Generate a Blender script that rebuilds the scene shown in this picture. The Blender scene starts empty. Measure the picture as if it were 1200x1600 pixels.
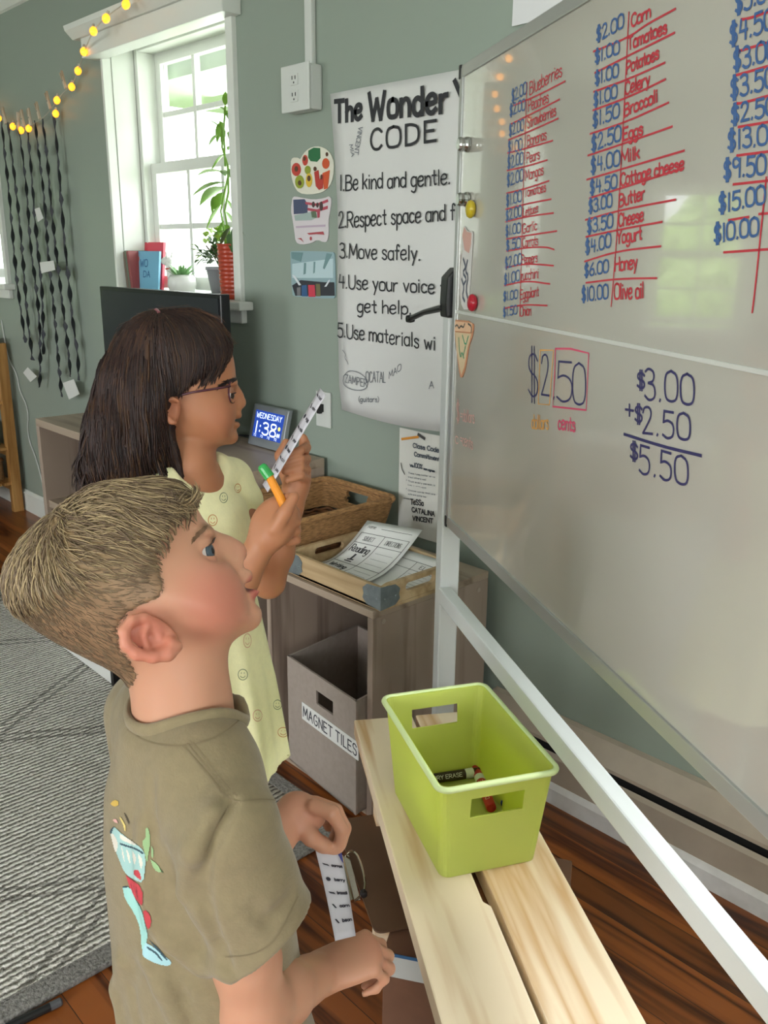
import bpy, bmesh, math, random
import numpy as np
from mathutils import Vector, Matrix
random.seed(7); rng = np.random.default_rng(7)
scn = bpy.context.scene
COL = scn.collection

# ------------------------------------------------------------------ camera
FPX, PITCH, ROLL, YAW = 1362.0, .2845, .0112, -.815
CAM = np.array([0., 0., 1.42])
_fw = np.array([math.sin(YAW)*math.cos(PITCH), math.cos(YAW)*math.cos(PITCH), -math.sin(PITCH)])
_r = np.array([math.cos(YAW), -math.sin(YAW), 0.]); _u = np.cross(_r, _fw)
RT = math.cos(ROLL)*_r + math.sin(ROLL)*_u
UP = -math.sin(ROLL)*_r + math.cos(ROLL)*_u
FW = _fw
cd = bpy.data.cameras.new('camera'); cam = bpy.data.objects.new('camera', cd); COL.objects.link(cam)
cd.sensor_fit = 'VERTICAL'; cd.sensor_height = 36.0; cd.lens = 36.0*FPX/1600; cd.clip_start = .02
cam.matrix_world = Matrix(((RT[0], UP[0], -FW[0], CAM[0]), (RT[1], UP[1], -FW[1], CAM[1]), (RT[2], UP[2], -FW[2], CAM[2]), (0, 0, 0, 1)))
scn.camera = cam

# ------------------------------------------------------------------ daylight and exposure
scn.view_settings.view_transform = 'Standard'; scn.view_settings.look = 'None'
scn.view_settings.gamma = 1.0; scn.view_settings.use_curve_mapping = False
scn.view_settings.exposure = 0.14
wd = bpy.data.worlds.new('daylight'); scn.world = wd; wd.use_nodes = True
nt = wd.node_tree; nt.nodes.clear()
wo = nt.nodes.new('ShaderNodeOutputWorld'); bg = nt.nodes.new('ShaderNodeBackground')
tc = nt.nodes.new('ShaderNodeTexCoord'); sp = nt.nodes.new('ShaderNodeSeparateXYZ'); mr = nt.nodes.new('ShaderNodeMapRange')
cr = nt.nodes.new('ShaderNodeValToRGB')
nt.links.new(tc.outputs['Generated'], sp.inputs[0]); nt.links.new(sp.outputs['Z'], mr.inputs[0])
mr.inputs[1].default_value = -.3; mr.inputs[2].default_value = .6
nt.links.new(mr.outputs[0], cr.inputs[0]); nt.links.new(cr.outputs[0], bg.inputs[0]); nt.links.new(bg.outputs[0], wo.inputs[0])
cr.color_ramp.elements[0].color = (.20, .30, .16, 1); cr.color_ramp.elements[0].position = .25
cr.color_ramp.elements[1].color = (.93, .97, 1.0, 1); cr.color_ramp.elements[1].position = .42
bg.inputs[1].default_value = 4.2
def area(name, loc, rot, sx, sy, power, color=(1, 1, 1), portal=False):
    l = bpy.data.lights.new(name, 'AREA'); l.shape = 'RECTANGLE'; l.size = sx; l.size_y = sy
    l.energy = power; l.color = color
    if portal: l.cycles.is_portal = True
    o = bpy.data.objects.new(name, l); COL.objects.link(o); o.location = loc; o.rotation_euler = rot
    return o
PI = math.pi
# daylight through the windows, plus fill through added ones (area lights just outside each opening, facing in)
area('window_daylight', (-3.15, 2.45, 1.75), (-PI/2, 0, 0), 1.3, 1.1, 26, (.95, .98, 1))
area('window_daylight_corner', (-5.5, 2.45, 1.75), (-PI/2, 0, 0), 1.3, 1.1, 30, (.95, .98, 1))
area('front_fill_light', (.0, -3.5, 1.6), (PI/2, 0, 0), 2.3, 1.5, 150, (.97, .985, 1))  # this and the next: unseen front windows, added to light the near side
area('front_fill_light_far', (-4.3, -3.5, 1.55), (PI/2, 0, 0), 1.7, 1.4, 80, (.97, .985, 1))
area('side_window_daylight', (2.78, -1.0, 1.5), (0, PI/2, 0), 1.4, 1.5, 66, (.98, .99, 1))  # unseen side window added as soft fill for the sleeve and bin front
area('right_window_daylight', (-.02, 2.42, 1.72), (-PI/2, 0, 0), 1.2, 1.15, 350, (.95, .98, 1))

# ------------------------------------------------------------------ pixel helpers (photo pixel -> point)
YW = 1.82                                      # the window wall
def ray(x, y): return RT*(x-600)/FPX + UP*(800-y)/FPX + FW
def at(x, y, t): return CAM + ray(x, y)*t
def onz(x, y, z): d = ray(x, y); return CAM + d*((z-CAM[2])/d[2])
def ony(x, y, Y=YW): d = ray(x, y); return CAM + d*((Y-CAM[1])/d[1])
def onpl(x, y, P, n): d = ray(x, y); return CAM + d*(np.dot(P-CAM, n)/np.dot(d, n))

# ------------------------------------------------------------------ materials
def srgb(c):
    if isinstance(c, str): c = tuple(int(c[i:i+2], 16)/255 for i in (0, 2, 4))
    return tuple((v/12.92 if v <= .04045 else ((v+.055)/1.055)**2.4) for v in c)
_M = {}
def mat(name, col, rough=.6, metal=0., noise=0., nscale=30., bump=0., bscale=None, spec=.5, sheen=0., sss=0., trans=0., alpha=1., emit=None, estr=0., stretch=None, coat=0.):
    if name in _M: return _M[name]
    m = bpy.data.materials.new(name); m.use_nodes = True; n = m.node_tree.nodes; L = m.node_tree.links
    b = n['Principled BSDF']; c = srgb(col)
    b.inputs['Base Color'].default_value = (*c, 1); b.inputs['Roughness'].default_value = rough
    b.inputs['Metallic'].default_value = metal; b.inputs['Specular IOR Level'].default_value = spec
    if coat: b.inputs['Coat Weight'].default_value = coat; b.inputs['Coat Roughness'].default_value = .03
    if sheen: b.inputs['Sheen Weight'].default_value = sheen
    if sss:
        b.inputs['Subsurface Weight'].default_value = sss; b.inputs['Subsurface Radius'].default_value = (1, .35, .2); b.inputs['Subsurface Scale'].default_value = .006
    if trans: b.inputs['Transmission Weight'].default_value = trans
    if alpha < 1: b.inputs['Alpha'].default_value = alpha
    if emit: b.inputs['Emission Color'].default_value = (*srgb(emit), 1); b.inputs['Emission Strength'].default_value = estr
    if noise or bump:
        t = n.new('ShaderNodeTexCoord'); mp = n.new('ShaderNodeMapping'); nz = n.new('ShaderNodeTexNoise')
        L.new(t.outputs['Object'], mp.inputs[0]); L.new(mp.outputs[0], nz.inputs[0])
        if stretch: mp.inputs['Scale'].default_value = stretch
        nz.inputs['Scale'].default_value = nscale; nz.inputs['Detail'].default_value = 6
        if noise:
            r = n.new('ShaderNodeValToRGB'); L.new(nz.outputs[0], r.inputs[0])
            r.color_ramp.elements[0].position = .3; r.color_ramp.elements[1].position = .7
            r.color_ramp.elements[0].color = (*[v*(1-noise) for v in c], 1)
            r.color_ramp.elements[1].color = (*[min(1, v*(1+noise)) for v in c], 1)
            L.new(r.outputs[0], b.inputs['Base Color'])
        if bump:
            bp = n.new('ShaderNodeBump'); bp.inputs['Strength'].default_value = bump; bp.inputs['Distance'].default_value = .004
            if bscale:
                n2 = n.new('ShaderNodeTexNoise'); n2.inputs['Scale'].default_value = bscale; n2.inputs['Detail'].default_value = 3
                L.new(mp.outputs[0], n2.inputs[0]); L.new(n2.outputs[0], bp.inputs['Height'])
            else: L.new(nz.outputs[0], bp.inputs['Height'])
            L.new(bp.outputs[0], b.inputs['Normal'])
    _M[name] = m; return m
def nd(m, t, **k):
    x = m.node_tree.nodes.new(t)
    for a, v in k.items(): setattr(x, a, v)
    return x
def wood(name, light, dark, axis, rot=0., scale=1., rough=.45, plank=0., bump=.15, rings=9., coords='Object', contrast=1.0, plank_axis=None):
    """Wood whose grain runs along the given object axis (0,1,2), turned rot about Z; plank > 0 splits it into boards."""
    if name in _M: return _M[name]
    m = bpy.data.materials.new(name); m.use_nodes = True; N = m.node_tree.nodes; L = m.node_tree.links; b = N['Principled BSDF']
    t = nd(m, 'ShaderNodeTexCoord'); r = nd(m, 'ShaderNodeMapping'); r.inputs['Rotation'].default_value = (0, 0, -rot)
    L.new(t.outputs[coords], r.inputs[0])
    mp = nd(m, 'ShaderNodeMapping'); s = [12*scale]*3; s[axis] = .9*scale; mp.inputs['Scale'].default_value = s
    src = r.outputs[0]
    if plank:
        pa = plank_axis if plank_axis is not None else 1
        sx = nd(m, 'ShaderNodeSeparateXYZ'); L.new(src, sx.inputs[0])
        dv = nd(m, 'ShaderNodeMath', operation='DIVIDE'); dv.inputs[1].default_value = plank; L.new(sx.outputs[pa], dv.inputs[0])
        fl = nd(m, 'ShaderNodeMath', operation='FLOOR'); L.new(dv.outputs[0], fl.inputs[0])
        wn = nd(m, 'ShaderNodeTexWhiteNoise', noise_dimensions='1D'); L.new(fl.outputs[0], wn.inputs['W'])
        vs = nd(m, 'ShaderNodeVectorMath', operation='SCALE'); L.new(wn.outputs['Color'], vs.inputs[0]); vs.inputs['Scale'].default_value = 7.
        va = nd(m, 'ShaderNodeVectorMath', operation='ADD'); L.new(src, va.inputs[0]); L.new(vs.outputs[0], va.inputs[1]); src = va.outputs[0]
        fr = nd(m, 'ShaderNodeMath', operation='FRACT'); L.new(dv.outputs[0], fr.inputs[0])
    L.new(src, mp.inputs[0])
    n1 = nd(m, 'ShaderNodeTexNoise'); n1.inputs['Scale'].default_value = 1.1; n1.inputs['Detail'].default_value = 3; L.new(mp.outputs[0], n1.inputs[0])
    mu = nd(m, 'ShaderNodeMath', operation='MULTIPLY'); mu.inputs[1].default_value = rings; L.new(n1.outputs[0], mu.inputs[0])
    pp = nd(m, 'ShaderNodeMath', operation='PINGPONG'); pp.inputs[1].default_value = 1.; L.new(mu.outputs[0], pp.inputs[0])
    n2 = nd(m, 'ShaderNodeTexNoise'); n2.inputs['Scale'].default_value = 8; n2.inputs['Detail'].default_value = 4; L.new(mp.outputs[0], n2.inputs[0])
    ad = nd(m, 'ShaderNodeMath', operation='MULTIPLY_ADD'); ad.inputs[1].default_value = .55; L.new(n2.outputs[0], ad.inputs[0]); L.new(pp.outputs[0], ad.inputs[2])
    cr = nd(m, 'ShaderNodeValToRGB'); L.new(ad.outputs[0], cr.inputs[0])
    cl, cdk = srgb(light), srgb(dark)
    cdk = tuple(a+(d-a)*contrast for a, d in zip(cl, cdk))
    cr.color_ramp.elements[0].position = .25; cr.color_ramp.elements[0].color = (*cdk, 1)
    cr.color_ramp.elements[1].position = .85; cr.color_ramp.elements[1].color = (*cl, 1)
    out = cr.outputs[0]
    if plank:
        hs = nd(m, 'ShaderNodeHueSaturation'); L.new(out, hs.inputs['Color'])
        mr2 = nd(m, 'ShaderNodeMapRange'); L.new(wn.outputs['Value'], mr2.inputs[0]); mr2.inputs[3].default_value = .7; mr2.inputs[4].default_value = 1.2
        L.new(mr2.outputs[0], hs.inputs['Value'])
        gt = nd(m, 'ShaderNodeMath', operation='GREATER_THAN'); L.new(fr.outputs[0], gt.inputs[0]); gt.inputs[1].default_value = .02
        mx = nd(m, 'ShaderNodeMix', data_type='RGBA'); L.new(gt.outputs[0], mx.inputs['Factor']); mx.inputs['A'].default_value = (.03, .015, .01, 1)
        L.new(hs.outputs[0], mx.inputs['B']); out = mx.outputs['Result']
    L.new(out, b.inputs['Base Color']); b.inputs['Roughness'].default_value = rough
    if bump:
        bp = nd(m, 'ShaderNodeBump'); bp.inputs['Strength'].default_value = bump; bp.inputs['Distance'].default_value = .002
        L.new(ad.outputs[0], bp.inputs['Height']); L.new(bp.outputs[0], b.inputs['Normal'])
    _M[name] = m; return m
def attr_mat(name, rough=.55, sss=0., bump=0., bscale=200., spec=.4, sheen=0.):
    """Material whose colour comes from the mesh's own 'Col' attribute (printed pictures, skin tone, hair tone)."""
    if name in _M: return _M[name]
    m = bpy.data.materials.new(name); m.use_nodes = True; L = m.node_tree.links; b = m.node_tree.nodes['Principled BSDF']
    a = nd(m, 'ShaderNodeAttribute', attribute_name='Col'); L.new(a.outputs['Color'], b.inputs['Base Color'])
    b.inputs['Roughness'].default_value = rough; b.inputs['Specular IOR Level'].default_value = spec
    if sheen: b.inputs['Sheen Weight'].default_value = sheen
    if sss:
        b.inputs['Subsurface Weight'].default_value = sss; b.inputs['Subsurface Radius'].default_value = (1, .3, .15); b.inputs['Subsurface Scale'].default_value = .008
    if bump:
        t = nd(m, 'ShaderNodeTexCoord'); nz = nd(m, 'ShaderNodeTexNoise'); nz.inputs['Scale'].default_value = bscale; L.new(t.outputs['Object'], nz.inputs[0])
        bp = nd(m, 'ShaderNodeBump'); bp.inputs['Strength'].default_value = bump; bp.inputs['Distance'].default_value = .002
        L.new(nz.outputs[0], bp.inputs['Height']); L.new(bp.outputs[0], b.inputs['Normal'])
    _M[name] = m; return m

# ------------------------------------------------------------------ objects
def tag(o, label=None, cat=None, group=None, kind=None):
    if label: o['label'] = label
    if cat: o['category'] = cat
    if group: o['group'] = group
    if kind: o['kind'] = kind
    return o
def thing(name, loc, label, cat, group=None, rz=0., kind=None):
    o = bpy.data.objects.new(name, None); o.empty_display_size = .05; COL.objects.link(o)
    o.location = Vector([float(v) for v in loc]); o.rotation_euler = (0, 0, rz)
    return tag(o, label, cat, group, kind)
def chain(p):
    s = np.zeros(3)
    while p is not None: s = s + np.array(p.location); p = p.parent
    return s
class MB:
    def __init__(s): s.v = []; s.f = []; s.c = []; s.cc = None
    def add(s, vs, fs):
        k = len(s.v); s.v += [tuple(map(float, p)) for p in vs]; s.f += [tuple(i+k for i in f) for f in fs]
        if s.cc is not None: s.c += [s.cc]*len(vs)
        return s
    def box(s, lo, hi): return s.obox(lo, (hi[0]-lo[0], 0, 0), (0, hi[1]-lo[1], 0), (0, 0, hi[2]-lo[2]))
    def obox(s, o, a, b, c):
        o, a, b, c = (np.array(q, float) for q in (o, a, b, c))
        if np.dot(np.cross(a, b), c) < 0: a, b = b, a
        p = [o, o+a, o+a+b, o+b, o+c, o+a+c, o+a+b+c, o+b+c]
        return s.add(p, [(3, 2, 1, 0), (4, 5, 6, 7), (0, 1, 5, 4), (1, 2, 6, 5), (2, 3, 7, 6), (3, 0, 4, 7)])
    def cbox(s, c, a, b, d):  # centre and three full edge vectors
        c, a, b, d = (np.array(q, float) for q in (c, a, b, d)); return s.obox(c-a/2-b/2-d/2, a, b, d)
    def prism(s, pts, ext):   # closed planar outline pushed along ext
        n = len(pts); pts = [np.array(p, float) for p in pts]; ext = np.array(ext, float)
        nn = sum((np.cross(pts[i]-pts[0], pts[(i+1) % n]-pts[0]) for i in range(n)), np.zeros(3))
        if np.dot(nn, ext) > 0: pts = pts[::-1]
        return s.add(pts+[p+ext for p in pts], [tuple(range(n)), tuple(range(2*n-1, n-1, -1))]+[((i+1) % n, i, n+i, n+(i+1) % n) for i in range(n)])
    def tube(s, path, r, n=8, cap=True, flat=None):
        path = [np.array(p, float) for p in path]; m = len(path)
        rr = r if hasattr(r, '__len__') else [r]*m
        vs = []; prev = None
        for i, p in enumerate(path):
            t = path[min(i+1, m-1)]-path[max(i-1, 0)]; t = t/(np.linalg.norm(t)+1e-12)
            if prev is None:
                a = np.array([0, 0, 1.]) if abs(t[2]) < .9 else np.array([1., 0, 0])
                x = np.cross(a, t); x /= np.linalg.norm(x)
            else:
                x = prev-t*np.dot(prev, t); x /= (np.linalg.norm(x)+1e-12)
            prev = x; y = np.cross(t, x)
            for k in range(n):
                an = 2*PI*k/n; vs.append(p+rr[i]*(math.cos(an)*x+(flat or 1.)*math.sin(an)*y))
        fs = [(i*n+k, i*n+(k+1) % n, (i+1)*n+(k+1) % n, (i+1)*n+k) for i in range(m-1) for k in range(n)]
        if cap: fs += [tuple(range(n-1, -1, -1)), tuple(range((m-1)*n, m*n))]
        return s.add(vs, fs)
    def lathe(s, prof, c, axis=(0, 0, 1), n=24, x=None):
        ax = np.array(axis, float); ax /= np.linalg.norm(ax)
        a = np.array([1., 0, 0]) if abs(ax[0]) < .9 else np.array([0, 1., 0])
        x = np.cross(ax, a); x /= np.linalg.norm(x); y = np.cross(ax, x); c = np.array(c, float)
        vs = [c+ax*h+r*(math.cos(2*PI*k/n)*x+math.sin(2*PI*k/n)*y) for r, h in prof for k in range(n)]
        fs = [(i*n+k, i*n+(k+1) % n, (i+1)*n+(k+1) % n, (i+1)*n+k) for i in range(len(prof)-1) for k in range(n)]
        if prof[0][0] > 1e-5: fs.append(tuple(range(n-1, -1, -1)))
        if prof[-1][0] > 1e-5: fs.append(tuple(range((len(prof)-1)*n, len(prof)*n)))
        return s.add(vs, fs)
    def grid(s, P, thick=None):   # P[i][j] points; optional thickness vector closes it to a slab
        P = np.array(P, float); a, b = P.shape[:2]
        fs = [(i*b+j, i*b+j+1, (i+1)*b+j+1, (i+1)*b+j) for i in range(a-1) for j in range(b-1)]
        if thick is None: return s.add(P.reshape(-1, 3), fs)
        t = np.array(thick, float); k = a*b
        Q = np.concatenate([P.reshape(-1, 3), P.reshape(-1, 3)+t])
        fs2 = fs+[tuple(k+i for i in f[::-1]) for f in fs]
        ed = [i*b for i in range(a)], [i*b+b-1 for i in range(a)], list(range(b)), [(a-1)*b+j for j in range(b)]
        for e, fl in zip(ed, (0, 1, 1, 0)):
            for p, q in zip(e[:-1], e[1:]):
                fs2.append((p, q, q+k, p+k) if not fl else (q, p, p+k, q+k))
        return s.add(Q, fs2)
    def build(s, name, m, parent=None, smooth=False, bevel=0., base=None, seg=2, angle=.6):
        me = bpy.data.meshes.new(name)
        off = chain(parent) if parent is not None else (np.array(base, float) if base is not None else np.zeros(3))
        me.from_pydata([tuple(np.array(p)-off) for p in s.v], [], s.f)
        me.update()
        if s.c:
            at_ = me.color_attributes.new('Col', 'FLOAT_COLOR', 'POINT')
            at_.data.foreach_set('color', np.array([(*srgb(c), 1) for c in s.c], np.float32).ravel())
        o = bpy.data.objects.new(name, me); COL.objects.link(o)
        if m is not None: me.materials.append(m)
        if parent is not None: o.parent = parent
        elif base is not None: o.location = Vector([float(v) for v in off])
        if smooth: me.polygons.foreach_set('use_smooth', [True]*len(me.polygons))
        if bevel:
            bm = bmesh.new(); bm.from_mesh(me); bmesh.ops.remove_doubles(bm, verts=bm.verts, dist=1e-5)
            ed = [e for e in bm.edges if len(e.link_faces) == 2 and e.calc_face_angle(0) > angle]
            bmesh.ops.bevel(bm, geom=ed, offset=bevel, segments=seg, affect='EDGES', profile=.6, clamp_overlap=True)
            bm.to_mesh(me); bm.free()
        return o
def copy_tree(o, parent=None):
    c = o.copy(); COL.objects.link(c); c.parent = parent
    for ch in list(o.children): copy_tree(ch, c)
    return c

# ------------------------------------------------------------------ hand lettering (single strokes -> ribbons on a plane)
_G = {}
for _ln in '''A 6 0,0 3,8|3,8 6,0|1.2,3 4.8,3
B 5.6 0,0 0,8|0,8 4,8 5.4,6.3 4,4.4 0,4.3|0,4.3 4.5,4.3 5.8,2.2 4.5,0 0,0
C 5.5 5.5,6.8 4,8.3 1.2,7.6 -.2,4 1.2,.3 4,-.3 5.5,1.2
D 5.8 0,0 0,8|0,8 3,8 6,6.6 6,1.4 3,0 0,0
E 5 0,0 0,8|0,8 5,8|0,4.2 4,4.2|0,0 5,0
F 5 0,0 0,8|0,8 5,8|0,4.4 4,4.4
G 6 5.5,6.8 4,8.3 1.2,7.6 -.2,4 1.2,.2 4.2,-.3 5.8,1.5 5.8,3.6 3.4,3.6
H 5.5 0,0 0,8|5.5,0 5.5,8|0,4.2 5.5,4.2
I 1 .5,0 .5,8
J 4 3.6,8 3.6,1 1.8,-.4 0,1
K 5 0,0 0,8|4.6,8 0,3.6|1.6,4.8 5,0
L 4.6 0,8 0,0|0,0 4.6,0
M 7 0,0 .6,8|.6,8 3.5,2|3.5,2 6.4,8|6.4,8 7,0
N 5.5 0,0 0,8|0,8 5.5,0|5.5,0 5.5,8
O 6 3,8.2 -.4,7.4 -.4,.6 3,-.2 6.4,.6 6.4,7.4 3,8.2
P 5.2 0,0 0,8|0,8 4,8.2 5.6,6 4,3.8 0,3.8
R 5.5 0,0 0,8|0,8 4,8.2 5.6,6 4,3.9 0,3.9|2.2,3.9 5.6,0
S 5 4.8,6.8 3,8.4 .2,7.6 .2,4.8 4.8,3.6 4.9,.4 2.4,-.4 0,1
T 6 3,0 3,8|0,8 6,8
U 5.5 0,8 0,1 2.7,-.6 5.5,1 5.5,8
V 5.6 0,8 2.8,0|2.8,0 5.6,8
W 8 0,8 2,0|2,0 4,6|4,6 6,0|6,0 8,8
Y 5.6 0,8 2.8,4|5.6,8 2.8,4|2.8,4 2.8,0
Z 5 0,8 5,8|5,8 0,0|0,0 5,0
a 4 3.8,4.4 2,5.3 -.2,4.2 -.2,.8 2,-.4 3.8,1|3.9,5 3.9,0
b 4 0,8 0,0|0,3.6 2,5.4 4.2,4 4.2,.9 2,-.4 0,1
c 3.6 3.6,4.2 2.2,5.3 0,4.4 -.2,1 2,-.4 3.7,.8
d 4 4,8 4,0|4,4 2,5.4 -.2,4.2 -.2,.9 2,-.4 4,1.2
e 4 0,2.7 4,2.9 3.8,5.2 1.6,5.6 -.2,4 -.2,.8 2,-.5 4,.9
f 3 3.2,7.4 2.4,8.4 1.2,8 1.2,5|1.2,5 1.2,0|0,4.9 2.8,4.9
g 4 3.9,4.4 2,5.4 -.2,4.2 -.2,1 2,-.3 3.9,1.2|3.9,5 3.9,-1.8 2,-3.4 .2,-2.4
h 4 0,8 0,0|0,3.4 2,5.3 4,4.4 4,0
i 1 .5,5 .5,0|.5,6.9 .5,7.2
k 3.8 0,8 0,0|3.6,5 0,2.2|1.4,3.2 3.8,0
l 1 .5,8 .5,0
m 6.4 0,5 0,0|0,3.6 1.6,5.4 3.2,4.4 3.2,0|3.2,3.6 4.8,5.4 6.4,4.4 6.4,0
n 4 0,5 0,0|0,3.4 2,5.4 4,4.4 4,0
o 4 2,5.2 -.3,4.7 -.3,.3 2,-.2 4.3,.3 4.3,4.7 2,5.2
p 4 0,5 0,-3.2|0,3.6 2,5.4 4.2,4 4.2,.9 2,-.4 0,1
q 4 4,5 4,-3.2|4,4 2,5.4 -.2,4.2 -.2,.9 2,-.4 4,1.2
r 3 0,5 0,0|0,3 1.2,5 3,5.1
s 3.4 3.3,4.3 2,5.4 .2,4.9 .2,3.2 3.3,2.3 3.4,.2 1.6,-.4 0,.7
t 3 1.5,7.5 1.5,.6 2.2,-.1 3,.3|0,5 3,5
u 4 0,5 0,.8 2,-.6 4,1|4,5 4,0
v 4 0,5 2,0|2,0 4,5
w 5.6 0,5 1.4,0|1.4,0 2.8,4|2.8,4 4.2,0|4.2,0 5.6,5
y 4 0,5 2,.6|4,5 1,-3
z 3.6 0,5 3.6,5|3.6,5 0,0|0,0 3.6,0
0 4.6 2.3,8.2 -.4,7.2 -.4,.8 2.3,-.2 5,.8 5,7.2 2.3,8.2
1 1.4 .7,8 .7,0
2 4.4 .1,6.4 .8,8.2 3.4,8.4 4.2,6 2.6,3.4 .1,0|.1,0 4.6,.2
3 4.4 .2,7.4 1.6,8.4 4.2,7.6 4,5 1.6,4.4|1.6,4.4 4.4,4 4.8,.6 2,-.5 0,.8
4 4.6 1,8 .2,3.4|.2,3.4 4.6,3.4|3.8,7 3.6,0
5 4.6 .6,8 .3,4.6|.3,4.6 2.4,5.4 4.8,4.2 4.6,.6 2,-.5 0,.6|.6,8 4.6,8
6 4.4 3.6,8 .6,5 -.3,1.4 1.8,-.5 4.6,.6 4.4,3.8 2,4.3 0,2.6
7 4.4 0,8 4.4,8|4.4,8 1.4,0
% 5 5,8 0,0|1,8 0,7 1,6 2,7 1,8|4,2 3,1 4,0 5,1 4,2
8 4.4 2.2,4.3 .2,5.6 .4,8 2.2,8.3 4.2,8 4.2,5.6 2.2,4.3 0,3 0,.2 2.2,-.3 4.6,.2 4.4,3 2.2,4.3
9 4.4 4.2,6.6 2.4,8.4 0,7.6 0,4.8 2,4 4.2,5.6|4.3,7.6 4.1,0
$ 4.4 4.2,6.6 2.8,7.9 .3,7.2 .3,4.6 4.2,3.6 4.3,.8 2,-.1 .1,1.2|1.7,9 1.7,-1|2.8,9 2.8,-1
. 1 .4,.1 .6,.5
: 1 .5,1.4 .5,1.9|.5,5 .5,5.5
, 1 .6,.4 .2,-1
+ 5 2.5,1.5 2.5,6.5|0,4 5,4
- 3 0,3 3,3
= 4 0,2.5 4,2.5|0,4.5 4,4.5
# 5 1.4,8 1,0|3.9,8 3.5,0|0,5.4 5,5.4|0,2.7 5,2.7
( 2 2,9 .2,6 .2,2 2,-1
) 2 0,9 1.8,6 1.8,2 0,-1'''.split('\n'):
    _a = _ln.split(' ', 2)
    _G[_a[0]] = (float(_a[1]), [[tuple(map(float, q.split(','))) for q in st.split()] for st in _a[2].split('|')])
def chaikin(p, k=2):
    p = np.array(p, float)
    if len(p) < 3: return p
    for _ in range(k):
        q = np.empty((2*(len(p)-1), p.shape[1])); q[0::2] = .75*p[:-1]+.25*p[1:]; q[1::2] = .25*p[:-1]+.75*p[1:]
        p = np.concatenate([p[:1], q, p[-1:]])
    return p
def strokes(txt, gap=1.5, jit=.25):
    """text -> strokes in glyph units, total width"""
    x = 0.; out = []
    for ch in txt:
        if ch == ' ': x += 3.2; continue
        w, st = _G[ch]; dy = random.uniform(-jit, jit)
        for s in st: out.append(np.array([(x+px, py+dy) for px, py in s]))
        x += w+gap
    return out, max(x-gap, 1.)
def ribbon(mb, pts, w, nrm, lift=.0008):
    """flat ink ribbon of width w along points of a plane with normal nrm"""
    p = np.array(pts, float)+np.array(nrm)*lift; m = len(p)
    if m < 2: return
    t = np.zeros_like(p); t[1:-1] = p[2:]-p[:-2]; t[0] = p[1]-p[0]; t[-1] = p[-1]-p[-2]
    t /= (np.linalg.norm(t, axis=1)[:, None]+1e-12); sd = np.cross(nrm, t)*w/2
    p[0] = p[0]-t[0]*w*.4; p[-1] = p[-1]+t[-1]*w*.4
    vs = np.concatenate([p-sd, p+sd])
    mb.add(vs, [(i, i+1, m+i+1, m+i) for i in range(m-1)])
class Sheet:
    """a flat sheet: maps photo pixels to its plane"""
    def __init__(s, P, n): s.P = np.array(P, float); s.n = np.array(n, float)/np.linalg.norm(n)
    def px(s, x, y): return onpl(x, y, s.P, s.n)
    def line(s, mb, pxs, w, k=2, lift=.0008):
        ribbon(mb, chaikin([s.px(*q) for q in pxs], k), w, s.n, lift)
    def text(s, mb, txt, x0, y0, x1, y1, h0, h1, w, slant=0., gap=1.5, jit=.25, lift=.0008, org=(0, 0), sc=1., hv=None):
        st, W = strokes(txt, gap, jit)
        O, E = s.px(org[0]+x0/sc, org[1]+y0/sc), s.px(org[0]+x1/sc, org[1]+y1/sc)
        hx, hy = hv if hv else (0, -h0); A = s.px(org[0]+(x0+hx)/sc, org[1]+(y0+hy)/sc)
        hx, hy = hv if hv else (0, -h1); B = s.px(org[0]+(x1+hx)/sc, org[1]+(y1+hy)/sc)
        for k_, q in enumerate(st):
            c = chaikin(q, 2); u = c[:, 0:1]/W+slant*c[:, 1:2]/W; v = c[:, 1:2]/8
            ribbon(mb, O+(E-O)*u+((A-O)*(1-u)+(B-E)*u)*v, w, s.n, lift+4e-5*(k_ % 12))
# ================================================================== the room
WALL = mat('sage_paint', '8e998e', .42, bump=.05, nscale=60, spec=.45)
WHITE = mat('white_trim_paint', 'd9dcd6', .35)
CEIL = mat('ceiling_paint', 'b9beb6', .8)
FLOOR = wood('floor_boards', '8f4f22', '461d0a', 0, rough=.28, plank=.083, plank_axis=1, rings=7, scale=1.0, bump=.1)
GLASS = bpy.data.materials.new('window_glass'); GLASS.use_nodes = True
_n = GLASS.node_tree; _n.nodes.clear(); _o = _n.nodes.new('ShaderNodeOutputMaterial'); _mx = _n.nodes.new('ShaderNodeMixShader')
_t = _n.nodes.new('ShaderNodeBsdfTransparent'); _g = _n.nodes.new('ShaderNodeBsdfGlossy'); _g.inputs['Roughness'].default_value = .02
_mx.inputs[0].default_value = .06; _n.links.new(_t.outputs[0], _mx.inputs[1]); _n.links.new(_g.outputs[0], _mx.inputs[2]); _n.links.new(_mx.outputs[0], _o.inputs[0])
XL, XR, YF, ZC = -6.5, 2.3, -3.05, 2.56
def struct(o, label=None): o['kind'] = 'structure'; return o
def wall_with_holes(name, axis, pos, th, lo, hi, holes):
    """wall in the plane axis=pos, from lo to hi along the other horizontal axis, with rectangular holes (a,b,z0,z1)"""
    m = MB(); xs = sorted({lo, hi, *[h[0] for h in holes], *[h[1] for h in holes]})
    def bx(a, b, z0, z1):
        if b-a < 1e-4 or z1-z0 < 1e-4: return
        if axis == 1: m.box((a, min(pos, pos+th), z0), (b, max(pos, pos+th), z1))
        else: m.box((min(pos, pos+th), a, z0), (max(pos, pos+th), b, z1))
    for a, b in zip(xs[:-1], xs[1:]):
        h = [q for q in holes if q[0] <= a+1e-6 and q[1] >= b-1e-6]
        if h: bx(a, b, 0, h[0][2]); bx(a, b, h[0][3], ZC)
        else: bx(a, b, 0, ZC)
    return struct(m.build(name, WALL))
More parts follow.
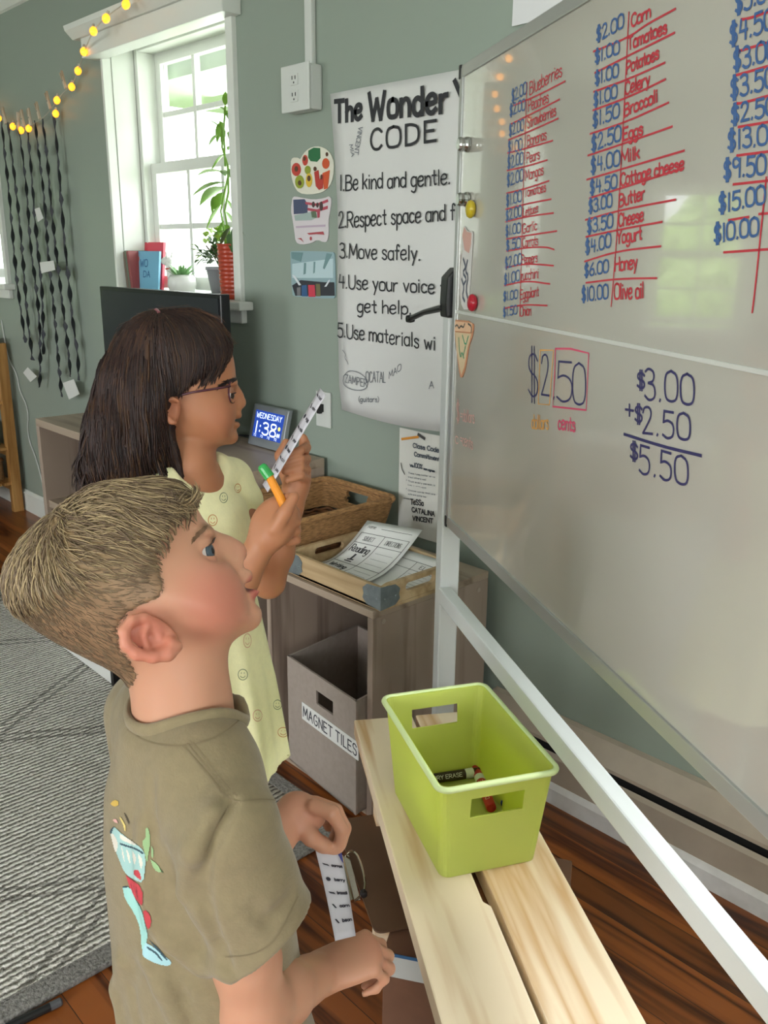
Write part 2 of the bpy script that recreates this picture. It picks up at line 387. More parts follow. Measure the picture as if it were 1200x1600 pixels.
W1 = (-3.585, -2.702, 1.262, 2.24); W2 = (-5.9, -4.86, 1.262, 2.24)
W3 = (.33, 1.03, .93, 1.96)
W4 = (-1.1, 1.1, .8, 2.25); W5 = (-5.1, -3.5, .85, 2.1)  # unseen front wall openings, put in and sized to brighten the room
W6 = (-.48, .44, 1.2, 2.24)
wall_with_holes('wall_back', 1, YW, .24, XL, XR, [W1, W2, W6])
wall_with_holes('wall_left', 0, XL, -.2, YF-.2, YW+.24, [W3])
wall_with_holes('wall_front', 1, YF, -.2, XL, XR, [W4, W5])
W7 = (-1.75, -.3, .8, 2.2)  # opening made up for the side fill light, out of view
wall_with_holes('wall_right', 0, XR, .2, YF-.2, YW+.24, [W7])
struct(MB().box((XL-.2, YF-.2, -.12), (XR+.2, YW+.24, 0)).build('floor', FLOOR))
struct(MB().box((XL-.2, YF-.2, ZC), (XR+.2, YW+.24, ZC+.1)).build('ceiling', CEIL))
m = MB(); m.prism([(XL, YW, ZC), (XL, YW-.05, ZC), (XL, YW-.045, ZC-.02), (XL, YW-.012, ZC-.055), (XL, YW, ZC-.06)], (XR-XL, 0, 0)); struct(m.build('trim_1', WHITE))
m = MB(); m.prism([(XL, YW, 0), (XL, YW-.018, 0), (XL, YW-.018, .105), (XL, YW-.006, .12), (XL, YW, .12)], (-2.2-XL, 0, 0)); struct(m.build('baseboard_back', WHITE))
m = MB(); m.box((XL, YF, 0), (XL+.018, YW-.02, .12)); struct(m.build('baseboard_left', WHITE))
m = MB(); m.box((XL, YF, 0), (XR, YF+.018, .12)); struct(m.build('baseboard_front', WHITE))

def sash_window(name, axis, pos, inward, hole, cols=3, rows=2, casing=True, rec=.2, sill=True):
    """double-hung window in a wall hole; inward = +1/-1 direction of the room along the axis; returns the root"""
    a, b, z0, z1 = hole
    def P(u, d, z):  # u along wall, d into the wall (away from room)
        return (u, pos-inward*d, z) if axis == 1 else (pos-inward*d, u, z)
    def bx(mb, u0, u1, d0, d1, zz0, zz1):
        p, q = P(u0, d0, zz0), P(u1, d1, zz1); mb.box(tuple(map(min, p, q)), tuple(map(max, p, q)))
    root = thing(name, P((a+b)/2, 0, z0), None, None, kind='structure')
    zm = z0+(z1-z0)*.515; t = .04
    fr = MB()
    bx(fr, a+.001, a+.03, rec-.08, rec+.039, z0+.001, z1-.001); bx(fr, b-.03, b-.001, rec-.08, rec+.039, z0+.001, z1-.001); bx(fr, a+.03, b-.03, rec-.08, rec+.039, z1-.03, z1-.001)
    fr.build('window_frame', WHITE, root, bevel=.004)
    for nm, lo, hi, dd in (('lower_sash', z0+.02, zm+.02, rec-.045), ('upper_sash', zm-.02, z1-.03, rec)):
        s = MB(); A, B = a+.03, b-.03
        bx(s, A, A+t, dd, dd+.035, lo, hi); bx(s, B-t, B, dd, dd+.035, lo, hi)
        bx(s, A+t, B-t, dd, dd+.035, hi-t, hi); bx(s, A+t, B-t, dd, dd+.035, lo, lo+t+.01)
        for i in range(1, cols): u = A+t+(B-A-2*t)*i/cols; bx(s, u-.01, u+.01, dd+.004, dd+.03, lo+t, hi-t)
        for i in range(1, rows): z = lo+t+(hi-lo-2*t)*i/rows; bx(s, A+t, B-t, dd+.006, dd+.028, z-.01, z+.01)
        sh = s.build(nm, WHITE, root)
        g = MB(); bx(g, A+t, B-t, dd+.0165, dd+.0185, lo+t, hi-t); g.build('pane', GLASS, sh)
    if casing:
        c = MB()
        bx(c, a+.0005, a+.005, .0205, rec-.081, z0+.004, z1-.013)
        for u0, u1 in ((a-.016, a+.001), (b-.002, b+.038)): bx(c, u0, u1, -.018, .02, z0, z1)
        bx(c, b-.006, b-.001, .0205, rec-.081, z0+.004, z1-.013); bx(c, a+.001, b-.001, .0205, rec-.081, z1-.012, z1-.001)
        c.build('casing', WHITE, root, bevel=.004)
    if sill:
        s = MB(); bx(s, a-.03, b+.09, -.06, .0, z0-.028, z0+.002); bx(s, a+.001, b-.001, 0, rec-.05, z0-.028, z0+.002); s.build('sill', WHITE, root, bevel=.006)
        s = MB(); bx(s, a, b+.05, -.025, .0, z0-.075, z0-.028); s.build('apron', WHITE, root, bevel=.006)
    return root
w1 = sash_window('window_1', 1, YW, -1, W1)
sash_window('window_2', 1, YW, -1, W2)
sash_window('window_3', 0, XL, 1, W3, 2, 2, casing=True)
sash_window('fill_window_front', 1, YF, 1, W4, 4, 2)
sash_window('fill_window_front_far', 1, YF, 1, W5, 4, 2)
sash_window('window_6', 1, YW, -1, W6)
sash_window('fill_window_side', 0, XR, -1, W7, 4, 2)
# boxed cornice above the near window
m = MB()
zb, zt = 2.168, 2.24
m.box((-3.64, YW-.075, zb), (-2.63, YW-.001, zt)); m.build('cornice', WHITE, w1, bevel=.004)
m = MB(); m.prism([(-3.69, YW-.001, 2.24), (-3.69, YW-.085, 2.24), (-3.69, YW-.115, 2.268), (-3.69, YW-.12, 2.285), (-3.69, YW-.001, 2.285)], (1.09, 0, 0)); m.build('cornice_cap', WHITE, w1)
# outdoors: lawn, hedge, porch roof
struct(MB().box((-30, -30, -.6), (30, 30, -.5)).build('lawn', mat('lawn_grass', 'a9bd84', .9, noise=.35, nscale=3), base=(0, 0, -.6)))
m = MB(); m.box((-4.2, 2.1, 2.13), (-2.2, 3.9, 2.2)); o = m.build('porch_roof', mat('porch_paint', 'a9b5a4', .7)); struct(o)
LEAF = mat('tree_foliage', 'a4c56e', .8, noise=.5, nscale=6)
for nm, c, r, lb in (('tree', (-13, -1.2, 1.2), 2.4, 'broad green tree on the lawn outside the left window'), ('shrub', (-11.5, 2.6, .2), 1.5, 'round green shrub on the lawn outside the left window')):
    t = thing(nm, (c[0], c[1], -.5), lb, nm)
    m = MB()
    for k in range(60):
        d = rng.normal(size=3); d /= np.linalg.norm(d); q = np.array(c)+d*r*rng.uniform(.5, 1.0)*np.array([1, 1.2, .75]); rr = r*rng.uniform(.16, .3)
        m.lathe([(0, -rr), (rr*.7, -rr*.7), (rr, 0), (rr*.7, rr*.7), (0, rr)], q, rng.normal(size=3), 7)
    m.build('foliage', LEAF, t)
    m = MB().tube([(c[0], c[1], -.5), (c[0], c[1], c[2])], .16); m.build('trunk', mat('bark', '5a4636', .9), t)

# baseboard heater under the whiteboard wall
HEAT = mat('heater_enamel', 'a79a8b', .45, noise=.05, nscale=20)
ht = thing('baseboard_heater', (.2, 1.78, 0), 'tan metal baseboard heater with a long dark slot along the wall base', 'heater')
hx0, hx1 = -1.44, 2.1
m = MB(); m.prism([(hx0, YW-.002, .225), (hx0, YW-.002, .16), (hx0, YW-.055, .16), (hx0, YW-.055, .170), (hx0, YW-.02, .222)], (hx1-hx0, 0, 0)); m.build('top_cover', HEAT, ht)
m = MB(); m.prism([(hx0, YW-.068, .132), (hx0, YW-.056, .140), (hx0, YW-.050, .132), (hx0, YW-.050, .03), (hx0, YW-.068, .03)], (hx1-hx0, 0, 0)); m.build('front_panel', HEAT, ht)
m = MB().box((hx0+.01, YW-.045, .03), (hx1-.01, YW-.004, .158)); m.build('slot', mat('slot_black', '0b0b0b', .9), ht)
m = MB(); m.prism([(hx0, YW-.062, 0), (hx0, YW-.078, 0), (hx0, YW-.078, .045), (hx0, YW-.069, .06), (hx0, YW-.062, .06)], (hx1-hx0, 0, 0)); struct(m.build('baseboard_right', mat('scuffed_white', 'cfccc9', .5, noise=.08, nscale=25)))

# ------------------------------------------------------------------ conduit, sockets
PLAST = mat('white_plastic', 'c9ccc8', .35)
c0 = ony(489, 60)
m = MB(); m.box((c0[0]-.017, YW-.02, 1.968), (c0[0]+.017, YW-.001, ZC)); tag(m.build('surface_conduit', PLAST, base=(c0[0], YW, 1.968), bevel=.005), 'white surface conduit running down the wall to the raised outlet', 'conduit')
P0, P1 = ony(460, 108), ony(509, 179)
bx0, bx1, bz0, bz1 = P0[0]+.008, P1[0]-.012, 1.842, 1.968
ob = thing('outlet_box', ((bx0+bx1)/2, YW, bz0), 'white double outlet box at the end of the wall conduit', 'outlet')
m = MB().box((bx0, YW-.05, bz0), (bx1, YW-.001, bz1)); m.build('housing', PLAST, ob, bevel=.008)
m = MB().box((bx0-.003, YW-.057, bz0-.002), (bx1+.003, YW-.0495, bz1+.002)); pl = m.build('cover_plate', PLAST, ob, bevel=.004)
DARK = mat('dark_slot', '25262a', .7)
xm = (bx0+bx1)/2
for zc in (bz0+.04, bz1-.04):
    m = MB().box((xm-.018, YW-.06, zc-.016), (xm+.018, YW-.0565, zc+.016)); r = m.build('receptacle', PLAST, ob, bevel=.003)
    m = MB(); m.box((xm-.009, YW-.061, zc), (xm-.006, YW-.0595, zc+.01)); m.box((xm+.006, YW-.061, zc), (xm+.009, YW-.0595, zc+.01)); m.box((xm-.002, YW-.061, zc-.011), (xm+.002, YW-.0595, zc-.006)); m.build('slot', DARK, r)
pc = (ony(496, 612)+ony(519, 667))/2
wp = thing('wall_outlet', (pc[0], YW, pc[2]-.06), 'white wall outlet plate with a black plug beneath the photo cutouts', 'outlet')
m = MB().box((pc[0]-.037, YW-.008, pc[2]-.059), (pc[0]+.037, YW-.001, pc[2]+.059)); m.build('cover_plate', PLAST, wp, bevel=.003)
m = MB().box((pc[0]-.012, YW-.024, pc[2]-.008), (pc[0]+.004, YW-.007, pc[2]+.018)); m.box((pc[0]-.018, YW-.02, pc[2]-.014), (pc[0]-.004, YW-.008, pc[2]-.004)); m.build('plug', mat('black_plastic', '141416', .4), wp)

# ------------------------------------------------------------------ posters and cut-outs on the wall
PAPER = mat('chart_paper', 'cfcfcd', .75, bump=.05, nscale=6); INK = mat('black_ink', '26272b', .6); GREYINK = mat('pencil_ink', '6d7076', .7)
yP = YW-.012
ps = Sheet((0, yP, 0), (0, -1, 0))
po = thing('wonder_code_poster', ony(600, 640, yP), 'large white handwritten class rules poster hanging on the wall behind the whiteboard', 'poster')
L_ = [ony(517, 147, yP), ony(524, 250, yP), ony(528, 330, yP), ony(527, 480, yP), ony(530, 600, yP), ony(535, 640, yP)]
xr_ = L_[0][0]+.86
rows = []
zz = np.linspace(L_[0][2], L_[-1][2], 25)
for i, z in enumerate(zz):
    xl = np.interp(z, [p[2] for p in L_][::-1], [p[0] for p in L_][::-1]); r = []
    for j in range(17):
        u = j/16; x = xl+(xr_-xl)*u
        r.append((x, yP+.003*math.sin(7*u+2*z)-.001-.006*(u > .99)-.004*(i/24)**6, z-(.012*math.sin(5*u) if i == 24 else 0)))
    rows.append(r)
m = MB().grid(rows, (0, .0012, 0)); m.build('sheet', PAPER, po, smooth=True)
def T(sh, mb, org, sc, lst, w, lift=.006, **k):
    for (tx, x0, y0, x1, y1, h) in lst: sh.text(mb, tx, x0, y0, x1, y1, h, h, w, org=org, sc=sc, lift=lift, **k)
m = MB(); T(ps, m, (400, 0), 3.529, [('The', 445, 672, 588, 655, 112), ('Wonder', 632, 660, 1062, 612, 145)], .0135, gap=2.2)
ribbon(m, [ps.px(400+1104/3.529, 448/3.529), ps.px(400+1150/3.529, 560/3.529)], .013, (0, -1, 0), .006); m.build('heading', INK, po)
def each(sh, nm, mt, par, org, sc, lst, w, **k):
    for q in lst:
        mb = MB(); T(sh, mb, org, sc, [q], w, **k); mb.build(nm, mt, par)
each(ps, 'heading', INK, po, (400, 0), 3.529, [('CODE', 640, 828, 1000, 775, 110)], .008, gap=3)
each(ps, 'rule_line', INK, po, (400, 0), 3.529, [('1.Be kind and gentle.', 472, 1052, 1078, 1015, 82), ('2.Respect space and f', 465, 1256, 1104, 1212, 84), ('3.Move safely.', 470, 1420, 912, 1436, 78)], .0048)
each(ps, 'rule_line', INK, po, (400, 400), 3.2, [('4.Use your voice th', 422, 160, 992, 192, 66), ('get help.', 515, 278, 782, 290, 62), ('5.Use materials wi', 416, 402, 902, 468, 68)], .0048)
each(ps, 'pencil_signature', GREYINK, po, (400, 400), 3.2, [('ZAMPER', 452, 630, 562, 655, 38), ('OCATAL', 556, 630, 655, 632, 52), ('MAO', 672, 612, 732, 570, 32), ('(guitars)', 520, 728, 622, 728, 24), ('A', 872, 662, 896, 658, 34)], .0026)
m = MB(); ps.line(m, [(400+x/3.2, 400+y/3.2) for x, y in ((445, 600), (440, 640), (480, 668), (540, 672), (568, 650), (560, 610), (520, 580), (470, 570), (445, 600))], .0026, lift=.006); m.build('pencil_ring', GREYINK, po)
m = MB(); ps.line(m, [(400+x/3.2, 400+y/3.2) for x, y in ((440, 470), (455, 490), (450, 510), (462, 525), (468, 540))], .0024, lift=.006); m.build('pencil_squiggle', GREYINK, po)
for tx, x0, y0, x1, y1, hv in (('VINCENT', 575, 700, 550, 850, (22, 4)), ('MIA', 524, 800, 535, 865, (17, -3))):
    m = MB(); ps.text(m, tx, x0, y0, x1, y1, 0, 0, .0022, org=(400, 0), sc=3.529, hv=hv, lift=.006); m.build('pencil_signature', GREYINK, po)

yC = YW-.006
cs = Sheet((0, yC, 0), (0, -1, 0))
cp = thing('commitment_poster', ony(650, 825, yC), 'small printed class commitment sheet taped low on the wall behind the easel post', 'poster')
q = [ony(624.5, 668, yC), ony(625, 820, yC)]; wd_ = .215
m = MB().grid([[(q[0][0]+wd_*u, yC+.0015*math.sin(9*u), z) for u in np.linspace(0, 1, 9)] for z in np.linspace(q[0][2], q[1][2]-.02, 9)], (0, .001, 0)); m.build('sheet', mat('copy_paper', 'd2d1ca', .7), cp)
SLATE = mat('slate_ink', '4a525c', .7)
each(cs, 'heading', SLATE, cp, (500, 660), 6, [('Class Code', 878, 232, 1120, 280, 40), ('Commitment', 890, 312, 1130, 362, 38)], .0032, lift=.003)
each(cs, 'subheading', SLATE, cp, (500, 660), 6, [('We', 850, 412, 882, 418, 22), ('100%', 890, 420, 965, 436, 40), ('can agree', 978, 440, 1080, 465, 18)], .0028, lift=.003)
for k, y in enumerate((478, 515, 555, 590, 640, 675)): m = MB(); T(cs, m, (500, 660), 6, [(('These rules matter so we', 'treat others well', 'That every person is', 'kind', 'Choose words that are', 'safe and polite too')[k], 832, y, 1085 if k % 2 == 0 else 1000, y+(40 if k % 2 == 0 else 28), 13)], .0012, lift=.003); m.build('print_line', mat('grey_print', '8a8d90', .7), cp)
for y in (540, 620): m = MB(); T(cs, m, (500, 660), 6, [('.', 815, y, 820, y, 10)], .003, lift=.003); m.build('bullet_dot', mat('grey_print', '8a8d90', .7), cp)
each(cs, 'signature', INK, cp, (500, 660), 6, [('TeSSa', 855, 765, 975, 778, 48), ('CATALINA', 868, 835, 1080, 880, 42), ('VINCENT', 875, 915, 1065, 942, 40)], .0034, lift=.003); m = MB(); cs.line(m, [(500+790/6, 660+708/6), (500+845/6, 660+718/6)], .002, lift=.003); m.build('signature_dash', INK, cp)
m = MB(); ribbon(m, [cs.px(500+775/6, 660+155/6), cs.px(500+925/6, 660+135/6)], .0075, (0, -1, 0), .003); m.build('pencil_picture', mat('pencil_orange', 'd08a2a', .6), cp)
m = MB(); ribbon(m, [cs.px(500+930/6, 660+112/6), cs.px(500+985/6, 660+150/6)], .009, (0, -1, 0), .0035); ribbon(m, [cs.px(500+765/6, 660+380/6), cs.px(500+775/6, 660+440/6), cs.px(500+800/6, 660+485/6)], .003, (0, -1, 0), .003); m.build('paintbrush_picture', mat('charcoal_print', '3d3c3a', .6), cp)

def cutout(name, label, px_out, base_col, patches, lay=None):
    """photo cut-out on the wall: outline in photo pixels, coloured paper shapes of its picture as parts"""
    sh = Sheet((0, YW-.004, 0), (0, -1, 0)); c = sh.px(*np.mean(px_out, axis=0))
    t = thing(name, (c[0], YW, min(sh.px(*p)[2] for p in px_out)), label, 'photo cutout', 'photo cutouts stuck on the green wall')
    o = chaikin(list(px_out)+[px_out[0]], 1)[:-1]
    m = MB(); m.prism([sh.px(*p) for p in o], (0, .003, 0)); m.build('backing', mat('cutout_'+base_col, base_col, .35), t)
    cur = {}
    for k, (nm, col, pts) in enumerate(patches):
        key = nm
        if key not in cur: cur[key] = (MB(), col)
        mb = cur[key][0]; n = len(pts)
        if n == 4 and isinstance(pts[0], (int, float)):   # ellipse x,y,rx,ry
            x, y, rx, ry = pts; pts = [(x+rx*math.cos(a), y+ry*math.sin(a)) for a in np.linspace(0, 2*PI, 15)[:-1]]
        d = .0006+.00012*k
        mb.prism([sh.px(*p)+np.array([0, -d, 0]) for p in pts], (0, -.0004, 0))
    for nm, (mb, col) in cur.items(): mb.build(nm, mat('print_'+col, col, .35), t)
    return t
O = lambda L, ox=440, oy=210, s=5.93: [(ox+x/s, oy+y/s) for x, y in L]
def E_(x, y, a, b, ox=440, oy=210, s=5.93): return (ox+x/s, oy+y/s, a/s, b/s)
cutout('fruit_cutout', 'white rounded cutout with pictured fruit and vegetables, topmost of three beside the poster',
    O([(85, 250), (100, 215), (150, 215), (170, 235), (200, 180), (250, 130), (320, 108), (390, 120), (450, 170), (485, 260), (475, 400), (440, 490), (370, 540), (260, 558), (160, 545), (110, 470), (85, 360)]), 'dcdacb',
    [('leaf_print', '2f6d45', O([(250, 150), (300, 122), (358, 128), (362, 220), (330, 255), (270, 248), (248, 215)])), ('tomato_print', 'bb4438', E_(138, 325, 44, 62)), ('tomato_print', 'bb4438', E_(220, 240, 26, 50)),
     ('carrot_print', 'c9552f', O([(380, 360), (450, 330), (430, 500), (395, 510)])), ('carrot_print', 'c9552f', E_(412, 270, 34, 50)), ('beet_print', 'b23c35', O([(305, 350), (345, 330), (355, 420), (375, 370), (395, 380), (385, 500), (350, 515), (320, 480)])),
     ('pear_print', '8f9a33', E_(170, 440, 42, 62)), ('pear_print', '8f9a33', E_(245, 330, 28, 40)), ('lemon_print', 'd9b63e', E_(258, 425, 30, 66)), ('face_print', '5a3b2a', E_(140, 320, 16, 26)), ('face_print', '5a3b2a', E_(258, 408, 17, 28)), ('face_print', '5a3b2a', E_(172, 450, 16, 24)), ('face_print', '5a3b2a', E_(314, 320, 14, 22)), ('face_print', '5a3b2a', E_(374, 395, 10, 24)), ('face_print', '5a3b2a', E_(425, 185, 12, 20)), ('face_print', '5a3b2a', E_(216, 225, 12, 22))])
cutout('flag_cutout', 'white wavy cutout with a pictured flag and group, middle one of three beside the poster',
    O([(100, 590), (120, 572), (200, 590), (300, 605), (400, 590), (440, 570), (460, 600), (450, 700), (430, 800), (435, 900), (425, 990), (390, 1000), (330, 975), (270, 1010), (180, 1022), (130, 1000), (118, 900), (100, 780), (85, 700)]), 'd3ccd0',
    [('canton_print', '49506b', O([(110, 605), (215, 600), (245, 650), (240, 730), (115, 740)])), ('stripe_print', 'b04a5a', O([(220, 625), (330, 640), (430, 600), (435, 625), (330, 665), (225, 648)])), ('stripe_print', 'b04a5a', O([(240, 680), (330, 695), (430, 660), (430, 690), (330, 720), (245, 705)])), ('stripe_print', 'b04a5a', O([(330, 700), (360, 690), (355, 770), (335, 775)])),
     ('people_print', '4d3a3a', E_(297, 650, 14, 28)), ('people_print', '4d3a3a', E_(335, 655, 12, 24)), ('people_print', '4d3a3a', E_(370, 665, 16, 44)), ('snow_print', '9fb0ac', O([(120, 750), (270, 720), (330, 770), (280, 795), (130, 800)])), ('field_print', '60705a', O([(275, 715), (320, 710), (330, 775), (285, 770)])), ('lilac_band_print', 'b9a6b8', O([(135, 850), (410, 835), (410, 855), (140, 868)])), ('marks_print', 'a8474f', O([(150, 965), (185, 960), (210, 1000), (180, 975)])), ('marks_print', 'a8474f', O([(240, 915), (330, 905), (390, 900), (400, 930), (330, 925), (260, 930)])), ('marks_print', 'a8474f', E_(275, 965, 10, 18))])
cutout('group_photo_cutout', 'square photo of people under pale blue ice, lowest of three cutouts beside the poster',
    O([(80, 1090), (95, 1078), (470, 1085), (495, 1110), (500, 1500), (480, 1525), (120, 1505), (95, 1480)]), '8fa9b0',
    [('ice_print', 'b6ccd2', O([(100, 1200), (480, 1150), (480, 1330), (100, 1330)])), ('ice_shadow_print', '6d8d90', O([(90, 1090), (200, 1095), (180, 1180), (95, 1150)])), ('ice_shadow_print', '6d8d90', O([(420, 1100), (470, 1110), (400, 1250), (385, 1240)])), ('ice_shadow_print', '6d8d90', O([(210, 1190), (230, 1190), (226, 1290), (205, 1300)])), ('ice_shadow_print', '6d8d90', O([(300, 1180), (316, 1180), (310, 1280), (296, 1290)])), ('crowd_print', '34353c', O([(100, 1400), (180, 1350), (400, 1370), (490, 1370), (495, 1495), (130, 1495)])), ('blue_coat_print', '3a5f8a', O([(190, 1400), (235, 1395), (245, 1500), (190, 1500)])), ('red_coat_print', 'c63f52', O([(250, 1395), (310, 1395), (318, 1505), (255, 1505)])), ('olive_coat_print', '6f6a4a', O([(320, 1385), (360, 1385), (365, 1500), (325, 1500)])), ('grey_coat_print', '77767a', O([(145, 1420), (180, 1415), (180, 1495), (148, 1495)])), ('snow_streak_print', 'd5dbe0', O([(100, 1300), (130, 1310), (185, 1395), (165, 1400)])), ('snow_streak_print', 'd5dbe0', O([(440, 1350), (460, 1345), (420, 1410), (400, 1412)]))])
# white paper high on the wall above the whiteboard
pA = [ony(797, -60, YW-.01), ony(799, 41, YW-.01)]
m = MB().grid([[(pA[1][0]+.4*u, YW-.008-.012*math.sin(2*u)**2, z) for u in np.linspace(0, 1, 9)] for z in np.linspace(pA[1][2]+.3, pA[1][2], 6)], (0, .001, 0))
tag(m.build('paper_sheet', mat('poster_white', 'd6d6d8', .6), base=(pA[1][0]+.2, YW, pA[1][2])), 'white paper sheet hung high on the wall above the whiteboard', 'paper')

# ================================================================== rolling whiteboard
AB = -.52
bd = np.array([math.cos(AB), math.sin(AB), 0]); bn = np.array([math.sin(AB), -math.cos(AB), 0]); bz = np.array([0, 0, 1.])   # along, out of the face, up
PB = at(712, 455, 1.85)                        # point on the writing face
BL = PB-bz*PB[2]                               # its foot on the floor
def B(s, n, z): return BL+bd*s+bn*n+bz*z
ALU = mat('aluminium', 'b6b8b6', .32, .6); WFR = mat('white_enamel_steel', 'c9ccca', .3); BLK = mat('black_plastic', '141416', .4)
FACE = mat('whiteboard_enamel', 'b0ada3', .10, spec=.5, coat=1.)
zt_, zb_, zs_ = 1.772, .846, 1.310; s0, s1 = .004, 1.83
wb = thing('whiteboard', B(.9, -.012, 0), 'large white rolling whiteboard covered with handwritten prices and a sum', 'whiteboard')
def bbox_(mb, sa, sb, na, nb, za, zc): mb.obox(B(sa, na, za), bd*(sb-sa), bn*(nb-na), bz*(zc-za))
m = MB(); bbox_(m, s0+.004, s1, -.022, 0, zb_+.006, zs_-.002); m.build('lower_panel', FACE, wb)
m = MB(); bbox_(m, s0+.004, s1, -.022, 0, zs_+.003, zt_-.004); m.build('upper_panel', FACE, wb)
m = MB(); bbox_(m, s0, s1, -.024, .0022, zs_-.0025, zs_+.0035); m.build('seam_strip', mat('seam_grey', 'c2c3bd', .3), wb, bevel=.001)
m = MB(); bbox_(m, s0-.002, s1+.01, -.026, .004, zt_-.008, zt_+.014); m.build('frame_rail', ALU, wb, bevel=.002)
m = MB(); bbox_(m, s0-.002, s1+.01, -.026, .004, zb_-.016, zb_+.008); m.build('frame_rail', ALU, wb, bevel=.002)
m = MB(); bbox_(m, s0-.012, s0+.006, -.026, .004, zb_-.012, zt_+.01); m.build('frame_stile', ALU, wb, bevel=.002)
m = MB(); bbox_(m, s1-.004, s1+.012, -.026, .004, zb_-.012, zt_+.01); m.build('frame_stile', ALU, wb, bevel=.002)
for z in (zt_-.006, zb_-.014):
    m = MB(); bbox_(m, s0-.014, s0-.004, -.028, .006, z-.004, z+.022); m.build('corner_cap', BLK, wb, bevel=.002)
for sa in (-.062, s1+.022):
    m = MB(); bbox_(m, sa, sa+.042, -.038, .008, .05, 1.335); m.build('post', WFR, wb, bevel=.004)
    m = MB(); bbox_(m, sa-.004, sa+.048, -.14, .10, .02, .055); m.build('foot', WFR, wb, bevel=.004)
    for nn in (-.11, .07):
        m = MB(); m.lathe([(0, -.012), (.02, -.012), (.022, 0), (.02, .012), (0, .012)], B(sa+.02, nn, .022), bd, 14); m.build('caster', BLK, wb, smooth=False)
    m = MB(); zc = 1.345
    prof = [(-.046, -.05), (.014, -.05), (.016, -.02), (.014, .035), (-.005, .055), (-.03, .055), (-.046, .035)]
    m.prism([B(sa-.004, n_, zc+z_) for n_, z_ in prof], bd*.052); cap = m.build('pivot_cap', BLK, wb, bevel=.006)
    if sa < 0:
        tip = onpl(641, 498, B(sa-.0, .02, 0), bn); m = MB(); st = B(sa+.01, .012, 1.315)
        m.tube([st, st*.45+tip*.55+bz*.004, tip], [.008, .0065, .007], 10); m.lathe([(0, -.012), (.008, -.01), (.010, 0), (.008, .01), (0, .012)], tip, bn, 12); m.build('lock_lever', BLK, cap)
m = MB(); bbox_(m, -.02, s1+.03, -.018, .012, .636, .674); m.build('crossbar', WFR, wb, bevel=.004)
# writing on the board
fs = Sheet(PB, bn)
BLUE = mat('blue_marker', '3c5d8f', .5); RED = mat('red_marker', 'b6323f', .5); PURP = mat('purple_marker', '34325e', .5); ORA = mat('orange_marker', 'd9a057', .5); PINK = mat('pink_marker', 'c8496a', .5); FAINT = mat('faint_marker', 'd0a39a', .5)
O1, S1 = (680, 0), 2.3077
price = [('$2.00', 277, 368, 330, 338, 40), ('$2.00', 270, 418, 325, 395, 38), ('$2.00', 268, 490, 320, 468, 38), ('$1.00', 264, 552, 314, 540, 38), ('$2.00', 262, 608, 318, 590, 40), ('$2.00', 260, 672, 318, 652, 40), ('$1.00', 257, 742, 312, 725, 38), ('$2.00', 256, 798, 312, 778, 36), ('$1.00', 255, 850, 308, 838, 34), ('$.50', 257, 905, 308, 892, 34), ('$2.00', 253, 968, 312, 950, 36), ('$1.00', 250, 1028, 305, 1010, 36), ('$1.00', 247, 1086, 298, 1075, 30), ('$1.50', 246, 1142, 296, 1132, 30),
    ('$2.00', 583, 150, 680, 100, 48), ('$1.00', 578, 228, 664, 192, 44), ('$1.00', 578, 305, 661, 275, 44), ('$1.00', 573, 382, 656, 352, 44), ('$1.50', 570, 458, 664, 420, 48), ('$2.50', 565, 545, 670, 505, 52), ('$4.00', 563, 625, 666, 596, 52), ('$4.50', 560, 700, 656, 678, 46), ('$3.00', 555, 768, 638, 745, 44), ('$3.50', 550, 840, 641, 818, 46), ('$4.00', 543, 915, 634, 890, 46), ('$6.00', 540, 998, 625, 980, 42), ('$10.00', 530, 1085, 624, 1078, 48),
    ('$5.00', 1085, 48, 1230, -10, 70), ('$4.50', 1065, 160, 1222, 100, 72), ('$3.00', 1078, 252, 1230, 208, 70), ('$3.50', 1068, 352, 1225, 312, 70), ('$2.50', 1070, 446, 1228, 412, 62), ('$13.00', 1058, 540, 1240, 515, 66), ('$9.50', 1043, 645, 1192, 628, 66), ('$15.00', 1025, 766, 1190, 735, 62), ('$10.00', 1008, 876, 1166, 848, 62)]
for p in price: m = MB(); fs.text(m, *p[:5], p[5], p[5]*1.05, .0030 if p[1] > 500 else .0025, org=O1, sc=S1, gap=1.6); m.build('price', BLUE, wb)
names = [('Blueberries', 342, 342, 458, 272, 46), ('Peaches', 337, 402, 410, 368, 40), ('Strawberries', 334, 462, 437, 415, 38), ('Bananas', 333, 528, 402, 502, 38), ('Pears', 331, 588, 377, 572, 36), ('Mangos', 326, 652, 392, 628, 36), ('Tomatoes', 322, 712, 400, 690, 32), ('Lettuce', 318, 782, 372, 764, 30), ('Garlic', 316, 842, 368, 828, 34), ('Carrots', 316, 893, 372, 882, 34), ('Peppers', 313, 952, 370, 944, 32), ('zucchini', 309, 1012, 374, 1002, 36), ('Eggplant', 308, 1080, 374, 1066, 34), ('Onion', 308, 1140, 347, 1136, 34),
    ('Corn', 708, 98, 778, 60, 44), ('Tomatoes', 696, 182, 836, 118, 44), ('Potatoes', 692, 265, 808, 210, 42), ('Celery', 686, 342, 775, 305, 44), ('Broccoli', 684, 420, 803, 365, 44), ('Eggs', 680, 508, 750, 485, 44), ('Milk', 672, 592, 738, 568, 44), ('Cottage cheese', 670, 670, 898, 610, 44), ('Butter', 665, 745, 757, 718, 44), ('Cheese', 662, 818, 752, 795, 44), ('Yogurt', 657, 880, 746, 862, 44), ('Honey', 650, 978, 730, 965, 46), ('Olive oil', 648, 1080, 753, 1072, 54)]
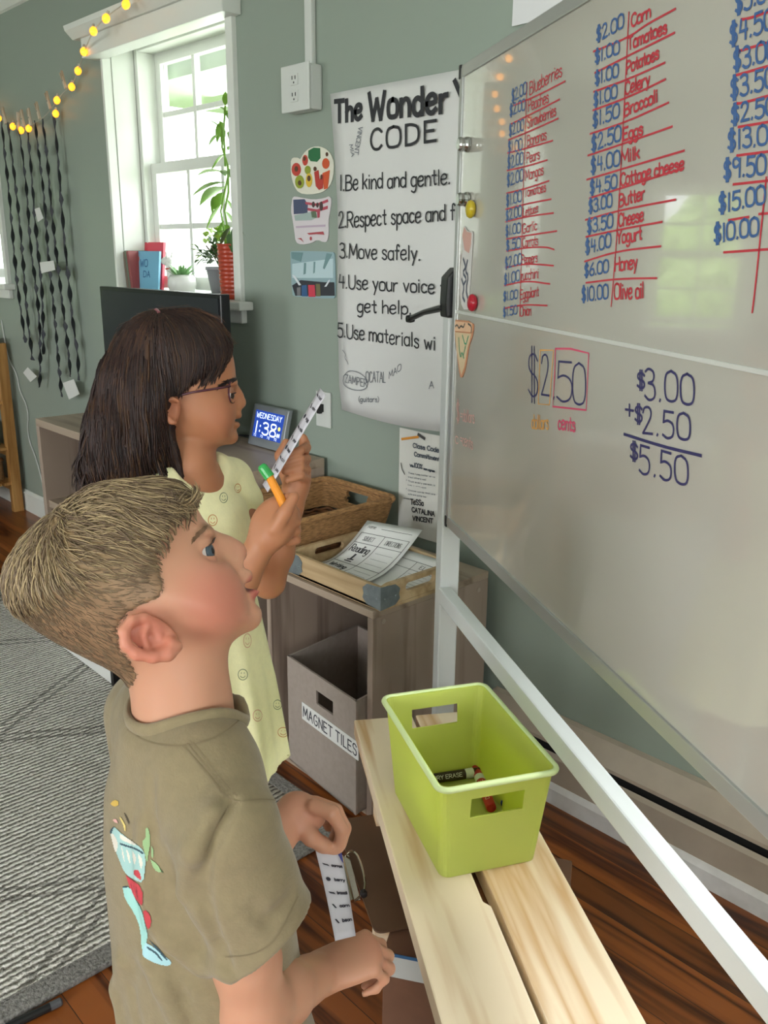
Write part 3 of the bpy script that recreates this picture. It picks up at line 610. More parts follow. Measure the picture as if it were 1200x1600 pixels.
for p in names: m = MB(); fs.text(m, *p[:5], p[5], p[5], .0031 if p[1] > 500 else .0022, org=O1, sc=S1, gap=1.3); m.build('food_name', RED, wb)
ul = [((285, 380), (370, 345), (470, 293)), ((275, 447), (360, 405), (450, 358)), ((265, 505), (350, 470), (445, 427)), ((262, 552), (340, 532), (425, 507)), ((260, 615), (330, 600), (405, 577)), ((258, 697), (330, 680), (412, 652)), ((255, 755), (330, 735), (420, 718)), ((255, 800), (335, 780), (428, 768)), ((258, 862), (340, 848), (440, 833)), ((258, 906), (330, 893), (400, 890), (430, 900)), ((255, 965), (330, 950), (428, 958)), ((250, 1030), (330, 1012), (415, 1024)), ((250, 1112), (320, 1098), (405, 1102)),
    ((572, 186), (700, 135), (760, 90), (868, 32)), ((577, 263), (700, 200), (865, 118)), ((573, 331), (700, 285), (830, 226)), ((570, 398), (700, 350), (832, 286)), ((560, 483), (690, 440), (843, 370)), ((552, 561), (690, 515), (857, 456)), ((548, 648), (690, 605), (900, 543)), ((557, 715), (700, 670), (895, 607)), ((543, 793), (680, 755), (868, 720)), ((545, 854), (680, 825), (820, 800)), ((540, 943), (660, 905), (815, 888)), ((545, 1020), (660, 1005), (800, 1003)),
    ((1105, 70), (1130, 68), (1215, 38)), ((1090, 186), (1215, 150)), ((1088, 271), (1215, 235)), ((1088, 373), (1110, 372), (1215, 342)), ((1095, 458), (1215, 438)), ((1090, 561), (1215, 545)), ((1077, 665), (1215, 650)), ((1060, 794), (1132, 782)), ((1170, 772), (1215, 768)), ((1043, 910), (1215, 898)),
    ((332, 300), (326, 480), (316, 760), (310, 1000), (306, 1140)), ((700, 45), (690, 250), (676, 520), (660, 800), (648, 960), (636, 1104)), ((1196, 640), (1180, 800), (1155, 1050), (1145, 1126))]
for q in ul: m = MB(); fs.line(m, [(O1[0]+x/S1, y/S1) for x, y in q], .0026); m.build('table_line', RED, wb)
O2 = (680, 480)
for tx, x0, y0, x1, y1, h in (('$', 336, 322, 372, 330, 160), ('2', 384, 318, 411, 326, 140), ('5', 440, 335, 493, 342, 138), ('.', 424, 332, 434, 334, 120), ('0', 500, 352, 540, 356, 145),
    ('$', 730, 290, 757, 294, 56), ('3.00', 758, 330, 932, 352, 106), ('+', 688, 402, 716, 408, 64), ('$', 722, 412, 748, 416, 56), ('2.50', 750, 452, 918, 482, 92), ('$', 705, 545, 732, 552, 56), ('5.50', 738, 592, 910, 645, 98)):
    m = MB(); fs.text(m, tx, x0, y0, x1, y1, h, h*1.02, .0034, org=O2, sc=S1, gap=2.); m.build('sum_figure', PURP, wb)
m = MB(); fs.line(m, [(680+683/S1, 480+458/S1), (680+820/S1, 480+502/S1), (680+960/S1, 480+535/S1)], .004)
m.build('sum_line', PURP, wb)
bxl = lambda mb, L, w: fs.line(mb, [(680+x/S1, 480+y/S1) for x, y in L], w, k=0)
m = MB(); bxl(m, [(380, 155), (428, 155), (413, 352), (373, 349), (380, 155)], .0028); m.build('orange_box', ORA, wb); m = MB(); T(fs, m, O2, S1, [('dollars', 350, 436, 410, 440, 48)], .003, lift=.0008); m.build('orange_word', ORA, wb)
m = MB(); bxl(m, [(435, 150), (490, 150), (555, 166), (546, 371), (425, 358), (432, 250), (435, 150)], .0032); m.build('pink_box', PINK, wb); m = MB(); T(fs, m, O2, S1, [('cents', 445, 440, 506, 446, 48)], .0034, lift=.0008); m.build('pink_word', PINK, wb)
for q in (('$', 78, 412, 88, 414, 70), ('=dollars', 93, 408, 143, 418, 42), ('c', 74, 490, 84, 494, 40), ('=cents', 92, 492, 137, 512, 40)): m = MB(); T(fs, m, O2, S1, [q], .0026, lift=.0008); m.build('faint_key_word', FAINT, wb)

# magnets, cutouts on the board
def board_pt(x, y, h=0.): return fs.px(x, y)+bn*h
STEEL = mat('polished_steel', 'b9bab8', .12, 1)
for k, (x, y, lb) in enumerate(((733.5, 226, 'small polished steel magnet clip on whiteboard edge, upper of two'), (732.5, 312, 'small polished steel magnet clip on whiteboard edge, just above yellow magnet'))):
    p = board_pt(x, y); m = MB(); m.lathe([(0, 0), (.0145, 0), (.0145, .006), (.012, .011), (.0138, .018), (.011, .023), (0, .023)], p+bn*.001, bn, 20)
    tag(m.build('magnet', STEEL, base=p, bevel=.001), lb, 'magnet', 'steel magnets on the whiteboard edge')
for x, y, c, nm in ((741, 327, 'b5a01f', 'yellow'), (743.5, 473, 'a3182a', 'red')):
    p = board_pt(x, y); m = MB(); m.lathe([(0, 0), (.013, 0), (.0165, .004), (.017, .008), (.015, .012), (.009, .0145), (0, .015)], p+bn*.001, bn, 22)
    tag(m.build('magnet', mat(nm+'_magnet_plastic', c, .25), base=p, smooth=True), f'round {nm} magnet near the left edge of the whiteboard', 'magnet', 'round coloured magnets')
Q = lambda L, ox=680, oy=200, s=3.81: [(ox+x/s, oy+y/s) for x, y in L]
def on_board(name, label, cat, outline, col, layers, grp=None):
    t = thing(name, board_pt(*np.mean(outline, axis=0)), label, cat, grp)
    m = MB(); m.prism([board_pt(*p, .001) for p in chaikin(list(outline)+[outline[0]], 1)[:-1]], bn*.0012); m.build('backing', mat(name+'_paper', col, .5), t)
    for k, (nm, c, kind, pts, w) in enumerate(layers):
        mb = MB()
        if kind == 'fill': mb.prism([board_pt(*p, .0023+.0002*k) for p in pts], bn*.0003)
        else:
            for q in pts: ribbon(mb, chaikin([fs.px(*p) for p in q], 1), w, bn, .0026+.0002*k)
        mb.build(nm, mat(name+'_'+c, c, .5), t)
    return t
on_board('paper_cutout', 'pink and white paper figure cutout stuck on whiteboard edge above the pennant', 'cutout', Q([(165, 640), (178, 575), (195, 610), (215, 620), (230, 612), (228, 680), (222, 750), (215, 900), (205, 1000), (210, 1080), (165, 1080), (150, 960), (158, 800), (172, 730)]), 'c9c6c2',
    [('pink_print', 'c59a8e', 'fill', Q([(168, 640), (180, 590), (196, 618), (222, 625), (220, 690), (208, 745), (182, 728)]), 0), ('pattern_print', '4a4f60', 'line', [Q([(175, 780), (190, 830), (170, 860), (195, 900), (178, 930)]), Q([(200, 790), (186, 850), (205, 880), (190, 960), (200, 1010)]), Q([(165, 900), (180, 950), (168, 1000), (182, 1030)])], .006)])
on_board('pennant_cutout', 'small orange and green paper pennant cutout stuck below the red magnet', 'cutout', Q([(112, 1140), (235, 1150), (233, 1225), (205, 1300), (185, 1440), (160, 1500), (145, 1440), (122, 1230)]), 'b9805f',
    [('inner_print', 'cbb592', 'fill', Q([(125, 1215), (222, 1225), (200, 1310), (180, 1420), (162, 1470), (150, 1420), (132, 1300)]), 0), ('tab_print', 'd8b08e', 'fill', Q([(120, 1150), (228, 1160), (226, 1215), (122, 1208)]), 0), ('green_print', '3c8f6b', 'line', [Q([(148, 1250), (152, 1330), (160, 1370), (166, 1330), (178, 1370)]), Q([(170, 1235), (188, 1300), (205, 1240)]), Q([(188, 1300), (176, 1350)])], .004), ('grey_print', '5b564f', 'line', [Q([(128, 1180), (140, 1170), (150, 1195), (162, 1175), (176, 1190), (184, 1165)]), Q([(205, 1165), (225, 1180), (222, 1215)])], .004)])
# ================================================================== furniture along the window wall
CABW = wood('grey_oak_laminate', '9c8a7c', '6f5d51', 2, rough=.5, scale=.8, rings=6, bump=.03)
CABH = wood('grey_oak_laminate_flat', 'a3917f', '7a6858', 0, rough=.45, scale=.8, rings=6, bump=.03)
CABB = mat('cabinet_back', '2b231e', .8)  # shade of the cabinet interior is put into this dark back colour
def cabinet(name, x0, x1, y0, y1, h, t, label, shelf=None, mids=()):
    r = thing(name, ((x0+x1)/2, (y0+y1)/2, 0), label, 'cabinet')
    MB().box((x0, y0, h-t), (x1, y1, h)).build('top', CABH, r, bevel=.0015)
    for a in (x0, x1-t): MB().box((a, y0, 0), (a+t, y1, h-t)).build('side_panel', CABW, r, bevel=.0015)
    for a in mids: MB().box((a-t/2, y0+.005, .03), (a+t/2, y1-.01, h-t)).build('divider', CABW, r)
    MB().box((x0+t, y0, .0), (x1-t, y1, .018)).build('bottom_panel', CABH, r)
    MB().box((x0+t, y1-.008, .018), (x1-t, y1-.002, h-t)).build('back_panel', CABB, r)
    if shelf: MB().box((x0+t, y0+.01, shelf-t/2), (x1-t, y1-.01, shelf+t/2)).build('shelf', CABH, r)
    return r
CX0, CX1, CY0, CH = -2.165, -1.457, 1.34, .586
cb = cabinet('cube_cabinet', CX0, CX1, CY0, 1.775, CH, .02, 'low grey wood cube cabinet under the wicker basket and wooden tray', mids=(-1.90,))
m = MB()
for y, z in ((CY0+.035, CH-.035), (1.735, CH-.045), (CY0+.035, .05), (1.735, .05)): m.lathe([(0, 0), (.007, 0), (.007, .0015), (.004, .002), (0, .002)], (CX1, y, z), (1, 0, 0), 12)
m.build('screw_cover', mat('screw_cover_beige', 'a99a8c', .5), cb)
cabinet('media_console', -3.53, -2.2, 1.37, YW-.022, .775, .03, 'wider grey wood media console carrying the television and clock', shelf=.42, mids=(-2.86,))

# fabric storage bin
FAB = mat('taupe_bin_fabric', '9a8d84', .85, noise=.06, nscale=60, bump=.15, bscale=400)
fb = thing('fabric_bin', (-1.63, 1.42, .02), 'taupe fabric storage bin with a printed label, pulled partly out of the low cabinet', 'bin')
A = np.array([-1.80, 1.331, .019]); Bp = np.array([-1.474, 1.300, .019]); H = .330; dv = np.array([-.03, .29, 0])
def wallpanel(mb, p, q, th, h, hole=None):
    p, q = np.array(p), np.array(q); u = (q-p); L = np.linalg.norm(u); u = u/L; n = np.cross(u, [0, 0, 1.])
    for a, b, z0, z1 in ([(0, L, 0, h)] if hole is None else [(0, hole[0], 0, h), (hole[1], L, 0, h), (hole[0], hole[1], 0, hole[2]), (hole[0], hole[1], hole[3], h)]):
        mb.obox(p+u*a+np.array([0, 0, z0]), u*(b-a), -n*th, (0, 0, z1-z0))
m = MB(); wallpanel(m, A, Bp, .006, H, (.145, .225, .245, .285)); wallpanel(m, Bp, Bp+dv, .006, H); wallpanel(m, A+dv, A, .006, H); wallpanel(m, Bp+dv, A+dv, .006, H)
m.prism([A, Bp, Bp+dv, A+dv], (0, 0, .006)); m.build('body', FAB, fb)
u = (Bp-A)/np.linalg.norm(Bp-A); nf = np.cross(u, [0, 0, 1.])
m = MB(); m.obox(A+u*.075+nf*.0005+np.array([0, 0, .168]), u*.265, nf*.001, (0, 0, .052)); lb = m.build('label', mat('label_white', 'dcdbd8', .6), fb)
m = MB(); st, Wd = strokes('MAGNET TILES', 2.2, 0)
p0 = A+u*.082+np.array([0, 0, .179])
for q in st: c = chaikin(q, 1); ribbon(m, [p0+u*(x/Wd*.25)+np.array([0, 0, y/8*.030]) for x, y in c], .0042, nf, .0018)
m.build('label_text', mat('label_ink', '2d2d38', .6), lb)

# wicker basket
WICK = mat('woven_seagrass', '9a7247', .8, noise=.45, nscale=55, bump=.6, bscale=140, stretch=(1, 1, 5))
WICK2 = mat('woven_willow_rod', '6d4526', .7, noise=.4, nscale=60, bump=.4)
bk = thing('wicker_basket', (-1.99, 1.55, CH), 'shallow brown woven basket with hand holes at the back of the low cabinet', 'basket')
bx0_, bx1_, by0_, by1_, z0_, z1_ = -2.13, -1.858, 1.36, 1.745, CH+.001, .718
m = MB(); N = 30
def rrect(x0, x1, y0, y1, n=12, r=.03):
    P = []
    for cx, cy, a0 in ((x1-r, y1-r, 0), (x0+r, y1-r, PI/2), (x0+r, y0+r, PI), (x1-r, y0+r, 3*PI/2)):
        for a in np.linspace(a0, a0+PI/2, 5): P.append((cx+r*math.cos(a), cy+r*math.sin(a)))
    return P
def densify(P, step):
    out = []
    for a, b in zip(P, P[1:]+P[:1]):
        a, b = np.array(a), np.array(b); k = max(1, int(np.linalg.norm(b-a)/step)); out += [a+(b-a)*i/k for i in range(k)]
    return out
def basket_ring(z, grow):
    return densify(rrect(bx0_-grow, bx1_+grow, by0_-grow, by1_+grow), .009)
rings_ = []
for z in np.linspace(z0_+.048, z1_-.008, 9): rings_.append((z, .0+(z-z0_)*.22))
hole = lambda x, y, z: (abs(x-(bx0_+bx1_)/2) < .05 and z > z0_+.078 and z < z1_-.022 and (y > by1_-.01 or y < by0_+.01))
nn = len(basket_ring(0, 0)); vs = []
for z, g in rings_:
    R_ = basket_ring(z, g); k0 = len(R_)
    for i in range(nn): p = R_[int(i*k0/nn)]; vs.append((p[0], p[1], z))
fs_ = []
for i in range(len(rings_)-1):
    for k in range(nn):
        a = np.mean([vs[i*nn+k], vs[(i+1)*nn+k]], axis=0)
        if hole(*a): continue
        fs_.append((i*nn+k, i*nn+(k+1) % nn, (i+1)*nn+(k+1) % nn, (i+1)*nn+k))
m.add(vs, fs_); o = m.build('woven_side', WICK, bk); s_ = o.modifiers.new('thickness', 'SOLIDIFY'); s_.thickness = .012; s_.offset = 0
m = MB()
for z in (z0_+.006, z0_+.017, z0_+.028, z0_+.039):
    R_ = basket_ring(z, (z-z0_)*.22); m.tube([(p[0], p[1], z+.0025*math.sin(i*1.3)) for i, p in enumerate(R_+R_[:1])], .006, 6)
m.build('willow_band', WICK2, bk, smooth=True)
m = MB(); R_ = basket_ring(z1_, .03); m.tube([(p[0], p[1], z1_) for p in R_+R_[:1]], .0105, 8); m.build('rim', WICK, bk, smooth=True)
m = MB().box((bx0_, by0_, z0_), (bx1_, by1_, z0_+.01)); m.build('base', WICK2, bk)
m = MB()
for y in np.linspace(by0_+.02, by1_-.02, 18): m.tube([(bx0_+.005, y, z0_+.013), (bx1_-.005, y, z0_+.013+.002*math.sin(y*90))], .008, 6)
m.build('base_weave', WICK2, bk, smooth=True)

# wooden tray with metal corners, papers
TRAYW = wood('pale_tray_wood', 'c3a983', 'a58a63', 0, rough=.55, scale=1.0, rings=4, bump=.05)
ZINC = mat('galvanised_metal', '8f989c', .45, .85, noise=.15, nscale=50)
tx0, tx1, ty0, ty1, tz = -1.815, -1.443, 1.352, 1.628, CH+.0012
tr = thing('wooden_tray', ((tx0+tx1)/2, (ty0+ty1)/2, tz), 'pale wooden tray with metal corners holding worksheets on the low cabinet', 'tray')
th_, hh = .012, .066
MB().box((tx0, ty0, tz), (tx1, ty1, tz+.008)).build('base', TRAYW, tr)
for y in (ty0, ty1-th_): MB().box((tx0, y, tz), (tx1, y+th_, tz+hh-.004)).build('long_side', TRAYW, tr, bevel=.002)
for x in (tx0, tx1-th_):
    o_ = densify([(ty0+th_, tz), (ty1-th_, tz), (ty1-th_, tz+hh), (ty0+th_, tz+hh)], .5)
    yc, zc, hw, hr = (ty0+ty1)/2, tz+.042, .042, .011
    # side with a slot: ring of quads between outer outline and slot outline
    slot = [(yc+hw+hr*math.cos(a), zc+hr*math.sin(a)) for a in np.linspace(-PI/2, PI/2, 9)]+[(yc-hw+hr*math.cos(a), zc+hr*math.sin(a)) for a in np.linspace(PI/2, 3*PI/2, 9)]
    outer = []
    for y, z in slot:
        d = np.array([y-yc, z-zc]); sc_ = min(((ty1-th_-yc)/abs(d[0])) if abs(d[0]) > 1e-9 else 9e9, ((tz+hh-zc)/d[1]) if d[1] > 1e-9 else 9e9, ((tz-zc)/d[1]) if d[1] < -1e-9 else 9e9); outer.append((yc+d[0]*sc_, zc+d[1]*sc_))
    n_ = len(slot); vs = [(x, *p) for p in slot]+[(x, *p) for p in outer]+[(x+th_, *p) for p in slot]+[(x+th_, *p) for p in outer]; fs_ = []
    for i in range(n_):
        j = (i+1) % n_; fs_ += [(i, j, n_+j, n_+i), (2*n_+j, 2*n_+i, 3*n_+i, 3*n_+j), (j, i, 2*n_+i, 2*n_+j), (n_+i, n_+j, 3*n_+j, 3*n_+i)]
    MB().add(vs, fs_).build('handle_side', TRAYW, tr)
for x in (tx0, tx1):
    for y in (ty0, ty1):
        sx, sy = (1 if x == tx0 else -1), (1 if y == ty0 else -1); m = MB()
        out_ = [(0, .002), (.05, .006), (.066, .02), (.062, .032), (.066, .046), (.05, .06), (0, .064)]
        m.prism([(x+sx*a-sx*.001, y-sy*.001, tz+b) for a, b in out_], (0, sy*.0005-sy*.001, 0)); m.prism([(x-sx*.001, y+sy*a-sy*.001, tz+b) for a, b in out_], (sx*.0005-sx*.001, 0, 0))
        for a in (.014, .05):
            m.lathe([(0, 0), (.003, 0), (.002, .0015), (0, .002)], (x+sx*a, y-sy*.0015, tz+.03), (0, -sy, 0), 8); m.lathe([(0, 0), (.003, 0), (.002, .0015), (0, .002)], (x-sx*.0015, y+sy*a, tz+.03), (-sx, 0, 0), 8)
        m.build('metal_corner', ZINC, tr)
COPY = mat('worksheet_paper', 'dfdfdd', .7); PRINT = mat('worksheet_print', '3c3c40', .7)
def sheet_surface(c00, c10, c11, c01, curve, n=14):
    """bilinear sheet c00..c11 with a sag; returns P(u,v)"""
    c = [np.array(q) for q in (c00, c10, c11, c01)]
    def P(u, v):
        p = c[0]*(1-u)*(1-v)+c[1]*u*(1-v)+c[2]*u*v+c[3]*(1-u)*v
        return p-np.array([0, 0, curve*math.sin(PI*v)])
    return P
def worksheet(label, P, prints):
    m = MB(); m.grid([[P(u, v) for u in np.linspace(0, 1, 9)] for v in np.linspace(0, 1, 15)], (0, 0, -.0006))
    c = P(.5, .0); t = thing('worksheet', c, label, 'paper', 'worksheets in the wooden tray')
    m.build('sheet', COPY, t, smooth=True); mb = MB()
    def ln(u0, v0, u1, v1, w=.0016):
        pts = [P(u0+(u1-u0)*k/12, v0+(v1-v0)*k/12) for k in range(13)]; nrm = np.cross(P(.6, .5)-P(.4, .5), P(.5, .6)-P(.5, .4)); nrm /= np.linalg.norm(nrm); ribbon(mb, pts, w, nrm, .0012)
    def tx(s, u0, v0, u1, h, w=.0012):
        st, W_ = strokes(s, 1.6, 0); nrm = np.cross(P(.6, .5)-P(.4, .5), P(.5, .6)-P(.5, .4)); nrm /= np.linalg.norm(nrm)
        for q in st: ribbon(mb, [P(u0+x/W_*(u1-u0), v0+y/8*h) for x, y in chaikin(q, 1)], w, nrm, .0012)
    prints(ln, tx); mb.build('printing', PRINT, t); return t
zf = tz+.011
def pr1(ln, tx):
    ln(.06, .86, .94, .86); ln(.06, .86, .06, .02); ln(.94, .86, .94, .02); ln(.06, .74, .94, .74); ln(.5, .86, .5, .02); ln(.06, .42, .94, .42); ln(.35, .93, .9, .93); ln(.06, .05, .94, .05)
    tx('SUBJECT', .17, .775, .36, .05); tx('DIRECTIONS', .58, .775, .86, .05); tx('Reading', .1, .62, .44, .09, .003); tx('Writing', .12, .29, .42, .08, .003); tx('name', .1, .92, .24, .035)
    for k in range(3): ln(.56, .66-.08*k, .88, .66-.08*k, .0008); ln(.56, .34-.08*k, .88, .34-.08*k, .0008)
    ln(.22, .46, .34, .46, .004); ln(.28, .5, .28, .58, .007); ln(.24, .49, .33, .5, .005)
def pr2(ln, tx):
    ln(.06, .88, .94, .88); ln(.06, .76, .94, .76); ln(.06, .88, .06, .05); ln(.45, .88, .45, .05); ln(.06, .3, .94, .3); tx('E.L.A', .6, .8, .8, .05, .002)
    for k in range(8): ln(.5, .7-.05*k, .92, .7-.05*k, .0008)
worksheet('curled worksheet at the back of the tray, partly behind the easel post', sheet_surface((-1.62, 1.372, zf+.001), (-1.458, 1.372, zf+.001), (-1.455, 1.61, zf+.052), (-1.62, 1.612, zf+.046), .022), pr2)
T0, T1 = onz(574, 813, .706), onz(660, 828, .700)
worksheet('front worksheet with a printed reading and writing table, curling up in the tray', sheet_surface((-1.785, 1.385, zf+.012), (-1.575, 1.372, zf+.012), T1, T0, .038), pr1)

# television
TVB = mat('tv_black', '101114', .25); SCR = mat('tv_screen', '1c1f25', .18, spec=.6)
tv = thing('television', (-2.91, 1.62, .776), 'black flat television standing on the console in front of the window', 'television')
a_, b_ = ony(155, 447, 1.6), ony(345, 462, 1.6)
m = MB(); m.box((a_[0], 1.6, .815), (b_[0], 1.635, a_[2])); m.build('bezel', TVB, tv, bevel=.005)
m = MB(); m.box((a_[0]+.014, 1.597, .835), (b_[0]-.014, 1.601, a_[2]-.014)); m.build('screen', SCR, tv)
m = MB(); m.box((a_[0]+.15, 1.636, .88), (b_[0]-.15, 1.68, 1.2)); m.build('rear_housing', TVB, tv, bevel=.01)
for x in (a_[0]+.14, b_[0]-.14): MB().prism([(x, 1.54, .776), (x, 1.70, .776), (x, 1.70, .786), (x, 1.63, .82), (x, 1.605, .82), (x, 1.54, .786)], (.025, 0, 0)).build('foot', TVB, tv)

# weather clock
ck = thing('digital_clock', (-2.46, 1.74, .776), 'silver digital clock with a blue lit screen on the console behind the girl', 'clock')
yk = 1.735; cx0, cx1, cz0, cz1 = -2.555, -2.352, .777, .917
lean = np.array([0, .035, 0])
def ckb(mb, x0, x1, z0, z1, d0, d1):
    f = lambda z: np.array([0, yk, 0])+lean*((z-cz0)/(cz1-cz0))
    p = [np.array([x, 0, z])+f(z)+np.array([0, d, 0]) for d in (d0, d1) for x, z in ((x0, z0), (x1, z0), (x1, z1), (x0, z1))]
    mb.add(p, [(0, 1, 2, 3), (7, 6, 5, 4), (0, 4, 5, 1), (1, 5, 6, 2), (2, 6, 7, 3), (3, 7, 4, 0)])
SILV = mat('silver_plastic', '8f9497', .35, .3)
m = MB(); ckb(m, cx0, cx1, cz0, cz1, 0, .018); m.build('case', SILV, ck, bevel=.004)
m = MB(); ckb(m, cx0+.02, cx1-.018, cz0+.03, cz1-.018, -.001, .001); m.build('screen', mat('lcd_blue', '16244f', .2, emit='3a62d8', estr=.55), ck)
LCD = mat('lcd_glow', 'dfe9ff', .3, emit='d5e4ff', estr=1.3)
m = MB(); zt2 = cz1-cz0
def ckt(s, x0, x1, z0, h, w):
    st, W_ = strokes(s, 1.8, 0)
    for q in st:
        ribbon(m, [np.array([x0+x/W_*(x1-x0), yk-.002, z0+y/8*h])+lean*((z0+y/8*h-cz0)/zt2) for x, y in chaikin(q, 1)], w, (0, -1, 0), .0006)
ckt('WEDNESDAY', cx0+.03, cx1-.028, cz1-.042, .017, .0024); ckt('1:38', cx0+.035, cx1-.05, cz0+.046, .038, .006); ckt('AM', cx1-.042, cx1-.026, cz0+.046, .012, .002)
for k in range(4): ckt('72', cx0+.03+.04*k, cx0+.045+.04*k, cz0+.034, .007, .0012)
m.build('display_text', LCD, ck)
m = MB(); m.lathe([(0, 0), (.007, 0), (0, .001)], (cx1-.034, yk-.0015+.018, cz0+.074), (0, -1, .25), 12); m.build('weather_icon', mat('lcd_yellow', 'f0e070', .3, emit='f2e46a', estr=1.0), ck)
m = MB(); m.prism([(cx0+.06, yk+.06, cz0), (cx0+.06, yk+.03, .86), (cx0+.06, yk+.02, .86)], (.08, 0, 0)); m.build('stand', SILV, ck)
m = MB(); m.tube([(-2.56, yk+.02, .80), (-2.6, yk-.0, .80), (-2.66, yk-.02, .79), (-2.72, yk-.01, .785)], .003); m.box((-2.78, yk-.04, .777), (-2.70, yk+.01, .80)); tag(m.build('power_adapter', mat('black_plastic', '141416', .4), base=(-2.74, yk, .777)), 'black power adapter and lead lying beside the digital clock', 'adapter')

# ------------------------------------------------------------------ things on the window sill
ZS = W1[2]+.003
def book(label, x, y, z, w, d, h, rz, lean_, cover, pages='d8d2c2', text=None):
    """book standing with its cover facing +local -y; w thickness along local x for spine-out"""
    t = thing('book', (x, y, z), label, 'book', 'picture books on the window sill'); t.rotation_euler = (0, lean_, rz)
    def lb_(name, m, mt): 
        o = m.build(name, mt); o.parent = t; return o
    m = MB(); m.box((-w/2, 0, 0), (-w/2+.003, d, h)); m.box((w/2-.003, 0, 0), (w/2, d, h)); m.box((-w/2, -.003, 0), (w/2, .001, h)); lb_('cover', m, mat('book_'+cover, cover, .4))
    m = MB().box((-w/2+.003, .001, .004), (w/2-.003, d-.004, h-.004)); lb_('pages', m, mat('book_pages_'+pages, pages, .8))
    return t, lb_
book('brown spined book, leftmost on the window sill', -3.560, 1.838, ZS+.001, .016, .10, .165, 0, -.14, '6b5a4c')
book('dark green spined book second from the left on the window sill', -3.542, 1.838, ZS+.001, .015, .10, .17, 0, -.14, '5d6a58')
book('maroon spined book between the green book and the red picture book', -3.524, 1.838, ZS+.001, .017, .10, .168, 0, -.14, '8d3f40')
t, lb_ = book('tall red picture book leaning behind the blue picture book', -3.45, 1.935, ZS+.001, .012, .22, .205, PI/2+.12, .12, 'c8384a')
t, lb_ = book('pale blue picture book with a hand drawn title, front of the stack on the sill', -3.395, 1.885, ZS+.001, .010, .20, .168, PI/2+.12, .12, '6fa9c4')
m = MB()
for s, v0, h, a, b in (('WO', .105, .028, .075, .125), ('DA', .062, .024, .10, .145)):
    st, W_ = strokes(s, 2, 0)
    for q in st: ribbon(m, [np.array([-.005, .2-(a+x/W_*(b-a)), v0+y/8*h]) for x, y in chaikin(q, 1)], .004, (-1, 0, 0), .0008)
lb_('title', m, mat('title_blue', '2f5f8c', .5))
m = MB(); m.lathe([(0, 0), (.012, 0), (0, .001)], (-.0052, .155, .04), (-1, 0, 0), 12); m.lathe([(0, 0), (.010, 0), (0, .001)], (-.0052, .165, .085), (-1, 0, 0), 3); m.lathe([(0, 0), (.016, 0), (0, .001)], (-.0052, .15, .135), (-1, 0, 0), 12); lb_('cover_picture', m, mat('picture_red', 'c2564a', .5))
# red textured pot with a tall plant
px_, py_ = -2.808, 1.885
rp = thing('potted_plant', (px_, py_, ZS), 'tall leafy green plant in a tall red ridged pot on the window sill', 'plant')
m = MB(); prof = [(0, 0), (.058, 0), (.06, .004)]
for k in range(12): z = .01+.0148*k; r = .0605+.006*k/12; prof += [(r, z), (r+.0022, z+.005), (r+.0022, z+.0095), (r, z+.0146)]
prof += [(.069, .19), (.071, .195), (.066, .195), (.064, .18), (0, .18)]
m.lathe(prof, (px_, py_, ZS), n=36); m.build('pot', mat('red_glaze', 'a8402c', .25), rp, smooth=True)
m = MB().lathe([(0, 0), (.0645, 0), (0, .004)], (px_, py_, ZS+.176), n=24); m.build('soil', mat('soil', '2f241c', .95), rp)
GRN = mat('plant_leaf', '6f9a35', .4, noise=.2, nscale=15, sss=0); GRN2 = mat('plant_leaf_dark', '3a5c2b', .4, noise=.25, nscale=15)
def leaf(mb, base, direc, L, w, up=(0, 0, 1), droop=.25):
    d = np.array(direc, float); d /= np.linalg.norm(d); s = np.cross(d, up); s = s/(np.linalg.norm(s)+1e-9); nrm = np.cross(s, d); P = []
    for i in range(7):
        t = i/6; c = np.array(base)+d*L*t-np.array([0, 0, 1])*droop*L*t*t; ww = w*math.sin(PI*min(1, t**.75))*.5+.0004
        P.append([c-s*ww+nrm*ww*.25, c, c+s*ww+nrm*ww*.25])
    mb.grid(P)
def sillpx(x, y, Y=1.885): return ony(x, y, Y)
stems = [[(352, 385), (356, 360), (351, 330), (357, 300), (356, 260), (347, 230), (350, 195), (352, 165)], [(353, 385), (350, 360), (345, 330), (352, 295), (358, 270)], [(356, 385), (366, 360), (372, 345), (378, 345)], [(352, 260), (350, 215), (344, 190)]]
m = MB()
for k, s in enumerate(stems): m.tube([sillpx(x, y, 1.885-.006*(k == 2)*i) for i, (x, y) in enumerate(s)], .004, 6)
m.build('stem', GRN, rp, smooth=True)
m = MB(); m2 = MB(); ls = [(352, 165, -3, -28), (352, 165, 6, -22), (350, 172, -14, -12), (352, 178, 9, -8), (350, 172, 7, 10), (347, 190, -15, 22), (344, 200, -13, -22), (350, 200, -6, 22), (356, 205, 8, 18), (340, 210, -10, 12), (356, 235, 10, -12), (352, 240, -12, 20), (355, 270, -32, -10), (356, 262, 10, 20), (353, 285, -32, 6), (352, 292, -40, 8), (348, 300, -22, 20), (340, 305, -18, 16), (352, 310, 10, 18), (356, 280, 8, -24), (345, 320, -12, 30), (352, 275, -20, -20), (357, 268, 12, 8), (352, 330, 12, 20), (350, 350, -14, 18), (356, 362, -22, -2), (350, 345, -8, 24), (354, 350, 10, 18)]
for x, y, dx, dy in ls:
    b0 = sillpx(x, y); e0 = sillpx(x+dx, y+dy)-b0; L = max(.045, np.linalg.norm(e0)); e0 = e0/np.linalg.norm(e0)+np.array([0, rng.uniform(-.5, .3), 0]); leaf(m, b0, e0, L*1.1, L*.36)
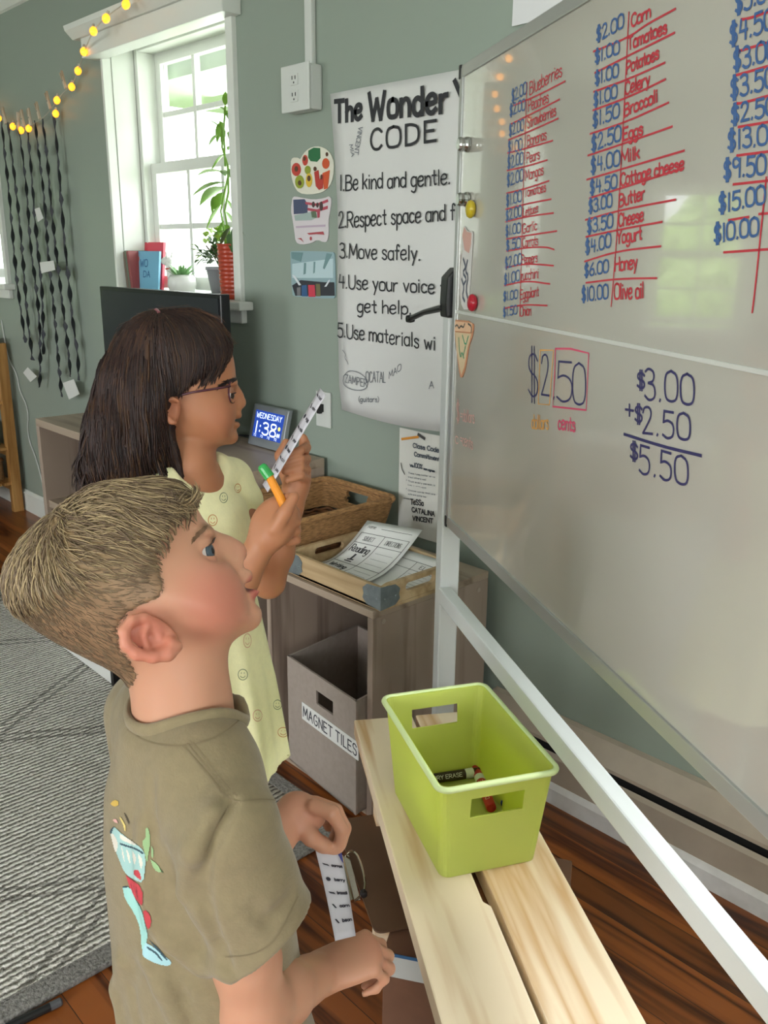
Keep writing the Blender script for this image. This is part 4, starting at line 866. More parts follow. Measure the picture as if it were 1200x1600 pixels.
for x, y, dx, dy in [(368, 352, -5, 34), (372, 345, 20, 22), (378, 345, 16, 28), (360, 355, -18, 26), (358, 365, 4, 22)]:
    b0 = sillpx(x, y, 1.85); e0 = sillpx(x+dx, y+dy, 1.83)-b0; leaf(m2, b0, e0, np.linalg.norm(e0), np.linalg.norm(e0)*.42)
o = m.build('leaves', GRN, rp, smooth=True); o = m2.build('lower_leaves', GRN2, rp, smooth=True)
# bushy plant in grey pot
qx, qy = -2.965, 1.925
bp_ = thing('potted_shrub', (qx, qy, ZS), 'small bushy green plant in a grey tapered pot beside the red pot', 'plant')
m = MB().lathe([(0, 0), (.042, 0), (.06, .1), (.064, .1), (.064, .112), (.058, .112), (.056, .095), (0, .095)], (qx, qy, ZS), n=28); m.build('pot', mat('grey_pot', '8d9094', .5), bp_, smooth=True)
m = MB()
for k in range(150):
    d = rng.normal(size=3); d[2] = abs(d[2])*.8+.1; d /= np.linalg.norm(d); c = np.array([qx, qy, ZS+.125]); R0 = rng.uniform(.03, .105)
    leaf(m, c+d*R0*np.array([1.1, .9, 1.0]), d+rng.normal(size=3)*.5, .032, .022)
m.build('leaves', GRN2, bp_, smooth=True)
m = MB()
for k in range(60):
    d = rng.normal(size=3); d[2] = abs(d[2])+.25; d /= np.linalg.norm(d); c = np.array([qx, qy, ZS+.135])
    leaf(m, c+d*rng.uniform(.08, .115)*np.array([1.1, .9, 1.]), d+rng.normal(size=3)*.5, .03, .02)
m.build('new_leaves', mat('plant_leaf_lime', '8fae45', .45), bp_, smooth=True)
m = MB()
for k in range(10): a = k*.63; m.tube([(qx, qy, ZS+.09), (qx+.03*math.cos(a), qy+.03*math.sin(a), ZS+.15), (qx+.06*math.cos(a), qy+.06*math.sin(a), ZS+.19)], .0022, 5)
m.build('stems', mat('bark', '5a4636', .9), bp_)
# white animal planter with a succulent
lx, ly = -3.225, 1.90
pl_ = thing('animal_planter', (lx, ly, ZS), 'small white ceramic animal planter with spiky succulent on the window sill', 'planter')
CER = mat('white_ceramic', 'dcdcd8', .25)
m = MB(); m.lathe([(0, .0), (.035, 0), (.05, .01), (.058, .04), (.054, .065), (.044, .078), (.04, .075), (.04, .06), (0, .06)], (lx, ly, ZS), n=28); m.tube([(lx-.04, ly-.01, ZS+.05), (lx-.058, ly-.014, ZS+.08), (lx-.064, ly-.016, ZS+.115), (lx-.066, ly-.018, ZS+.13)], [.024, .018, .016, .018], 12); m.lathe([(0, -.03), (.012, -.026), (.017, -.01), (.018, .005), (.012, .02), (0, .024)], (lx-.074, ly-.022, ZS+.13), (-1, -.3, -.1), 14)
for s in (-1, 1): m.tube([(lx-.06, ly-.018+.01*s, ZS+.14), (lx-.058, ly-.018+.014*s, ZS+.165)], [.006, .002], 8)
m.build('body', CER, pl_, smooth=True)
m = MB()
for k in range(22): a = k*2.4; d = np.array([math.cos(a), math.sin(a), 1.1+.5*math.sin(k*1.7)]); leaf(m, (lx+.012*math.cos(a), ly+.012*math.sin(a), ZS+.062), d, .075, .016, droop=.1)
m.build('succulent', mat('succulent_green', '6f9c62', .5), pl_, smooth=True)
m = MB(); m.lathe([(.0, .0), (.016, .0), (.017, .006), (.0, .006)], (lx-.062, ly-.017, ZS+.098), (-.1, -.1, 1), 14); m.build('neck_garland', mat('garland_red', 'b65248', .6), pl_)

# ------------------------------------------------------------------ string lights, pegs and fabric strips
yL = YW-.03
bulbs = [(197, 6), (166, 28), (146, 48), (131, 80), (122, 110), (112, 135), (89, 156), (87, 177), (45, 200), (33, 203), (20, 197), (-2, 184), (-20, 160), (-40, 140)]
sl = thing('string_lights', ony(90, 160, yL), 'string of small warm glowing bulbs draped on the wall left of the window', 'string lights')
wire = [(255, -52), (226, -22)]+bulbs[:7]+[(80, 172), (66, 188)]+bulbs[8:]
m = MB(); ylf = lambda x: yL-.125*float(np.clip((x-126)/12, 0, 1))
W_ = [ony(x+1.5, y-3, ylf(x)) for x, y in wire]; m.tube(chaikin(W_, 2), .0022, 6); m.build('wire', mat('clear_wire', 'b7b3a4', .4), sl)
BULB = mat('warm_bulb', 'ffb84a', .3, emit='ff9d1e', estr=2.0)
for x, y in [(255, -52), (226, -22)]+bulbs:
    p = ony(x, y, ylf(x)-.006); m = MB(); d = np.array([rng.uniform(-.4, .4), -.25, -1]); m.lathe([(0, -.016), (.007, -.013), (.0135, -.004), (.0145, .004), (.011, .013), (.004, .018), (0, .019)], p, d, 14); b = m.build('bulb', BULB, sl, smooth=True)
    m = MB().lathe([(0, -.026), (.005, -.026), (.006, -.014), (0, -.013)], p, d, 8); m.build('socket', mat('clear_wire', 'b7b3a4', .4), b)
PEG = wood('peg_wood', 'd6c6b0', 'b39c82', 2, rough=.6, bump=0)
pegs = [(8, 182, -18), (30, 190, 14), (37, 186, -16), (48, 184, -14), (61, 174, -22), (77, 158, -24), (101, 126, -28)]
for k, (x, y, an) in enumerate(pegs):
    p = ony(x, y, yL-.008); a = math.radians(an); d = np.array([math.sin(a), 0, math.cos(a)]); s = np.array([math.cos(a), 0, -math.sin(a)])
    where = ['leftmost peg holding a strip at the photo edge', 'short peg tilted right, second from left', 'peg tilted left beside the right tilted peg', 'peg above the lowest bulbs, fourth from left', 'peg fifth from left in the row', 'peg highest among those holding strips', 'lone peg on the rising string below the window top'][k]
    t = thing('clothespin', p-d*.045, 'wooden '+where, 'clothespin', 'wooden pegs on the string lights')
    for sg in (-1, 1):
        m = MB(); q = [p-d*.036+s*sg*.003, p+s*sg*.0035, p+d*.04+s*sg*.008]
        m.prism([q[0]-s*.0025, q[0]+s*.0025, q[1]+s*.003, q[2]+s*.002, q[2]-s*.002, q[1]-s*.003], (0, -.010, 0)); m.build('jaw', PEG, t)
    m = MB().lathe([(0, 0), (.0035, 0), (.0035, .012), (0, .012)], p+np.array([0, .001, 0]), (0, -1, 0), 8); m.build('spring', mat('spring_wire', '8c8c8c', .3, 1), t)
STRIPM = mat('grey_strip_fabric', '3d3f45', .85, noise=.25, nscale=40)
Zg = lambda L: [(x/3.478, 180+y/3.478) for x, y in L]
strips = [([(10, 30), (30, 240), (52, 430), (75, 720), (92, 900), (120, 1100), (140, 1235)], 'leftmost'), ([(45, 40), (70, 250), (97, 480), (115, 650), (138, 950), (150, 1100), (178, 1330)], 'second from the left'), ([(105, 70), (135, 300), (150, 450), (165, 700), (190, 880), (215, 1090), (222, 1340), (215, 1480)], 'third from the left'), ([(150, 60), (178, 380), (190, 560), (205, 720), (232, 960), (238, 1300)], 'fourth from the left'),
    ([(190, 30), (215, 230), (245, 470), (262, 760), (295, 1050), (318, 1330), (337, 1530)], 'fifth from the left'), ([(232, 20), (255, 200), (285, 560), (315, 820), (345, 1060), (372, 1270), (385, 1420)], 'sixth from the left'), ([(292, -20), (320, 260), (345, 620), (372, 880), (395, 1120), (425, 1300), (428, 1440)], 'rightmost, nearest the window')]
for k, (L, lb) in enumerate(strips):
    pts = chaikin([ony(x, y, YW-.035-.004*(k % 3)) for x, y in Zg(L)], 3)
    seg = np.cumsum([0]+[np.linalg.norm(b-a) for a, b in zip(pts[:-1], pts[1:])]); n_ = 110; s_ = np.linspace(0, seg[-1], n_); P = np.stack([np.interp(s_, seg, pts[:, i]) for i in range(3)], 1)
    ph = 2.2*k; kn = rng.uniform(.075, .11); rows = []
    for i in range(n_):
        c = s_[i]/kn+ph; wv = abs(math.sin(PI*c/1.0)); big = .6+.7*rng.random(1)[0]*0+.5*abs(math.sin(c*.7+k)); hw = (.011+.019*wv**1.3*big)*(.6+.4*min(1, s_[i]/seg[-1]*2))
        tw = PI*.42*math.sin(c*2.1+k); d = np.array([math.cos(tw), -abs(math.sin(tw))*.5, 0])
        rows.append([P[i]-d*hw, P[i]-np.array([0, .007*wv, 0]), P[i]+d*hw])
    m = MB().grid(rows); t = m.build('fabric_strip', STRIPM, base=P[0], smooth=True); sm = t.modifiers.new('thickness', 'SOLIDIFY'); sm.thickness = .0015
    tag(t, f'dark grey twisted fabric strip hanging from a peg, {lb}', 'fabric strip', 'twisted fabric strips of the wall hanging')
CARD = mat('white_card', 'd5d6d2', .6)
for (L, lb) in (([(340, 1455), (400, 1435), (432, 1515), (375, 1545)], 'small white card hanging at the lower right end of the fabric strips'), ([(125, 1400), (150, 1370), (200, 1420), (165, 1450)], 'small white card turned edgewise at the lower left of fabric strips'), ([(215, 800), (290, 790), (300, 840), (225, 860)], 'small white card clipped halfway down the fabric strips'), ([(188, 510), (215, 500), (235, 560), (205, 580)], 'small grey white card high among the fabric strips')):
    m = MB(); q = [ony(x, y, YW-.05) for x, y in Zg(L)]; m.prism(q, (0, .0012, 0)); tag(m.build('card', CARD, base=np.mean(q, axis=0)), lb, 'card', 'cards among the fabric strips')
cordp = [(2, 500), (12, 560), (27, 585), (30, 610), (45, 640), (42, 680), (58, 720), (70, 770)]
m = MB().tube(chaikin([ony(x, y, YW-.006) for x, y in cordp], 2), .003, 6); tag(m.build('cord', mat('white_plastic', 'c9ccc8', .35), base=ony(45, 640)), 'thin white cord trailing down the wall left of the console', 'cord')

# wooden shelf at the left edge
PINE = wood('honey_pine', 'b98a4e', '94652f', 2, rough=.5, scale=1., rings=5, bump=.05)
PINEH = wood('honey_pine_flat', 'b98a4e', '94652f', 0, rough=.5, scale=1., rings=5, bump=.05)
sh = thing('pine_shelf', (-5.3, 1.62, 0), 'honey pine open shelf at the far left against the wall', 'shelf')
hz = ony(14, 541, 1.74)[2]
for x in (-4.955, -5.65):
    for y in (1.46, 1.735): MB().box((x, y, 0), (x+.045, y+.055, hz)).build('post', PINE, sh, bevel=.003)
for z in (.12, .32, .58, hz-.03):
    m = MB(); m.box((-5.605, 1.475, z), (-4.955, 1.495, z+.04)); m.box((-5.605, 1.745, z), (-4.955, 1.765, z+.04))
    for k in range(4): m.box((-5.64, 1.475+.075*k, z+.04), (-4.92, 1.535+.075*k, z+.055))
    m.build('shelf_board', PINEH, sh)
for z, lb, c in ((.175, 'brown woven basket on the lowest board of the pine shelf', 0), (.375, 'dull olive storage tub on the middle board of the pine shelf', 1)):
    t = thing('shelf_basket', (-5.16, 1.62, z), lb, 'basket'); m = MB(); P = rrect(-5.28, -5.0, 1.5, 1.74, r=.03)
    m.prism([(x, y, z+.001) for x, y in P], (0, 0, .11)); m.build('body', (WICK, mat('olive_tub', '6b6a4a', .6))[c], t); m = MB(); Pr = [(x, y, z+.112) for x, y in P]; m.tube(Pr+Pr[:1], .008, 6); m.build('rim', (WICK, mat('olive_tub', '6b6a4a', .6))[c], t)

# ------------------------------------------------------------------ rug, floor things
RUG = bpy.data.materials.new('loop_rug'); RUG.use_nodes = True; L = RUG.node_tree.links; b = RUG.node_tree.nodes['Principled BSDF']
b.inputs['Roughness'].default_value = .95; b.inputs['Specular IOR Level'].default_value = .1
def mth(op, a, bb=None, c=None):
    x = nd(RUG, 'ShaderNodeMath', operation=op)
    for i, v in enumerate((a, bb, c)):
        if v is None: continue
        if isinstance(v, (int, float)): x.inputs[i].default_value = v
        else: L.new(v, x.inputs[i])
    return x.outputs[0]
tc = nd(RUG, 'ShaderNodeTexCoord'); nz = nd(RUG, 'ShaderNodeTexNoise'); nz.inputs['Scale'].default_value = 60; nz.inputs['Detail'].default_value = 2; L.new(tc.outputs['Object'], nz.inputs[0])
sx = nd(RUG, 'ShaderNodeSeparateXYZ'); L.new(tc.outputs['Object'], sx.inputs[0])
nz2 = nd(RUG, 'ShaderNodeTexNoise'); nz2.inputs['Scale'].default_value = 150; nz2.inputs['Detail'].default_value = 2; L.new(tc.outputs['Object'], nz2.inputs[0])
wob = mth('MULTIPLY_ADD', nz.outputs[0], .012, sx.outputs[0])
row = mth('SINE', mth('MULTIPLY', wob, 2*PI/.0165))
loop = mth('MULTIPLY_ADD', row, .5, mth('MULTIPLY', nz2.outputs[0], .85))
cr_ = nd(RUG, 'ShaderNodeValToRGB'); L.new(loop, cr_.inputs[0]); cr_.color_ramp.elements[0].position = .02; cr_.color_ramp.elements[0].color = (*srgb('807b73'), 1); cr_.color_ramp.elements[1].position = .46; cr_.color_ramp.elements[1].color = (*srgb('f6f2ea'), 1)
# dark diamond lines
def dline(sg, off):
    v = mth('MULTIPLY_ADD', sx.outputs[0], sg*1.0, mth('MULTIPLY', sx.outputs[1], .62)); v = mth('ADD', v, mth('MULTIPLY', nz.outputs[0], .03))
    return mth('LESS_THAN', mth('ABSOLUTE', mth('SUBTRACT', mth('PINGPONG', mth('ADD', v, off), .42), .40)), .007)
ln_ = mth('MAXIMUM', dline(1, .05), dline(-1, .05))
mxr = nd(RUG, 'ShaderNodeMix', data_type='RGBA'); L.new(mth('MULTIPLY', ln_, .6), mxr.inputs['Factor']); L.new(cr_.outputs[0], mxr.inputs['A']); mxr.inputs['B'].default_value = (*srgb('625e58'), 1)
L.new(mxr.outputs['Result'], b.inputs['Base Color']); bm_ = nd(RUG, 'ShaderNodeBump'); bm_.inputs['Strength'].default_value = .9; bm_.inputs['Distance'].default_value = .01; L.new(loop, bm_.inputs['Height']); L.new(bm_.outputs[0], b.inputs['Normal'])
rx0, rx1, ry0, ry1 = -4.4, -1.45, -2.3, 1.27
rg = thing('area_rug', ((rx0+rx1)/2, (ry0+ry1)/2, 0), 'large grey and cream looped area rug with dark edge binding', 'rug')
m = MB()
nx_, ny_ = 90, 40
m.grid([[(x, y, .013+.002*math.sin(x*5)*math.sin(y*4)) for x in np.linspace(rx0+.03, rx1-.03, nx_)] for y in np.linspace(ry0+.03, ry1-.03, ny_)], (0, 0, -.011)); m.build('pile', RUG, rg, smooth=True)
m = MB(); bt = .05
def pile_strip(a, b2):
    m.obox((a[0], a[1], .001), (b2[0]-a[0], 0, 0), (0, b2[1]-a[1], 0), (0, 0, .014))
pile_strip((rx1-bt, ry0), (rx1, ry1)); pile_strip((rx0, ry0), (rx0+bt, ry1)); pile_strip((rx0+bt, ry0), (rx1-bt, ry0+bt)); pile_strip((rx0+bt, ry1-bt), (rx1-bt, ry1))
m.build('binding', mat('rug_binding', '83807c', .95, noise=.45, nscale=130, bump=1.0, bscale=160), rg, bevel=.006)
sg = thing('floor_board_sign', (-2.85, 1.19, .016), 'low white panel with black end standing on the rug behind the boy', 'panel')
MB().box((-3.15, 1.168, .017), (-2.572, 1.19, .115)).build('panel', mat('panel_white', 'd9d9d6', .4), sg)
m = MB(); m.box((-2.572, 1.163, .017), (-2.552, 1.21, .125)); m.box((-3.15, 1.163, .115), (-2.572, 1.195, .125)); m.box((-3.16, 1.163, .017), (-3.15, 1.2, .125)); m.build('edge_trim', mat('black_plastic', '141416', .4), sg)
pa, pb = onz(10, 1606, .009), onz(97, 1564, .009)
mk = thing('black_marker_pen', (*((pa+pb)/2)[:2], .0), 'black marker pen with grey tip lying on the floor by the rug corner', 'pen')
d = pb-pa; m = MB(); m.tube([pa, pa+d*.8], .0085, 12); m.build('barrel', mat('black_plastic', '141416', .4), mk); m = MB(); m.tube([pa+d*.78, pa+d*.97, pb], [.0088, .0085, .006], 12); m.build('cap', mat('grey_cap', '55565a', .4), mk)

# ------------------------------------------------------------------ bench
ZB = .45
bl0, bl1, br0 = onz(553, 1125, ZB), onz(690, 1600, ZB), onz(850, 1310, ZB)
bdir = (bl1-bl0); bdir[2] = 0; bdir /= np.linalg.norm(bdir); bnr = np.array([-bdir[1], bdir[0], 0.])
wB = float(np.dot(br0-bl0, bnr)); LB = 1.34
ang = math.atan2(bdir[1], bdir[0])
PINEB = wood('raw_pine_plank', 'ead6b8', 'c9a173', 0, rot=ang, rough=.5, scale=.75, rings=9, bump=.08)
bench = thing('plank_bench', (*(bl0+bdir*LB/2+bnr*wB/2)[:2], 0), 'raw pine bench of two wide planks under the green bin', 'bench')
def bp2(s, n, z): return np.array([*(bl0+bdir*s+bnr*n)[:2], z])
g0 = .497*wB; gp = .004; sl0, sl1 = .44, .585
def plank(outline): m = MB(); m.prism([bp2(s, n, ZB-.036) for s, n in outline], (0, 0, .036)); return m.build('plank', PINEB, bench, bevel=.003)
plank([(0, 0), (LB, 0), (LB, g0-gp), (sl1+.012, g0-gp), (sl1, g0-.014), (sl0, g0-.014), (sl0-.012, g0-gp), (0, g0-gp)])
plank([(0, g0+gp), (sl0, g0+gp), (sl1, g0+gp+.002), (LB, g0+gp), (LB, wB), (0, wB)])
LEGW = wood('dark_pine_leg', '8a5a38', '5f3a22', 2, rough=.6, bump=.05)
for s in (.16, LB-.16):
    m = MB(); m.prism([bp2(s-.018, .02, 0), bp2(s-.018, wB-.02, 0), bp2(s-.018, wB-.02, ZB-.037), bp2(s-.018, .02, ZB-.037)], bdir*.036); m.build('leg', PINEB, bench)
m = MB(); m.obox(bp2(.178, g0-.016, ZB-.14), bdir*(LB-.356), bnr*.035, (0, 0, .10)); m.build('stretcher', LEGW, bench)
# green bin
GREEN = bpy.data.materials.new('lime_plastic'); GREEN.use_nodes = True; b = GREEN.node_tree.nodes['Principled BSDF']; L = GREEN.node_tree.links
b.inputs['Base Color'].default_value = (*srgb('dce280'), 1); b.inputs['Roughness'].default_value = .38
tl = nd(GREEN, 'ShaderNodeBsdfTranslucent'); tl.inputs[0].default_value = (*srgb('dfe86c'), 1); mx = nd(GREEN, 'ShaderNodeMixShader'); mx.inputs[0].default_value = .5
L.new(b.outputs[0], mx.inputs[1]); L.new(tl.outputs[0], mx.inputs[2]); L.new(mx.outputs[0], GREEN.node_tree.nodes['Material Output'].inputs[0])
zr = .635; R4 = [onz(x, y, zr) for x, y in ((594, 1090), (755, 1062), (877, 1200), (688, 1243))]
cR = np.mean(R4, axis=0); ul_ = (R4[3]-R4[0]+R4[2]-R4[1]); ul_[2] = 0; LR = np.linalg.norm(ul_)/2; ul_ /= np.linalg.norm(ul_); uw_ = np.array([-ul_[1], ul_[0], 0]); WR = abs(float(np.dot(R4[1]-R4[0], uw_)))
if np.dot(R4[1]-R4[0], uw_) < 0: uw_ = -uw_
cB = np.array([*cR[:2], ZB+.001]); zb0 = ZB+.001
binr = thing('green_bin', cB, 'lime green plastic bin with cut-out handles standing on the bench', 'bin')
def bpt(u, w, z): return cB+ul_*u+uw_*w+np.array([0, 0, z-zb0])
def sect(z, ins=0.):
    f = (z-zb0)/(zr-zb0); return (LR/2-.008-.020*(1-f)-ins, WR/2-.007-.014*(1-f)-ins)
def rr2(hl, hw, r=.016, n=4):
    P = []
    for sx_, sy_, a0 in ((1, 1, 0), (-1, 1, PI/2), (-1, -1, PI), (1, -1, 3*PI/2)):
        for a in np.linspace(a0, a0+PI/2, n+1): P.append((sx_*(hl-r)+r*math.cos(a), sy_*(hw-r)+r*math.sin(a)))
    return P
def bin_shell(ins, r):
    levels = [zb0, zb0+.006, zb0+.05, .560, .566, .604, .610, zr-.008, zr-.001]; V = []; ws = np.array([-.046, .046])
    rowsP = []
    for z in levels:
        hl, hw = sect(max(z, zb0), ins); P = rr2(hl, hw, r); Q_ = []
        for a, b2 in zip(P, P[1:]+P[:1]):
            Q_.append(a)
            if abs(a[0]-b2[0]) < 1e-6 and abs(b2[1]-a[1]) > .05:   # short sides: insert the handle edges
                sg_ = 1 if b2[1] > a[1] else -1; Q_ += [(a[0], -.046*sg_), (a[0], .046*sg_)]
        rowsP.append([(x, y, z) for x, y in Q_])
    return rowsP
OUT = bin_shell(0, .016); INN = bin_shell(.0028, .0135); n_ = len(OUT[0]); m = MB(); V = []; F = []
for S in (OUT, INN): 
    for r_ in S: V += [bpt(*p) for p in r_]
nl = len(OUT); idx = lambda s, i, k: s*nl*n_+i*n_+k % n_
isH = lambda i, k: i == 4 and abs(OUT[0][k][0]) > .05 and abs(abs(OUT[0][k][1])-.046) < 1e-6 and abs(abs(OUT[0][(k+1) % n_][1])-.046) < 1e-6 and OUT[0][k][1]*OUT[0][(k+1) % n_][1] < 0
for i in range(nl-1):
    for k in range(n_):
        if isH(i, k):
            F += [(idx(0, i, k), idx(0, i, k+1), idx(1, i, k+1), idx(1, i, k)), (idx(0, i+1, k+1), idx(0, i+1, k), idx(1, i+1, k), idx(1, i+1, k+1)), (idx(0, i+1, k), idx(0, i, k), idx(1, i, k), idx(1, i+1, k)), (idx(0, i, k+1), idx(0, i+1, k+1), idx(1, i+1, k+1), idx(1, i, k+1))]; continue
        F.append((idx(0, i, k), idx(0, i, k+1), idx(0, i+1, k+1), idx(0, i+1, k))); F.append((idx(1, i, k+1), idx(1, i, k), idx(1, i+1, k), idx(1, i+1, k+1)))
F.append(tuple(idx(0, 0, k) for k in range(n_))[::-1]); F.append(tuple(idx(1, 1, k) for k in range(n_)))
F += [(idx(0, nl-1, k), idx(0, nl-1, k+1), idx(1, nl-1, k+1), idx(1, nl-1, k)) for k in range(n_)]
m.add(V, F); m.build('body', GREEN, binr)
m = MB(); P = rr2(LR/2-.004, WR/2-.004, .018, 6); Pp = [bpt(x, y, zr-.003) for x, y in P]; m.tube(Pp+Pp[:2], .0052, 8, cap=False); m.build('rim', mat('pale_lime_rim', 'd3e4a6', .35), binr, smooth=True)
# dry-erase markers in the bin
def marker(p, q, label, body, band, z=zb0+.0075+.0145, r=.0095, text=None):
    p, q = np.array(p, float), np.array(q, float); p[2] = q[2] = zb0+.0062+r; t = thing('dry_erase_marker', (p+q)/2-np.array([0, 0, r]), label, 'marker', 'dry erase markers in the green bin'); d = q-p
    MB().tube([p, p+d*.02, p+d*.60], [r*.9, r, r], 16).build('barrel', mat('marker_'+body, body, .35), t, smooth=False)
    MB().tube([p+d*.60, p+d*.72], r*1.03, 16).build('band', mat('marker_band', 'd9dcd2', .4), t)
    MB().tube([p+d*.715, p+d*.97, q], [r*.98, r*.86, r*.7], 16).build('cap', mat('marker_cap_'+band, band, .35), t)
    m = MB(); st, W_ = strokes('DRY ERASE', 1.6, 0); L_ = np.linalg.norm(d); dn = d/L_; sd_ = np.cross([0, 0, 1.], dn)
    cdir = CAM-(p+q)/2; cdir -= dn*np.dot(cdir, dn); cdir /= np.linalg.norm(cdir); sd_ = np.cross(cdir, dn)
    for qq in st: ribbon(m, [p+d*(.12+x/W_*.42)+cdir*r*1.01+sd_*(y/8-.5)*.007 for x, y in chaikin(qq, 1)], .0009, cdir, .0004)
    m.build('print', mat('marker_print', 'd8d6cf', .5), t)
    return t
def inbin(x, y): return onz(x, y, zb0+.017)
marker(inbin(662, 1218), inbin(768, 1202), 'dark brown dry erase marker lying across the green bin', '2e1c19', '35211d')
marker(inbin(768, 1262), inbin(742, 1196), 'red dry erase marker in the green bin pointing at the brown cap', 'b0202a', 'b0202a')
marker(inbin(790, 1256), inbin(800, 1196), 'dry erase marker with blue end at the right of the green bin', '2a4c9c', '2a4c9c')

# cardboard box and clipboard under the bench
CARDB = mat('brown_cardboard', '6b4a36', .8, noise=.06, nscale=30)
c0_ = onz(598, 1486, .30); e1 = onz(668, 1500, .30)-c0_; e1[2] = 0; e1 /= np.linalg.norm(e1); e2 = np.array([-e1[1], e1[0], 0])
cbx = thing('cardboard_box', (*(c0_+e1*.14+e2*.15)[:2], 0), 'brown cardboard box with a white blue-edged band under the bench', 'box')
MB().obox((*c0_[:2], .001), e1*.30, e2*.32, (0, 0, .297)).build('carton', CARDB, cbx, bevel=.003)
nb_ = -e2
m = MB(); m.obox((*(c0_+nb_*.0005+e1*.0)[:2], .252), e1*.30, nb_*.001, (0, 0, .042)); m.build('white_band', mat('box_white', 'b9bcb8', .6), cbx); m = MB(); m.obox((*(c0_+nb_*.0005)[:2], .294), e1*.30, nb_*.0012, (0, 0, .006)); m.build('blue_edge', mat('box_blue', '2f5d86', .6), cbx)
HB = mat('brown_hardboard', '5d4330', .55, noise=.12, nscale=8)
zc = .302
k0, k1 = onz(524, 1284, zc), onz(586, 1461, zc); kd = k1-k0; LK = np.linalg.norm(kd); kd /= LK; kn_ = np.array([-kd[1], kd[0], 0])
if kn_[0] < 0: kn_ = -kn_
cl = thing('clipboard', (*(k0+kd*LK/2+kn_*.12)[:2], zc), 'brown hardboard clipboard with a metal clip lying on the cardboard box', 'clipboard')
m = MB(); o_ = []
for cx_, cy_, a0 in ((LK-.015, .23-.015, 0), (.015, .23-.015, PI/2), (.015, .015, PI), (LK-.015, .015, 3*PI/2)):
    for a in np.linspace(a0, a0+PI/2, 5): o_.append((cx_+.015*math.cos(a), cy_+.015*math.sin(a)))
m.prism([k0+kd*s+kn_*n_ for s, n_ in o_], (0, 0, .0035)); m.build('board', HB, cl)
CHR = mat('clip_chrome', 'b9b2a2', .15, 1)
j0, j1 = onz(534, 1338, zc+.012), onz(551, 1408, zc+.012); jn = kn_
m = MB(); m.tube([j0, j1], .0035, 8); m.prism([j0, j1, j1+jn*.014, j0+jn*.014], (0, 0, -.0015)); w_ = [j0+jn*.006, j0+jn*.020+np.array([0, 0, .012]), j0*.75+j1*.25+jn*.029+np.array([0, 0, .016]), j0*.2+j1*.8+jn*.029+np.array([0, 0, .016]), j1+jn*.02+np.array([0, 0, .012]), j1+jn*.004]
m.tube(chaikin(w_, 2), .0022, 8); m.build('clip', CHR, cl)
m = MB().lathe([(0, -.006), (.006, -.005), (.007, 0), (.006, .005), (0, .006)], j1+jn*.02+np.array([0, 0, .012]), bdir, 10); m.build('clip_tip', mat('black_plastic', '141416', .4), cl)
